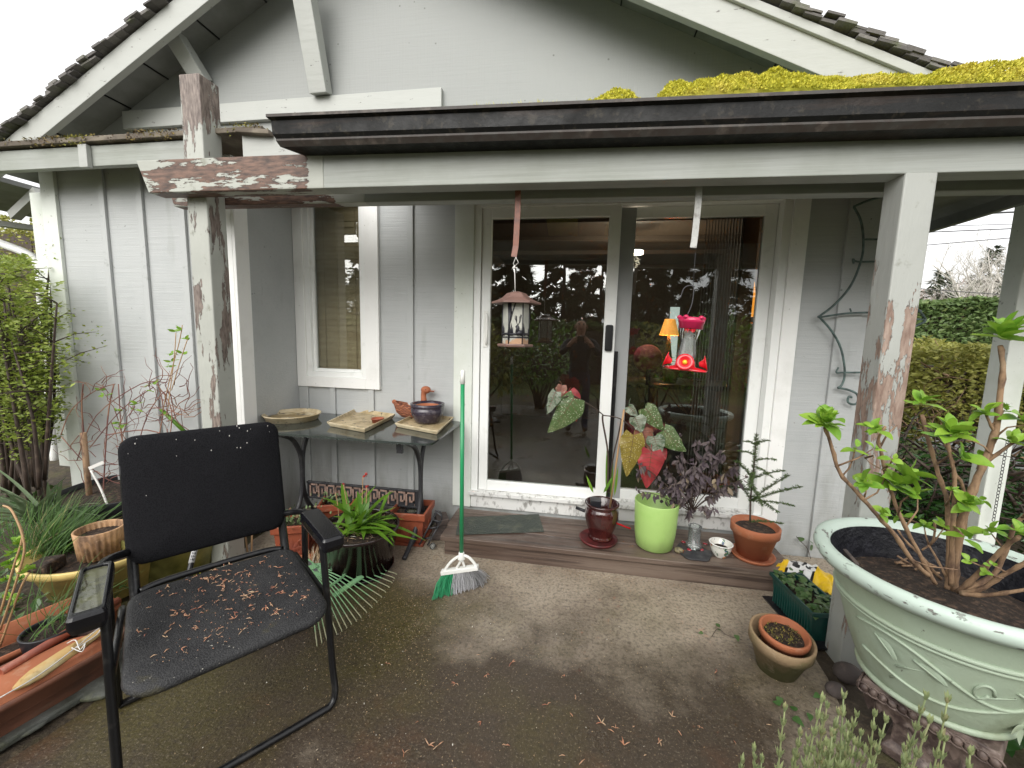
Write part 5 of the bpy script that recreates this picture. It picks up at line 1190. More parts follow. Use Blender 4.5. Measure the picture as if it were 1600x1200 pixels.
for (deg, z, dr, L) in [(200, .215, -.6, .075), (213, .15, .5, .07), (222, .20, -.4, .075), (236, .195, 2.6, .08), (252, .165, .4, .08), (268, .21, -.5, .07), (283, .135, .3, .07), (208, .09, .7, .06), (300, .17, .2, .06)]:
    a = rad(deg); p = on(a, z, .003); n_ = V((cos(a), sin(a), -.2)); tg = V((-sin(a), cos(a), 0)); d = tg * cos(dr) + V((0, 0, 1)) * sin(dr)
    b.leaf(p, d, n_, L, L * .42, 8, .05, -.45); b.tube([p - d * .01, p + d * L * .9], [.0035, .001], 5)
a = rad(289); c0 = on(a, .075, .006); tg = V((-sin(a), cos(a), 0)); n_ = V((cos(a), sin(a), -.2))
for k in range(6): an = k * pi / 3 + .3; b.leaf(c0, tg * cos(an) + V((0, 0, 1)) * sin(an), n_, .06, .026, 6, .0, -.5)
b.ball(c0, .012, 12)
b.tube([on(rad(252) + .09 * cos(t_) * (1 - t_ / 12), .185 + .035 * sin(t_) * (1 - t_ / 12), .002) for t_ in [i * .4 for i in range(16)]], .004, 6)
b.build('vine_relief', 'mint', pm)
q = PC + V((cos(rad(170)) * .27, sin(rad(170)) * .27, PH - .14)); b = MB(); b.obox(q + V((0.02, 0, .05)), ((.2, 1, 0), (1, -.2, .25), (-.25, 0, 1)), (.05, .006, .075)); tag(rehome(b.build('slate_tag', 'brick', bev=.003)), 'dark slate plate stuck upright inside the mint planter rim', 'slate plate')
# carved stand
pa = gz(1345, 1060, .262); pb = gz(1568, 1186, .262); e1 = (pb - pa).normalized(); e2 = V((-e1.y, e1.x, 0)); Ls = (pb - pa).length
cen = (pa + pb) / 2 + e2 * Ls / 2
stn = thing('carved_stand', 'carved brown square stand with beaded edge under the mint planter', 'stand', (cen.x, cen.y, 0))
b = MB()
def sq(h, z): return [cen * 1 + e1 * (sx * h) + e2 * (sy * h) + V((0, 0, z - cen.z)) for sx, sy in ((-1, -1), (1, -1), (1, 1), (-1, 1))]
hS = Ls / 2
lev = [(hS * .62, 0), (hS * .62, .03), (hS * .5, .05), (hS * .48, .14), (hS * .60, .18), (hS * .86, .215), (hS * .98, .235), (hS, .25), (hS * .97, .268), (hS * .1, .269)]
vs = sum([sq(h, z) for h, z in lev], []); b.add(vs, [(i * 4 + j, i * 4 + (j + 1) % 4, (i + 1) * 4 + (j + 1) % 4, (i + 1) * 4 + j) for i in range(len(lev) - 1) for j in range(4)] + [(3, 2, 1, 0)]); b.build('block', 'carved', stn, bev=.004)
b = MB()
for sx, (ea, eb) in ((0, (e1, e2)), (1, (e2, e1))):
    for k in range(13):
        t_ = -1 + 2 * (k + .5) / 13
        base = cen + ea * (t_ * hS) - eb * (hS * 1.0); base.z = .238
        b.ball(base, .0125, 10, (1, 1, 1.2)); b.tube([base + V((0, 0, .0)) + ea * (.019 * cos(x_)) + V((0, 0, .017 * sin(x_))) - eb * .003 for x_ in [i * .5 for i in range(12)]], .0035, 5)
        leafp = cen + ea * (t_ * hS * .93) - eb * (hS * .86); leafp.z = .215; b.leaf(leafp + V((0, 0, -.0)), V((0, 0, -1)) - eb * -.55, -eb, .07, .04, 6, -.3, -.4)
b.build('carving', 'carved', stn)
# hydrangea
HY = 1.44; sb = gz(1490, 920, PC.z + PH - .11)
hd_ = thing('hydrangea', 'budding hydrangea with bare brown canes and lime leaf clusters in mint planter', 'plant', sb)
b = MB()
def cane(L, r0, r1, y0=1.45, y1=1.45, first=None):
    pts = [gy(x, y, y0 + (y1 - y0) * i / (len(L) - 1)) for i, (x, y) in enumerate(L)]
    if first is not None: pts[0] = first
    P = smooth(pts, 4); n_ = len(P); rad_ = [.82 * (r0 + (r1 - r0) * i / (n_ - 1)) for i in range(n_)]
    for i in range(3, n_, 4): rad_[i] *= 1.28
    P = [p + V((U(-.0012, .0012), 0, 0)) for p in P]
    b.tube(P, rad_, 7); return P[-1]
s0 = sb
HL = []
e = cane([(1452, 900), (1425, 875), (1400, 838), (1372, 806), (1340, 770), (1312, 738), (1300, 700), (1289, 668)], .0085, .0055, 1.40, 1.30); HL.append((e, 24, .062, (0, -.2, 1)))
e = cane([(1318, 742), (1330, 725), (1336, 702)], .003, .002, 1.33, 1.30); HL.append((e, 5, .03, (.3, -.2, 1)))
e = cane([(1462, 912), (1440, 872), (1406, 805), (1385, 745), (1376, 704), (1372, 686), (1384, 666)], .0075, .004, 1.42, 1.36); HL.append((gy(1366, 672, 1.36), 8, .045, (-.2, -.2, 1)))
HL.append((gy(1394, 760, 1.36), 15, .062, (.2, -.3, .9))); HL.append((gy(1412, 745, 1.34), 9, .066, (.7, -.3, .5))); HL.append((gy(1352, 755, 1.34), 9, .045, (-.5, -.3, .6))); HL.append((gy(1378, 802, 1.36), 6, .035, (.1, -.4, .4)))
e = cane([(1480, 920), (1482, 885), (1481, 790), (1466, 740), (1452, 693), (1440, 648)], .009, .006, 1.46, 1.50); HL.append((gy(1440, 632, 1.5), 11, .05, (0, -.1, 1))); 
e = cane([(1486, 915), (1487, 865), (1492, 770), (1490, 735), (1481, 692)], .009, .005, 1.44, 1.40); HL.append((e + V((0, 0, .02)), 18, .068, (0, -.2, 1)))
e = cane([(1492, 740), (1502, 755), (1510, 785)], .005, .006, 1.42, 1.44)
e = cane([(1490, 922), (1492, 880), (1506, 805), (1524, 755), (1540, 716), (1556, 670), (1561, 630), (1567, 580), (1563, 540)], .0145, .007, 1.46, 1.42); HL.append((gy(1566, 530, 1.42), 24, .07, (.1, -.1, 1)))
e = cane([(1543, 721), (1565, 705), (1590, 686)], .006, .005, 1.44, 1.40); HL.append((gy(1577, 690, 1.40), 8, .045, (.3, -.2, .9)))
e = cane([(1556, 680), (1546, 660), (1540, 645)], .005, .004, 1.44, 1.42); HL.append((e, 8, .045, (-.3, -.2, .9))); HL.append((gy(1594, 660, 1.42), 9, .05, (.3, -.2, 1)))
HL.append((gy(1510, 790, 1.40), 12, .048, (-.2, -.4, .9))); HL.append((gy(1500, 716, 1.4), 7, .052, (.3, -.5, .7))); HL.append((gy(1508, 842, 1.38), 6, .042, (.1, -.3, .8))); HL.append((gy(1532, 782, 1.38), 4, .035, (.6, -.3, .4))); HL.append((gy(1589, 832, 1.28), 7, .045, (0, -.2, 1)))
e = cane([(1496, 925), (1520, 905), (1545, 880), (1570, 855), (1592, 838)], .010, .006, 1.42, 1.28)
cane([(1500, 925), (1530, 922), (1565, 900), (1600, 880), (1640, 850)], .008, .006, 1.40, 1.25); cane([(1500, 928), (1540, 930), (1580, 925), (1640, 915)], .008, .005, 1.38, 1.25); cane([(1496, 925), (1550, 900), (1575, 850), (1585, 820), (1610, 800)], .009, .006, 1.46, 1.36)
cane([(1470, 905), (1440, 870), (1415, 845), (1403, 828)], .006, .003, 1.50, 1.52); cane([(1440, 860), (1458, 845), (1460, 815)], .004, .004, 1.55, 1.55); cane([(1478, 900), (1462, 870), (1450, 850)], .005, .003, 1.46, 1.5)
cane([(1375, 732), (1362, 725), (1350, 713)], .002, .001, 1.38, 1.36); cane([(1378, 735), (1398, 725), (1414, 716)], .002, .001, 1.38, 1.36)
for k in range(9): q = gz(1400 + k * 9, 890 + U(-10, 6), PC.z + PH - .10); b.tube([q, q + V((U(-.06, .06), U(-.03, .03), U(.005, .03)))], .004, 5)
cv = [V(q_) for q_ in b.v[::5] if q_[2] > PC.z + PH + .02]; HS_ = []
for k in range(26):
    q_ = random.choice(cv); e = q_ + V((U(-1, 1), U(-.9, .5), U(.1, 1))).normalized() * U(.04, .12); m_ = (q_ + e) / 2 + rdir() * .012; b.tube([q_, m_, e], [.0032, .0024, .0016], 5)
    if k % 4: HS_.append((e, random.choice((3, 4, 6, 7)), U(.020, .042), (e - q_) + V((0, -.02, .05))))
b.build('canes', 'bark', hd_)
b = MB(); ov = lambda t: max(.05, sin(pi * min(1, t * .93 + .05)) ** .8)
for (p, n_, L, ax) in HL + HS_:
    ax = V(ax).normalized(); t1_ = ax.cross(V((.3, 1, .2))).normalized(); t2_ = ax.cross(t1_)
    for k in range(n_):
        an = k * 2.4 + U(-.3, .3); f_ = k / n_; el = (.15 + 1.15 * (1 - f_)) * U(.6, 1.1)
        d = ax * (1.25 - el) + (t1_ * cos(an) + t2_ * sin(an)) * el
        LL = L * 1.12 * U(.6, 1.2) * (1.05 - .5 * f_)
        b.leaf(p + ax * .012 * f_ * n_ / 10 + rdir() * .006, d + rdir() * .18, ax + rdir() * .3, LL, LL * U(.58, .78), 7, U(-.1, .6), U(.1, .5), ov, wave=U(.01, .035))
b.build('leaves', 'hydleaf', hd_)

# stones and rotted brick at the post foot
for (px, py, r, lab) in [(1328, 1068, .05, 'mossy brick stone at the foot of the right post'), (1310, 1092, .035, 'smaller mossy stone in front of the right post foot')]:
    q = gz(px, py, 0); b = MB(); b.ball((q.x, q.y + .02, r * .6), r, 14, (1.1, .9, .8)); tag(rehome(b.build('stone', 'brick')), lab, 'stone')
# old nested pots
q = (gz(1172, 1030, 0) + gz(1240, 1035, 0)) / 2; oc = V((q.x, 1.765, 0))
tl_ = Matrix.Rotation(rad(6), 3, 'X')
pot('old_pot', 'weathered mossy terracotta pot holding a smaller pot by the trough', 'plant pot', oc, .122, .075, .175, 'terra_old', rim=.008, rimh=.05, soil=.55, tilt=tl_)
t = pot('inner_clay_pot', 'smaller orange clay pot nested inside the mossy old pot', 'plant pot', oc + V((0.004, -.015, .095)), .094, .07, .105, 'terra', rim=.006, rimh=.03, soil=.72, tilt=tl_)
b = MB()
for k in range(260): a, r = U(0, 6.3), .08 * U(0, 1) ** .5; b.card(oc + V((cos(a) * r, sin(a) * r, .178 + U(-.004, .004))), rdir(.2, 1), rdir(), .012, .005)
b.build('moss', 'moss_dark', t)
# green trough with ivy
A, B_ = gz(1203, 893, .17), gz(1298, 986, .17); ax = (B_ - A).normalized(); sdv = V((-ax.y, ax.x, 0)); L = .34; wd = .17
tcn = A + ax * L / 2 + sdv * wd / 2; tcn.z = 0
tg_ = thing('green_trough', 'long dark green plastic trough of ivy below the step end', 'planter', tcn)
b = MB()
def rect(hl_, hw, z): return [tcn + ax * (sx * hl_) + sdv * (sy * hw) + V((0, 0, z)) for sx, sy in ((-1, -1), (1, -1), (1, 1), (-1, 1))]
lev = [(.140, .062, .012), (.158, .078, .15), (.170, .088, .152), (.170, .088, .172), (.160, .078, .172), (.156, .074, .13)]
vs = sum([rect(*l_) for l_ in lev], []); b.add(vs, [(i * 4 + j, i * 4 + (j + 1) % 4, (i + 1) * 4 + (j + 1) % 4, (i + 1) * 4 + j) for i in range(5) for j in range(4)] + [(3, 2, 1, 0)])
for k in range(15):
    p = tcn + ax * (-.135 + k * .019) - sdv * .0715; p.z = .082; b.obox(p, (ax, sdv, (0, 0, 1)), (.003, .006, .062))
b.build('trough', 'troughgreen', tg_, bev=.002)
b = MB(); b.add(rect(.185, .095, .0) + rect(.19, .10, .012), [(3, 2, 1, 0), (4, 5, 6, 7)] + [(j, (j + 1) % 4, 4 + (j + 1) % 4, 4 + j) for j in range(4)]); b.build('drip_tray', 'potblack', tg_)
b = MB(); b.add(rect(.156, .074, .135), [(0, 1, 2, 3)]); b.build('soil', 'soil', tg_)
ivy = thing('ivy', 'trailing ivy filling the dark green trough', 'plant', tcn + V((0, 0, .135)))
heart = lambda t: (.55 + 1.6 * t if t < .25 else .95 * (1 - (t - .25) / .75) ** .8) if 0 <= t < 1 else .03
b = MB()
for k in range(150):
    p = tcn + ax * U(-.15, .16) + sdv * U(-.075, .075) + V((0, 0, .15 + U(0, .045))); d = rdir(-.3, .5); s_ = U(.022, .042)
    b.leaf(p, d, V((0, -.3, 1)) + rdir() * .5, s_, s_ * .85, 5, .25, .12, heart)
b.build('leaves', 'ivyleaf', ivy)
iv2 = thing('ivy_runner', 'few ivy leaves running over the concrete near the old pot', 'plant', gz(1130, 985, 0)); b, st = MB(), MB()
st.tube(smooth([gz(1112, 995, .01), gz(1122, 982, .03), gz(1135, 992, .01), gz(1160, 1000, .01)]), .0015, 4)
for (px, py, s_) in [(1098, 988, .022), (1120, 978, .03), (1124, 985, .026), (1150, 992, .034), (1280, 1085, .03), (1245, 1110, .03), (1215, 1095, .035), (1220, 1100, .03), (1240, 1120, .04), (1265, 1115, .03)]: b.leaf(gz(px, py, .015), rdir(-.2, .2), (0, -.4, 1), s_, s_ * .85, 5, .2, .1, heart)
st.build('stem', 'barkdark', iv2); b.build('leaves', 'ivyleaf', iv2)
iv3 = thing('ivy_sprig', 'small ivy sprig climbing the wall foot behind the soil bag', 'plant', gy(1262, 850, W - .05)); b, st = MB(), MB()
st.tube(smooth([gy(1268, 880, W - .04), gy(1262, 858, W - .04), gy(1250, 845, W - .04), gy(1244, 838, W - .04)]), .002, 4)
for (px, py, s_) in [(1255, 845, .05), (1266, 855, .055), (1268, 848, .04), (1290, 885, .07), (1284, 880, .05)]: b.leaf(gy(px, py, W - .06), rdir(-.5, .3), (0, -1, .3), s_, s_ * .85, 5, .2, .1, heart)
st.build('stem', 'barkdark', iv3); b.build('leaves', 'ivyleaf', iv3)
# soil bag
bgp = thing('soil_bag', 'crumpled yellow black and white plastic soil bag behind green trough', 'bag', gz(1265, 905, .0)); b = MB(); vs = []
nu, nv = 26, 12; bo = gz(1212, 880, .13); be = gz(1316, 918, .13); bax = (be - bo); bsd = V((-bax.y, bax.x, 0)).normalized()
for top_ in (1, 0):
    for i in range(nu + 1):
        for j in range(nv + 1):
            t_, s_ = i / nu, j / nv; p = bo + bax * t_ + bsd * (-.09 + .20 * s_); env = (sin(pi * min(1, t_ * .98 + .01)) ** .5) * (sin(pi * min(1, s_ * .96 + .02)) ** .5)
            p.z = .10 + (.075 * env + .03 * mnoise.noise(V((t_ * 9, s_ * 5, 3))) * env + .018 * mnoise.noise(V((t_ * 22, s_ * 12, 5)))) if top_ else .02
            vs.append(p)
m1_ = (nu + 1) * (nv + 1); fs = [(i * (nv + 1) + j, (i + 1) * (nv + 1) + j, (i + 1) * (nv + 1) + j + 1, i * (nv + 1) + j + 1) for i in range(nu) for j in range(nv)]
b.add(vs, fs + [tuple(m1_ + q for q in reversed(f)) for f in fs], 0, True)
per = [(i * (nv + 1)) for i in range(nu + 1)] + [nu * (nv + 1) + j for j in range(1, nv + 1)] + [i * (nv + 1) + nv for i in range(nu - 1, -1, -1)] + [j for j in range(nv - 1, 0, -1)]
sf = [(per[k], per[(k + 1) % len(per)], m1_ + per[(k + 1) % len(per)], m1_ + per[k]) for k in range(len(per))]; b.f += [list(f) for f in sf]; b.m += [0] * len(sf); b.sm += [True] * len(sf)
for q, f in enumerate(fs):
    i, j = q // nv, q % nv; t_ = i / nu
    b.m[q] = 1 if (t_ < .16 or t_ > .60) else (2 if mnoise.noise(V((i * .35, j * .6, 9))) > .08 else 0)
b.m = b.m[:len(fs) * 2] + [0] * len(sf)
b.build('film', ['bagwhite', 'bagyellow', 'bagblack'], bgp)
# grey-lime spiky herb in the corner near the lens
hb = thing('spiky_herb', 'grey lime spiky herb in the near corner before the planter', 'plant', (.85, .82, 0)); b, st = MB(), MB()
spk = [(1178, 1172), (1190, 1190), (1226, 1112), (1250, 1150), (1284, 1098), (1292, 1106), (1318, 1092), (1310, 1118), (1338, 1120), (1366, 1120), (1384, 1128), (1345, 1150), (1420, 1170), (1446, 1092), (1480, 1098), (1452, 1130), (1516, 1178), (1300, 1150), (1325, 1140), (1270, 1178), (1412, 1175), (1476, 1160), (1160, 1192), (1335, 1165), (1285, 1130), (1305, 1135), (1320, 1155), (1290, 1165), (1240, 1180), (1262, 1160), (1352, 1175), (1308, 1175), (1430, 1185)]
for (px, py) in spk:
    y = U(.80, .95); e = gy(px, py, y); ro = V((e.x * .9 + .06 + U(-.04, .04), y + U(-.02, .05), .0)); m = ro.lerp(e, .6) + V((U(-.02, .02), 0, 0)); path = bez(ro, m, e, 14); st.tube(path, .0016, 5)
    for i in range(8 if py < 1140 else 9, 15):
        for k in range(7):
            an = k * .9 + i * 1.3; f_ = (i - 8) / 7; d = V((cos(an), sin(an), .9 + f_ * .9)); b.leaf(path[i] + V((0, 0, U(-.005, .004))), d, (0, 0, 1), (.020 - .007 * f_) * U(1.0, 1.5), .0058, 3, -.25, .1)
st.build('stems', 'lavleaf', hb); b.build('leaves', 'lavleaf', hb)
# glossy plant in the right corner
gp = thing('glossy_plant', 'glossy dark green leafy plant low beside the carved stand', 'plant', (1.6, 1.25, 0)); b = MB()
for k in range(150):
    p = V((1.42 + abs(random.gauss(0, .28)), 1.2 + random.gauss(.05, .2), U(.04, .30))); 
    if (p - V((cen.x, cen.y, p.z))).length < .27: continue
    s_ = U(.07, .13); b.leaf(p, rdir(-.3, .6), V((0, -.3, 1)) + rdir() * .4, s_, s_ * .55, 6, .4, .25)
b.build('leaves', 'darkleaf', gp)

# ================================================================== PLANTERS UNDER THE TABLE AND BEHIND THE CHAIR
bpc = V((-1.235, 2.09, 0)); 
saucer('saucer', 'dark glazed saucer under the dark brown planter of strap leaves', bpc, .20, .03, 'darkglaze')
bp = pot('dark_planter', 'wide dark brown glazed planter of strap leaves under the table', 'planter', bpc + V((0, 0, .010)), .235, .18, .27, 'darkglaze', rim=.004, rimh=.02, soil=.88, ripple=lambda a, z: .012 * sin(z * 90))
lp = thing('strap_leaf_lily', 'bright green strap leaf lily in the dark brown planter', 'plant', bpc + V((0, 0, .25))); b = MB()
stp = lambda t: (.75 + .25 * sin(pi * t)) * (1 if t < .75 else max(.04, 1 - ((t - .75) / .25) ** 1.6))
for (px, py, ln) in [(535, 758, .30), (580, 760, .26), (575, 770, .24), (615, 795, .24), (645, 840, .30), (600, 800, .22), (608, 845, .22), (530, 800, .22), (520, 790, .25), (560, 770, .2), (545, 780, .22), (590, 785, .2), (550, 800, .15), (570, 795, .16), (523, 815, .2), (600, 770, .2), (615, 810, .22), (510, 780, .2), (568, 775, .25), (590, 810, .18)]:
    e = gy(px, py, 2.12 + U(-.12, .10)); s_ = bpc + V((random.gauss(0, .045), random.gauss(0, .04), .245)); dr = (e - s_); L = dr.length * 1.08
    b.leaf(s_, dr + V((0, 0, .09)), V((0, 0, 1)), L, U(.028, .040), 9, .22, .22, stp)
for k in range(22):
    a = U(0, 2 * pi); s_ = bpc + V((random.gauss(0, .05), random.gauss(0, .05), .245)); b.leaf(s_, V((cos(a), sin(a), U(.5, 1.6))), V((0, 0, 1)), U(.18, .32), U(.024, .036), 9, U(.4, .9), .22, stp)
b.build('leaves', 'lilyleaf', lp)
b = MB()
for (L, fl) in [([(563, 830), (566, 790), (567, 744)], 1), ([(560, 835), (545, 800), (537, 757)], 1), ([(566, 830), (572, 790), (573, 762)], 0), ([(530, 820), (528, 790), (524, 770)], 0)]:
    P = [gy(x, y, 2.14) for x, y in L]; b.tube(smooth(P), .0028, 5)
b.build('flower_stalks', 'cane', lp)
b = MB()
for (px, py, r) in [(570, 742, .012), (537, 757, .009), (574, 760, .008)]:
    for k in range(7): b.leaf(gy(px, py, 2.14), rdir(), rdir(), r * 1.6, r * 1.2, 3, .5, .3)
b.build('wilted_flowers', 'flowerred', lp)
b = MB()
for k in range(160): a, r = U(0, 6.3), .19 * U(0, 1) ** .5; b.card(bpc + V((cos(a) * r, sin(a) * r, .262)), rdir(-.1, .6), rdir(), U(.02, .05), .004)
b.build('straw', 'seeds', lp, kind='stuff')
def sqpot(name, label, c, ht, hb_, h, m, rz=0, leaf=True, group=None):
    c = V(c); t = thing(name, label, 'planter', c, group); R2 = Matrix.Rotation(rz, 3, 'Z'); b = MB()
    def rg(s_, z): return [c + R2 @ V((sx * s_, sy * s_, z)) for sx, sy in ((-1, -1), (1, -1), (1, 1), (-1, 1))]
    lev = [(hb_, 0), (hb_ + .004, .015), (ht - .014, h - .055), (ht, h - .048), (ht + .002, h - .004), (ht, h), (ht - .014, h), (ht - .018, h - .05)]
    vs = sum([rg(*l_) for l_ in lev], []); b.add(vs, [(i * 4 + j, i * 4 + (j + 1) % 4, (i + 1) * 4 + (j + 1) % 4, (i + 1) * 4 + j) for i in range(len(lev) - 1) for j in range(4)] + [(3, 2, 1, 0)]); b.build('pot', m, t, bev=.004)
    b = MB()      # raised leaf scrolls on the faces
    for j in range(4):
        a, c2_ = rg((ht + hb_) / 2 - .004, h * .42)[j], rg((ht + hb_) / 2 - .004, h * .42)[(j + 1) % 4]; mid = (a + c2_) / 2; e_ = (c2_ - a).normalized(); n_ = e_.cross(V((0, 0, 1)))
        for k in range(5):
            an = pi * (k + .5) / 5; d = e_ * cos(an) + V((0, 0, 1)) * sin(an) * .9; b.leaf(mid - V((0, 0, h * .22)) + n_ * .003, d, n_, h * .42, h * .13, 5, .0, -.35)
        for s_ in (-1, 1): b.tube([mid + e_ * (s_ * (.05 + .018 * cos(q_))) + V((0, 0, .018 * sin(q_))) + n_ * .002 for q_ in [i * .5 for i in range(10)]], .0035, 5)
    b.build('leaf_relief', m, t)
    b = MB(); b.add(rg(ht - .017, h - .04), [(0, 1, 2, 3)]); b.build('soil', 'soil', t)
    return t
sp = gz(645, 855, 0)
saq = V((-1.075, 2.50, 0)); t = sqpot('square_clay_pot', 'square terracotta pot with leaf relief at the right table leg', saq + V((0, 0, .02)), .125, .095, .215, 'terra_red', rz=.08)
b = MB(); b.obox(saq + V((0, 0, .01)), ((1, .08, 0), (-.08, 1, 0), (0, 0, 1)), (.11, .11, .0095)); tag(rehome(b.build('clay_tray', 'terra_red', bev=.003)), 'flat clay tray under the square terracotta pot', 'tray')
b = MB(); b.lathe([(.05, .0), (.056, .012), (.05, .016), (.044, .012), (.044, .0)], saq + V((0.0, 0, .195)), 24); b.lathe([(.001, .002), (.045, .002)], saq + V((0, 0, .195)), 20, mi=1); tag(rehome(b.build('saucer_of_water', ['potblack', 'water'])), 'round black dish of rainwater inside the square clay pot', 'dish')
# pair of square clay pots of succulents behind the chair arm
for (c, lab, hh) in [((-1.72, 2.18, .03), 'red square clay pot of succulents on the left under table', .20), ((-1.63, 2.50, .0), 'terracotta pot of trailing succulents close to the wall', .24)]:
    t = sqpot('succulent_pot', lab, c, .115, .088, hh, 'terra_red', rz=.35, group='succulent pots under the table'); b = MB()
    for k in range(170):
        p = V(c) + V((random.gauss(0, .06), random.gauss(0, .055), hh + U(-.03, .035))); s_ = U(.016, .028); b.leaf(p, rdir(.0, 1), rdir(), s_, s_ * .6, 3, -.2, .3)
    pl_ = thing('succulents', ('clump of small succulents in the front clay pot' if hh < .22 else 'spreading succulent clump in the pot near the wall'), 'plant', V(c) + V((0, 0, hh - .03))); b.build('leaves', 'succulent', pl_)
b = MB(); b.obox((-1.72, 2.18, .014), ((.94, .34, 0), (-.34, .94, 0), (0, 0, 1)), (.13, .15, .0135)); b.bar((-1.87, 2.28, .016), (-1.60, 1.93, .016), .06, .03); tag(rehome(b.build('clay_tray', 'terra', bev=.003)), 'terracotta base tray below the red succulent pot', 'tray')
# olive pot behind the chair
oc2 = gz(272, 925, 0); oc2 = V((-2.28, 1.86, 0))
pot('olive_pot', 'large olive yellow pot half hidden behind the chair seat', 'plant pot', oc2, .235, .17, .30, 'greenyellow', rim=.012, rimh=.06, soil=.85)
dp = thing('dry_stalks', 'two pale dry stalks standing beside the left post foot', 'plant', gz(388, 880, 0)); b = MB()
for (a, c) in (((390, 885), (383, 835)), ((392, 885), (394, 832)), ((388, 890), (386, 860))): b.tube(pxp([a, c], 2.12), .006, 5)
b.build('stalks', 'cane', dp)
mp_ = thing('moss_clump', 'small bright moss clump on the ground by the left post', 'moss', gz(330, 905, 0)); b = MB()
for k in range(500): p = gz(318 + random.gauss(0, 16), 912 + random.gauss(0, 5), .01); b.card(p, rdir(.3, 1), rdir(), .02, .008)
b.build('tufts', 'moss', mp_)
gf = thing('grass_tuft', 'pale dry grass tuft between chair leg and dark planter', 'grass tuft', gz(493, 880, 0)); b = MB()
for k in range(60): p = gz(492 + U(-8, 8), 885, .0); b.leaf(p, V((U(-.4, .4), U(-.4, .2), 1)), (0, -1, 0), U(.06, .14), .004, 4, .3, .1)
b.build('blades', 'seeds', gf)

# ================================================================== LEFT BED
# big yellow planter
yc = V((-2.46, 1.66, 0)); 
yp = pot('yellow_planter', 'wide yellow plastic planter bowl with soil and grass', 'planter', yc + V((0, 0, .02)), .31, .21, .245, 'yellowpot', rim=.028, rimh=.035, soil=.82, th=.012)
gt = thing('chive_clump', 'lush green grassy chive clump in the yellow planter', 'plant', yc + V((-.12, .10, .22))); b = MB()
for k in range(420):
    p = gz(66, 866, .24) + V((-.03 + random.gauss(0, .06), .05 + random.gauss(0, .05), -.02)); b.leaf(p, V((random.gauss(0, .5), random.gauss(0, .45), 1)), (0, -1, .2), U(.14, .34), .0042, 5, U(.1, .7), .1, stp)
b.build('blades', 'grassblade', gt)
b = MB(); qq = gz(72, 884, .25); b.obox(qq, ((1, .3, .1), (-.3, 1, 0), (0, 0, 1)), (.05, .05, .03)); tag(rehome(b.build('soil_clod', 'soil', bev=.01)), 'dark square soil clod lying in the yellow planter', 'soil clod')
rb_ = gz(143, 874, .24) + V((-.02, .06, 0)); rb_.z = .235; 
pot('ribbed_pot', 'small ribbed tan clay pot sunk in the yellow planter', 'plant pot', rb_, .098, .085, .145, 'ribbed', rim=.0, soil=.75, n=208, ripple=lambda a, z: (.05 * cos(26 * a) if z < .115 else .035) if z < .14 else .02)
# terracotta trough with small black pot of grass
def trough(name, label, a, c, wd, h, m, z0=0, rnd=.5, rim=.012, th=.01, flo=.45, nn=8):
    a, c = V(a), V(c); d = (c - a).normalized(); s_ = V((-d.y, d.x, 0)); L = (c - a).length; mid = (a + c) / 2; mid.z = z0
    t = thing(name, label, 'planter', mid); b = MB()
    def loop(f, z, sh=0):
        hw = wd / 2 * f - sh; hl_ = L / 2 - wd / 2 * (1 - f) - sh; out = []; rr2 = min(hw, hl_) * rnd
        for cx, cy, a0 in ((hl_ - rr2, hw - rr2, 0), (-hl_ + rr2, hw - rr2, 90), (-hl_ + rr2, -hw + rr2, 180), (hl_ - rr2, -hw + rr2, 270)):
            for i in range(nn + 1): q_ = rad(a0 + 90 * i / nn); out.append(mid + d * (cx + rr2 * cos(q_)) + s_ * (cy + rr2 * sin(q_)) + V((0, 0, z)))
        return out
    lev = [loop(.75, 0), loop(.86, h * .45), loop(.90, h * .47), loop(.92, h - rim * 2), loop(1.0, h - rim * 2 + .002), loop(1.0, h), loop(1.0, h, th), loop(.88, h * flo)]
    k = len(lev[0]); vs = sum(lev, []); b.add(vs, [(i * k + j, i * k + (j + 1) % k, (i + 1) * k + (j + 1) % k, (i + 1) * k + j) for i in range(len(lev) - 1) for j in range(k)], 0, True)
    b.add(lev[0], [list(range(k - 1, -1, -1))]); b.build('trough', m, t)
    b = MB(); b.add(loop(.88, h * flo + .001), [list(range(k))]); b.build('soil', 'soil', t)
    return t, mid, d, s_
ta_, tm, td, ts = trough('terracotta_trough', 'long terracotta trough holding a small black pot of grass', (-2.30, .80, 0), (-2.12, 1.42, 0), .26, .165, 'terra', rnd=.15)
bk = gz(95, 995, .19); bk = gz(78, 982, .2); bk.z = .075
pot('nursery_pot', 'small black nursery pot of thin grass inside terracotta trough', 'plant pot', bk, .085, .065, .13, 'potblack', soil=.85)
gs = thing('thin_grass', 'sparse thin grass growing in the small black pot', 'plant', bk + V((0, 0, .11))); b = MB()
for k in range(34): b.leaf(bk + V((random.gauss(0, .03), random.gauss(0, .03), .11)), V((random.gauss(0, .6), random.gauss(0, .5), 1)), (0, -1, .2), U(.10, .30), .004, 6, U(.2, .9), .1, stp)
b.build('blades', 'grassblade', gs)
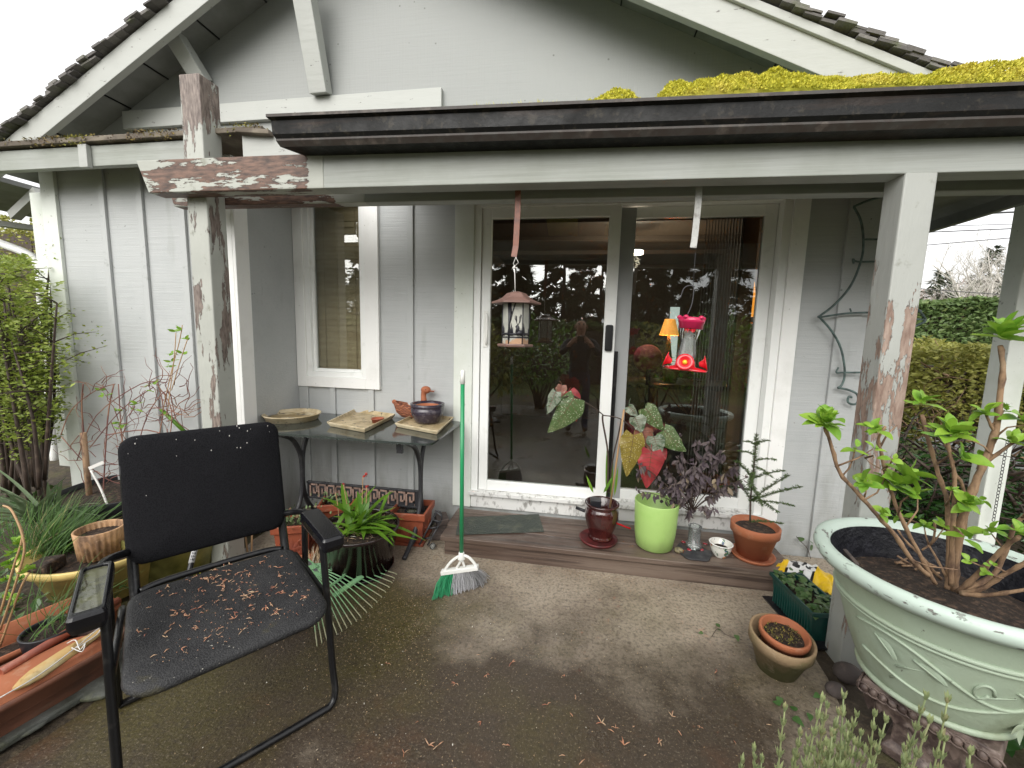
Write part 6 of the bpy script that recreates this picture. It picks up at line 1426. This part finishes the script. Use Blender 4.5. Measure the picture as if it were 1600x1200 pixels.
# brown trough nearest the lens with upturned saucer, tan scoop and string
bt_, bm_, bdv, bsv = trough('brown_trough', 'long brown plastic trough with rounded ends in the lower corner', (-2.03, .56, 0), (-1.88, 1.29, 0), .25, .125, 'terra_brown', rnd=.95, z0=.03)
b = MB(); b.obox(bm_ + V((0, 0, -.015)), (bdv, bsv, (0, 0, 1)), (.40, .13, .014)); tag(rehome(b.build('slate_slab', 'stone', bev=.008)), 'flat wet slate slab under the brown trough', 'stone slab')
cA = bm_ + bsv * -.035 + V((0, 0, .105)); b = MB(); 
def lid(c, hl_, hw, h, rnd=.9, name='terra'):
    lv = []
    for f, z in ((1, 0), (1, .012), (.94, .014), (.86, h * .8), (.80, h), (.3, h + .003)):
        out = []; rr2 = hw * f * rnd
        for cx, cy, a0 in ((hl_ * f - rr2, hw * f - rr2, 0), (-hl_ * f + rr2, hw * f - rr2, 90), (-hl_ * f + rr2, -hw * f + rr2, 180), (hl_ * f - rr2, -hw * f + rr2, 270)):
            for i in range(9): q_ = rad(a0 + 90 * i / 8); out.append(c + bdv * (cx + rr2 * cos(q_)) + bsv * (cy + rr2 * sin(q_)) + V((0, 0, z)))
        lv.append(out)
    k = len(lv[0]); vs = sum(lv, []); b.add(vs, [(i * k + j, i * k + (j + 1) % k, (i + 1) * k + (j + 1) % k, (i + 1) * k + j) for i in range(len(lv) - 1) for j in range(k)] + [[len(vs) - k + j for j in range(k)]], 0, True)
lid(cA, .33, .085, .045); tag(rehome(b.build('long_clay_saucer', 'terra')), 'long terracotta saucer upside down in the brown trough', 'saucer')
b = MB(); p0, p1 = gz(22, 1075, .19), gz(166, 978, .205); dv_ = (p1 - p0).normalized(); b.leaf(p0, dv_, V((.5, -.3, 1)), (p1 - p0).length, .05, 10, .03, -.05, prof=lambda t: .25 + .75 * min(1, t / .15) if t < .55 else (1 - .55 * ((t - .55) / .45))); o = b.build('tan_scoop', 'tanwood'); sm_ = o.modifiers.new('solid', 'SOLIDIFY'); sm_.thickness = .012; tag(rehome(o), 'mouldy tan wooden scoop tied with string on the upturned saucer', 'scoop')
b = MB(); b.tube(smooth([gz(0, 1090, .205), gz(60, 1055, .21), gz(118, 1012, .22), gz(150, 985, .225), gz(158, 981, .225), gz(150, 993, .22), gz(120, 1012, .22)]), .0022, 5); b.tube(smooth([gz(105, 1005, .22), gz(118, 1000, .235), gz(125, 1015, .22), gz(133, 1005, .235), gz(128, 1018, .215), gz(112, 1012, .225)]), .0018, 5); tag(rehome(b.build('string', 'string')), 'knotted white string tied round the tan scoop', 'string')
b = MB(); b.tube([gz(0, 1052, .185), gz(120, 980, .185), gz(185, 938, .185)], [.016, .017, .016], 12); tag(rehome(b.build('clay_rod', 'terra_red')), 'long rolled terracotta rod lying along the trough edge', 'rod')
for (px, py, r, sq_, lab) in [(25, 1130, .10, (1.2, .9, .22), 'large flat grey slate stone at the patio edge, lower corner'), (150, 1075, .085, (1.3, .8, .3), 'dark wet rounded stone beside the left front chair leg')]:
    q = gz(px, py, 0); b = MB(); b.ball((q.x, q.y, .012), r, 18, sq_); o = b.build('stone', 'stone'); tag(rehome(o), lab, 'stone')
# yellow-green budding twig at the far left
tw = thing('budding_twig', 'tan stems with lime buds rising at the left picture edge', 'plant', gz(10, 1040, .1)); b, lf = MB(), MB()
for L in ([(0, 985), (28, 900), (38, 850), (20, 800), (5, 790)], [(0, 1010), (32, 920), (46, 895)], [(0, 960), (20, 890), (35, 840), (28, 815)]): b.tube(smooth(pxp(L, 1.10, 1.16)), .0036, 6)
for (px, py) in [(30, 850), (20, 862), (26, 885), (14, 880), (10, 905), (32, 905), (44, 890), (14, 935), (30, 935), (25, 845), (38, 870)]:
    for k in range(6): lf.leaf(gy(px, py, 1.14), rdir(-.2, .8), rdir(), U(.02, .034), .017, 4, .3, .3, ov)
b.build('stems', 'cane', tw); lf.build('leaves', 'hydleaf', tw)
# dark tub with bare twiggy climber on stakes
tb2 = V((-2.95, 2.12, 0)); pot('black_tub', 'big black plastic tub of bare twigs against the grey wall', 'planter', tb2, .33, .27, .36, 'potblack', soil=.9)
cl = thing('bare_climber', 'tangle of bare reddish climber twigs before the grey battens', 'plant', tb2 + V((0, 0, .33))); b, lf = MB(), MB()
random.seed(21)
for k in range(95):
    px, py = U(120, 300), U(590, 770); 
    if px > 260 and py > 670: py = U(590, 660)
    P = [gy(px, py, U(1.95, 2.2))]; a = U(0, 2 * pi)
    for i in range(5): a += U(-.8, .8); P.append(P[-1] + V((cos(a), U(-.3, .3), sin(a) * .8)) * U(.035, .07))
    b.tube(P, [.0028, .0026, .0022, .002, .0016, .001], 4)
for L, r in [([(235, 790), (245, 700), (255, 640), (245, 592)], .003), ([(160, 800), (165, 700), (170, 640), (178, 600)], .004), ([(130, 600), (128, 640), (135, 720)], .004), ([(200, 780), (190, 680), (185, 600)], .003), ([(250, 760), (262, 700), (268, 640), (245, 600)], .003), ([(120, 720), (150, 650), (220, 600), (260, 598)], .003), ([(165, 680), (230, 672), (280, 690)], .004), ([(140, 700), (190, 640), (240, 605)], .003), ([(95, 680), (112, 640), (150, 610), (180, 600)], .003), ([(96, 682), (130, 720), (170, 750), (210, 760)], .003), ([(210, 720), (230, 650), (262, 610), (275, 655), (295, 672)], .0028)]: b.tube(smooth(pxp(L, 2.02, 2.1)), r, 5)
b.build('twigs', 'redtwig', cl)
b = MB()
for L in ([(255, 640), (268, 580), (280, 535), (285, 508)], [(262, 640), (272, 560), (275, 520)], [(268, 610), (283, 560), (293, 530)]): b.tube(smooth(pxp(L, 2.05)), .0025, 5)
b.build('pale_shoots', 'cane', cl)
for (px, py) in [(158, 610), (162, 618), (238, 600), (215, 630), (212, 640), (185, 660), (192, 665), (182, 640), (270, 552), (285, 552), (268, 565), (290, 530), (275, 518), (285, 515), (262, 572), (240, 612), (188, 670)]:
    for k in range(4): lf.leaf(gy(px, py, 2.05), rdir(-.3, .6), rdir(), U(.03, .05), .016, 4, .2, .2)
lf.build('leaves', 'hydleaf', cl)
b = MB(); b.tube(pxp([(130, 676), (142, 800)], 2.02), .016, 8); tag(rehome(b.build('wooden_stake', 'bark')), 'short weathered wooden stake standing in the black tub', 'stake')
b = MB(); b.tube(pxp([(252, 640), (288, 674)], 2.08), .011, 8); tag(rehome(b.build('bamboo_cane', 'lilyleaf')), 'green bamboo cane slanting behind the chair back', 'cane')
b = MB(); b.bar(gy(139, 732, 1.98), gy(162, 722, 1.98), .02, .003, up=(0, 1, 0)); b.tube(smooth(pxp([(142, 735), (158, 765), (172, 800), (180, 818)], 1.96, 1.9)), .006, 6, mi=0); b.ball(gy(176, 815, 1.9), .02, 8); tag(rehome(b.build('plant_tag', 'string')), 'white plant tag with a pale tie above the ribbed pot', 'plant tag')
# sword leaves and shrub
sw = thing('sword_leaf_plant', 'grey green sword leaf plant at the left edge below the shrub', 'plant', (-3.0, 1.75, 0)); b = MB()
for k in range(42):
    a = U(-.5, pi + .6); c = V((-3.02 + U(-.05, .05), 1.75 + U(-.05, .05), .28)); b.leaf(c, V((cos(a) * U(.4, 1), -abs(sin(a)) * .5, U(.15, .9))), (0, 0, 1), U(.35, .55), .027, 7, .25, .25, lambda t: max(.03, (1 - t) ** .6 * (.7 + .3 * min(1, t * 5))))
b.build('leaves', 'swordleaf', sw)
shb = thing('leafy_shrub', 'yellow green small leaved shrub at the left house corner', 'shrub', (-4.0, 2.35, 0)); b, lf = MB(), MB()
random.seed(5)
for k in range(34):
    y = U(1.95, 2.6); bx, bp_ = U(5, 80), U(745, 790); txx = bx + U(-70, 30); ty_ = U(395, 560)
    P = smooth(pxp([(bx, bp_), ((bx + txx) / 2 + U(-12, 12), (bp_ + ty_) / 2), (txx, ty_)], y), 4); b.tube(P, [.014 - .0012 * i for i in range(len(P))], 5)
    for i in range(3, len(P)):
        for j in range(2):
            e = P[i] + rdir(-.2, .7) * U(.1, .3); b.tube([P[i], (P[i] + e) / 2 + V((0, 0, .02)), e], [.004, .003, .001], 4)
            for q_ in range(26):
                p = P[i].lerp(e, U(.2, 1.1)) + rdir() * U(0, .07); s_ = U(.018, .036); lf.card(p, rdir(-.4, .7), V((0, -.5, 1)) + rdir() * .6, s_, s_ * .5)
for k in range(9500):
    px, py = random.gauss(28, 38), U(400, 690); lim = 88 + 25 * sin((py - 400) / 290 * 2.6) - (40 if py < 440 else 0)
    if px > lim or (mnoise.noise(V((px * .035, py * .035, 2))) < -.12): continue
    s_ = U(.024, .046); lf.card(gy(px, py, U(1.95, 2.6)), rdir(-.4, .7), V((0, -.5, 1)) + rdir() * .6, s_, s_ * .5)
b.build('stems', 'barkdark', shb); lf.build('leaves', 'shrubleaf', shb)
ug = thing('undergrowth', 'dark low leafy ground cover under the left shrub', 'ground cover'); C.objects.unlink(ug); bpy.data.objects.remove(ug)
b = MB()
for k in range(1500):
    p = V((U(-4.4, -2.2), U(.6, 2.6), U(0, .14))); s_ = U(.03, .08); b.card(p, rdir(-.1, .8), (0, 0, 1), s_, s_ * .5)
tag(rehome(b.build('ground_cover', 'ivyleaf')), 'low dark leafy ground cover in the bed left of the patio', 'ground cover', kind='stuff')

# ================================================================== RIGHT BACKGROUND
def leafbox(name, label, cat, x0, x1, y0, y1, z0, z1, n, m, s0, s1, lump=.12, group=None, stems=None, shade_core=True):
    """clipped hedge: leaves filling a box shell with a lumpy surface"""
    t = thing(name, label, cat, ((x0 + x1) / 2, (y0 + y1) / 2, z0), group); b = MB()
    for k in range(n):
        x, y, z = U(x0, x1), U(y0, y1), U(z0, z1); q = U(0, 1)
        if q < .5: y = y0 + abs(random.gauss(0, .10))
        elif q < .78: z = z1 - abs(random.gauss(0, .08))
        elif q < .85: x = random.choice((x0, x1)) + U(-.1, .1)
        o = lump * mnoise.noise(V((x * 1.4, y * 1.4, z * 1.4))); s_ = U(s0, s1)
        b.card((x + o, y - o, z + o), rdir(-.3, .8), rdir(), s_, s_ * .55)
    b.build('foliage', m, t); b = MB()
    if shade_core: b.box(x0 + .25, x1 - .25, y0 + .25, y1 - .25, z0, z1 - .22)  # added dark solid box stands for the hedge's inner shade, not stems
    for k in range(stems or 12):
        x, y = U(x0, x1), U(y0, y1); b.tube([(x, y, z0 - .02), (x + U(-.1, .1), y, (z0 + z1) / 2), (x + U(-.3, .3), y, z1 - .1)], [.03, .02, .01], 5)
    b.build('stems', 'barkdark', t); return t
h0_, h1_ = gy(1420, 470, 8.2), gy(1430, 556, 8.2)
leafbox('clipped_hedge', 'tall dark green clipped hedge behind the golden shrub', 'hedge', 4.6, 10.5, 8.2, 9.4, -.03, h0_.z, 42000, 'hedgeleaf', .06, .12, .10, stems=20)
gg = gy(1470, 540, 4.6)
t = leafbox('golden_shrub', 'loose golden green twiggy hedge beyond the right post', 'hedge', 2.75, 5.6, 4.3, 5.5, .55, gg.z, 22000, 'hedgeyellow', .035, .065, .18, stems=30)
b = MB()
for k in range(120):
    p = V((U(2.75, 5.4), U(4.25, 4.8), U(.3, 1.2))); P = [p]; d = rdir(.1, .9)
    for i in range(5): d = (d + rdir() * .6).normalized(); P.append(P[-1] + d * U(.08, .18))
    b.tube(P, [.011, .009, .008, .006, .004, .002], 4)
b.build('twigs', 'bark', t)
t = thing('dark_bush', 'dark twiggy bush with bare black branches behind the mint planter', 'bush', (3.0, 3.5, 0)); b, lf = MB(), MB()
for k in range(150):
    p = V((U(2.1, 4.2), U(3.0, 3.9), U(.05, .6))); P = [p]; d = rdir(.0, .8)
    for i in range(6): d = (d + rdir() * .5).normalized(); P.append(P[-1] + d * U(.08, .18))
    b.tube(P, [.012, .010, .008, .006, .004, .003, .0015], 4)
for k in range(4200):
    p = V((U(2.05, 4.2), U(3.1, 4.1), U(0, .85) * U(.3, 1))); s_ = U(.04, .09); lf.card(p, rdir(-.6, .6), rdir(), s_, s_ * .4)
b.build('branches', 'barkdark', t); lf.build('leaves', 'darkleaf', t)
# chain on the far post
b = MB(); cp0 = gy(1574, 690, 2.86)
for k in range(24):
    c = cp0 + V((0, 0, -.022 * k)); b.tube([c + V((.008 * cos(q_) if k % 2 else 0, .008 * cos(q_) if not k % 2 else 0, .014 * sin(q_))) for q_ in [i * pi / 4 for i in range(8)]], .0022, 4, closed=True)
tag(rehome(b.build('rain_chain', 'iron')), 'thin dark rain chain hanging beside the far post', 'chain')
# bare trees, conifers, power lines
def branch_tree(b, p, d, L, r, lev, mx):
    n_ = 3; P = [p]
    for i in range(n_): d = (d + rdir() * .13 + V((0, 0, .04))).normalized(); P.append(P[-1] + d * L / n_)
    b.tube(P, [r, r * .85, r * .72, r * .6], 5 if lev < 3 else 3)
    if lev >= mx: return
    for k in range(random.choice((3, 4)) if lev < 3 else 3):
        q = P[random.choice((1, 2, 3))] if lev else P[random.choice((2, 3))]
        sdv = rdir(-.2, .5); nd = (d * .9 + sdv * .75).normalized(); branch_tree(b, q, nd, L * U(.6, .8), r * .52, lev + 1, mx)
def bare_tree(px, py0, py1, y, m, label, mx=5):
    a, e = gy(px, py0, y), gy(px, py1, y); a.z = -.2; t = thing('bare_tree', label, 'tree', a, 'bare trees beyond the hedge'); b = MB(); H = e.z - a.z
    branch_tree(b, a, V((U(-.05, .05), 0, 1)), H * .42, H * .017, 0, mx); b.build('branches', m, t); return t
random.seed(33)
bare_tree(1483, 540, 380, 32, 'hazebark', 'haze-paled bare tree with upright fan of twigs above hedge')
bare_tree(1548, 540, 365, 30, 'hazebark', 'wide spreading bare tree nearest the far post')
bare_tree(1585, 540, 350, 34, 'hazebark', 'tall bare tree mostly hidden by the far post')
bare_tree(1452, 540, 430, 36, 'hazytree', 'small bare tree close to the right peeling post', 4)
bare_tree(1520, 540, 420, 40, 'hazytree', 'reddish brown bare tree in the middle of the row')
bare_tree(1565, 540, 415, 42, 'hazytree', 'reddish hazy bare tree behind the spreading one')
def conifer(x, y, H, R_, label, m='conifer', n=1500, group='dark conifers', bark='treebark', gap=.12, s=1.0):
    t = thing('conifer_tree', label, 'tree', (x, y, 0), group); b = MB(); b.tube([(x, y, -.2), (x, y, H * .5), (x + U(-.1, .1), y, H)], [H * .018, H * .012, .01], 8); b.build('trunk', bark, t); b = MB()
    nb = int(26 + H * 3)
    for k in range(nb):
        f_ = (k + U(0, 1)) / nb; z = H * (gap + (1 - gap) * f_); rr3 = R_ * (1 - f_) ** .8 * U(.55, 1.1); a = k * 2.4 + U(-.4, .4); d = V((cos(a), sin(a), 0)); e = V((x, y, z)) + d * rr3 + V((0, 0, -rr3 * .25))
        for q_ in range(max(6, int(n / nb))):
            tt = U(.08, 1) ** .7; p = V((x, y, z)).lerp(e, tt) + V((0, 0, .12 * rr3 * sin(pi * tt))) + rdir() * (.10 * rr3 * tt + .04); b.card(p, d + rdir() * .8 + V((0, 0, -.35)), V((0, 0, 1)) + rdir() * .4, U(.15, .36) * s, U(.05, .11) * s)
    b.build('crown', m, t); return t
q = gy(1528, 545, 44); conifer(q.x, 44, gy(1528, 385, 44).z, 3.2, 'dark pointed conifer between the bare trees beyond the hedge', n=1600, s=2.2)
q = gy(1455, 545, 40); conifer(q.x, 40, gy(1455, 425, 40).z, 4.0, 'broad grey green conifer next to the peeling post, beyond hedge', n=1600, s=2.2)
t = thing('thicket', 'x', 'x'); bpy.data.objects.remove(t); b = MB()
for k in range(9000):
    px = U(1420, 1640); top_ = 452 + 16 * mnoise.noise(V((px * .03, 0, 1))) - (14 if px > 1500 else 0); py = U(top_, 560); y = U(46, 54); s_ = U(.3, .9); b.card(gy(px, py, y), rdir(-.2, 1), rdir(), s_, s_ * .16)
tag(rehome(b.build('far_wood', 'hazytree')), 'hazy reddish brown wood on the skyline behind the bare trees', 'wood', kind='stuff')
for k, (y0, y1, r, lab) in enumerate([(336, 331, .035, 'thick upper power line crossing the sky gap by the far post'), (338.5, 332, .02, 'thin power line just below the thick upper one'), (354, 350, .016, 'faint thin power line in the middle of the sky gap'), (363, 357, .026, 'dark power line above the bare tree tops'), (383, 371, .022, 'lowest power line sloping over the bare tree tops'), (319, 318, .014, 'third faint power line below the eave'), (315, 314, .014, 'second faint power line below the eave'), (311, 311, .012, 'topmost faint power line under the dark eave'), (452, 462, .02, 'power line low across the tree trunks')]):
    yy = 24; a, e = gy(1448, y0, yy), gy(1588, y1, yy); d = (e - a); b = MB(); b.tube([a - d * 3 + V((0, 0, .5)), a, e, e + d * 2], r, 5)
    tag(rehome(b.build('power_line', 'wire')), lab, 'power line', 'power lines over the road')
# left background: yellow shrubs and brick neighbour seen past the corner
b = MB(); q0, q1 = gy(44, 360, 9), gy(70, 560, 9); b.box(q0.x, q1.x + .8, 9, 9.4, -.1, q0.z); o = b.build('brick_wall', 'redbrick'); tag(rehome(o), 'red brick wall far behind the left house corner', 'wall')
leafbox('yellow_shrub', 'pale yellow flowering shrub behind the downspout on the left', 'shrub', -17, -9.5, 6.8, 8.0, -.02, 3.6, 12000, 'hedgeyellow', .06, .11, .35)

# ================================================================== INSIDE THE ROOM
vy = W + .19; v0, v1 = gy(1092, 500, vy).x, gy(1152, 500, vy).x
vb = thing('vertical_blind', 'dark stacked vertical blind behind the sliding glass panel', 'blind', ((v0 + v1) / 2, vy, .1))
for k in range(13):
    x = v0 + (v1 - v0) * (k + .5) / 13; b = MB(); b.obox((x, vy + .03, 1.34), ((.30, 1, 0), (1, -.30, 0), (0, 0, 1)), (.045, .0025, 1.22)); b.build('slat', 'vblind', vb)
dt = thing('indoor_table', 'dark wooden table inside the room behind the door glass', 'table', (1.0, 4.6, .1))
b = MB(); tzz = gy(1050, 600, 4.3).z; b.box(.3, 2.2, 4.25, 5.0, tzz - .05, tzz); b.build('tabletop', 'darkwood', dt, bev=.005)
for x in (.35, 2.15):
    for y in (4.3, 4.95): MB().box(x - .03, x + .03, y - .03, y + .03, .1, tzz - .051).build('leg', 'darkwood', dt)
q = gy(1047, 598, 4.45); pot('indoor_clay_pot', 'tan clay pot on the indoor table behind the glass', 'plant pot', (q.x, 4.45, tzz + .002), .085, .06, .15, 'terra_old', soil=.85)
lpz = gy(1047, 500, 4.7); lpb = gy(1047, 524, 4.7); il = thing('table_lamp', 'lit yellow shaded table lamp on the indoor table', 'lamp', (lpz.x, 4.7, tzz + .002))
b = MB(); b.lathe([(.105, lpb.z), (.055, lpz.z + .01)], (lpz.x, 4.7, 0), 28); b.build('lamp_shade', 'shade', il)
b = MB(); b.lathe([(.001, tzz + .003), (.07, tzz + .003), (.05, tzz + .03), (.018, tzz + .06), (.05, (tzz + lpb.z) / 2), (.015, lpb.z - .02), (.012, lpb.z + .02)], (lpz.x, 4.7, 0), 20); b.build('base', 'iron', il)
ld = bpy.data.lights.new('lamp_bulb', 'POINT'); ld.energy = 9; ld.color = (1, .7, .38); ld.shadow_soft_size = .03; lo = bpy.data.objects.new('lamp_bulb', ld); C.objects.link(lo); lo.location = (lpz.x, 4.7, (lpz.z + lpb.z) / 2)
q = gy(1174, 470, 4.0); ol = thing('hanging_lamp', 'lit orange glass hanging lamp behind the door frame edge', 'lamp', q)
b = MB(); b.lathe([(.012, .17), (.03, .05), (.055, -.04), (.085, -.11), (.09, -.15)], q, 24); b.build('lamp_shade', 'cone', ol); b = MB(); b.lathe([(.089, -.15), (.092, -.16), (.085, -.20)], q, 24); b.build('fringe', 'string', ol); MB().tube([q + V((0, 0, .17)), (q.x, q.y, 2.6)], .006, 6).build('cord', 'wire', ol)
q = gy(1012, 560, 4.4); cu = thing('indoor_chair', 'dusky pink upholstered chair seen dimly through the glass', 'chair', (q.x, 4.1, .1)); b = MB(); b.lathe([(.001, -.13), (.12, -.11), (.15, 0), (.12, .11), (.001, .13)], q, 24, tilt=Matrix.Rotation(rad(85), 3, 'X')); b.build('backrest', 'pinkcushion', cu); b = MB(); b.box(q.x - .2, q.x + .2, 3.9, 4.3, .5, .58); b.build('seat', 'pinkcushion', cu, bev=.02); b = MB(); b.box(q.x - .02, q.x + .02, 4.28, 4.32, .3, q.z - .1); b.build('back_post', 'darkwood', cu)
for sx in (-1, 1):
    for sy in (3.93, 4.27): MB().box(q.x + sx * .17 - .015, q.x + sx * .17 + .015, sy - .015, sy + .015, .1, .499).build('leg', 'darkwood', cu)
ip = thing('indoor_plant', 'dark leafy houseplant on the indoor table beside the lamp', 'plant', (gy(1050, 560, 4.6).x, 4.6, tzz)); b = MB()
for k in range(90): b.leaf(V((gy(1058, 560, 4.55).x + random.gauss(0, .12), 4.55 + random.gauss(0, .1), tzz + abs(random.gauss(.14, .1)))), rdir(-.3, .7), (0, 0, 1), U(.06, .12), .05, 4, .3, .2)
b.build('leaves', 'darkleaf', ip)

# ================================================================== BEHIND THE LENS (seen mirrored in the door glass)
random.seed(11)
for k, (x, y, H, R_, lab) in enumerate([(-2.3, -9, 5.2, 2.0, 'tall dark conifer mirrored left in the door glass'), (-.6, -11, 6.6, 2.2, 'tallest conifer mirrored behind the hanging feeder'), (2.6, -10, 5.2, 2.0, 'dark conifer mirrored near the door centre'), (5.8, -12, 6.4, 2.4, 'conifer mirrored in the right door panel'), (-6.5, -10, 5.8, 2.4, 'conifer mirrored in the narrow window'), (8.8, -9, 4.6, 2.0, 'shorter conifer mirrored at the right door edge'), (1.0, -13, 6.5, 2.8, 'far conifer mirrored behind the photographer'), (-4.6, -13, 6.4, 2.8, 'far conifer mirrored behind the left pane feeder'), (4.2, -13.5, 6.8, 2.8, 'far conifer mirrored behind the pink chair'), (-9.5, -12, 6.0, 2.8, 'far conifer mirrored deep in the narrow window')]):
    conifer(x, y, H, R_, lab, n=9000, group='garden conifers opposite the door', gap=.03, s=1.15)
for k, (x, y, s_, lab) in enumerate([(-1.7, -1.6, 1.0, 'broad leaved garden shrub mirrored low in the left pane'), (-.7, -2.2, 1.15, 'broad leaved shrub mirrored behind the photographer'), (1.5, -2.0, 1.1, 'broad leaved shrub mirrored in the right pane'), (2.7, -2.6, 1.3, 'largest broad leaved shrub mirrored beside the blind'), (-3.4, -3.4, 1.3, 'broad leaved shrub mirrored in the window')]):
    t = thing('garden_shrub', lab, 'shrub', (x, y, 0), 'garden shrubs opposite the door'); b = MB()
    for q_ in range(1300):
        d = rdir(-.3, 1); p = V((x, y, .65 * s_)) + V((d.x * .85, d.y * .6, d.z * .95)) * s_ * U(.4, 1); L = U(.08, .17); b.leaf(p, d + rdir() * .8, (0, 0, 1), L, L * .4, 3, .3, .2)
    b.build('leaves', 'lilyleaf' if k % 2 else 'hedgeyellow', t); b = MB()
    for q_ in range(10): b.tube([(x + U(-.1, .1), y, 0), (x + U(-.3, .3), y + U(-.2, .2), .5 * s_), (x + U(-.6, .6) * s_, y + U(-.4, .4), 1.0 * s_)], [.02, .014, .006], 5)
    b.build('stems', 'barkdark', t)

leafbox('garden_hedge', 'long dark garden hedge mirrored low across the door glass', 'hedge', -9, 9, -8, -7, -.03, 1.9, 26000, 'hedgeleaf', .10, .2, .3)
b = MB()
for k in range(9000):
    x = U(-16, 16); zt2 = 4.6 + 2.2 * mnoise.noise(V((x * .35, 3, 3))); z = zt2 * U(0, 1) ** .8; s_ = U(.25, .6); b.card((x, -17 + U(-1.5, 1.5), z), rdir(-.6, .4), rdir(), s_, s_ * .45)
tag(rehome(b.build('far_trees', 'conifer')), 'dark mass of garden trees mirrored far off in the glass', 'trees', kind='stuff')
# the photographer, mirrored in the glass: one continuous skinned body
J = dict(pel=((0, -.42, .90), .135), waist=((0, -.41, 1.05), .13), chest=((0, -.39, 1.25), .15), neck0=((0, -.37, 1.42), .075), neck=((0, -.35, 1.48), .06), head=((0, -.325, 1.56), .082), head2=((0, -.325, 1.63), .086), crown=((0, -.335, 1.69), .055))
for s, n_ in ((-1, 'l'), (1, 'r')):
    J.update({n_ + 'sh': ((s * .19, -.39, 1.38), .07), n_ + 'el': ((s * .27, -.22, 1.20), .05), n_ + 'wr': ((s * .12, -.09, 1.37), .033), n_ + 'pa': ((s * .085, -.065, 1.41), .034),
        n_ + 'hip': ((s * .095, -.42, .86), .095), n_ + 'kn': ((s * .11, -.40, .48), .065), n_ + 'an': ((s * .12, -.42, .09), .045), n_ + 'to': ((s * .13, -.28, .045), .045)})
    for k in range(4):
        J[n_ + 'f%da' % k] = ((s * .080, -.050, 1.385 + k * .019), .0095); J[n_ + 'f%db' % k] = ((s * .062, -.047, 1.388 + k * .018), .009); J[n_ + 'f%dc' % k] = ((s * .046, -.052, 1.390 + k * .017), .008)
    J[n_ + 't1'] = ((s * .072, -.075, 1.375), .012); J[n_ + 't2'] = ((s * .055, -.070, 1.36), .010)
E_ = [('pel', 'waist'), ('waist', 'chest'), ('chest', 'neck0'), ('neck0', 'neck'), ('neck', 'head'), ('head', 'head2'), ('head2', 'crown')]
for n_ in 'lr':
    E_ += [('chest', n_ + 'sh'), (n_ + 'sh', n_ + 'el'), (n_ + 'el', n_ + 'wr'), (n_ + 'wr', n_ + 'pa'), ('pel', n_ + 'hip'), (n_ + 'hip', n_ + 'kn'), (n_ + 'kn', n_ + 'an'), (n_ + 'an', n_ + 'to'), (n_ + 'pa', n_ + 't1'), (n_ + 't1', n_ + 't2')]
    for k in range(4): E_ += [(n_ + 'pa', n_ + 'f%da' % k), (n_ + 'f%da' % k, n_ + 'f%db' % k), (n_ + 'f%db' % k, n_ + 'f%dc' % k)]
nm_ = list(J); PX = .06
me = bpy.data.meshes.new('person'); me.from_pydata([(J[k][0][0] + PX, J[k][0][1], J[k][0][2]) for k in nm_], [(nm_.index(a), nm_.index(c)) for a, c in E_], [])
po = bpy.data.objects.new('person', me); C.objects.link(po)
sk = po.modifiers.new('skin', 'SKIN')
for i, k in enumerate(nm_): me.skin_vertices[0].data[i].radius = (J[k][1],) * 2; me.skin_vertices[0].data[i].use_root = (k == 'pel')
ss = po.modifiers.new('sub', 'SUBSURF'); ss.levels = ss.render_levels = 2
dg = bpy.context.evaluated_depsgraph_get(); m2 = bpy.data.meshes.new_from_object(po.evaluated_get(dg)); po.modifiers.clear(); po.data = m2
for k in ('jacket', 'skin', 'jeans', 'shoe'): m2.materials.append(MT[k])
for p in m2.polygons:
    c = p.center; p.use_smooth = True; p.material_index = 1 if (c.z > 1.46 or (c.y > -.11 and c.z > 1.3)) else (3 if c.z < .09 else (2 if c.z < .93 else 0))
tag(po, 'bald photographer in dark jacket holding a phone, mirrored in the door glass', 'person'); rehome(po)
b = MB(); b.leaf((PX, -.245, 1.64), (0, .25, -1), (0, 1, 0), .05, .03, 4, -.3, .6); o = b.build('nose', 'skin', po)
for s in (-1, 1):
    MB().ball((PX + s * .033, -.243, 1.635), .011, 10).build('eye', 'potblack', po); b = MB(); b.ball((PX + s * .088, -.33, 1.60), .03, 10, (.35, .7, 1)); b.build('ear', 'skin', po)
MB().tube([(PX - .025, -.243, 1.565), (PX, -.238, 1.562), (PX + .025, -.243, 1.565)], .005, 6).build('mouth', 'pinkcushion', po)
b = MB(); b.box(PX - .075, PX + .075, -.056, -.047, 1.385, 1.46); o = b.build('smartphone', 'phone', bev=.004); tag(rehome(o), 'dark phone held up by the mirrored photographer', 'phone')
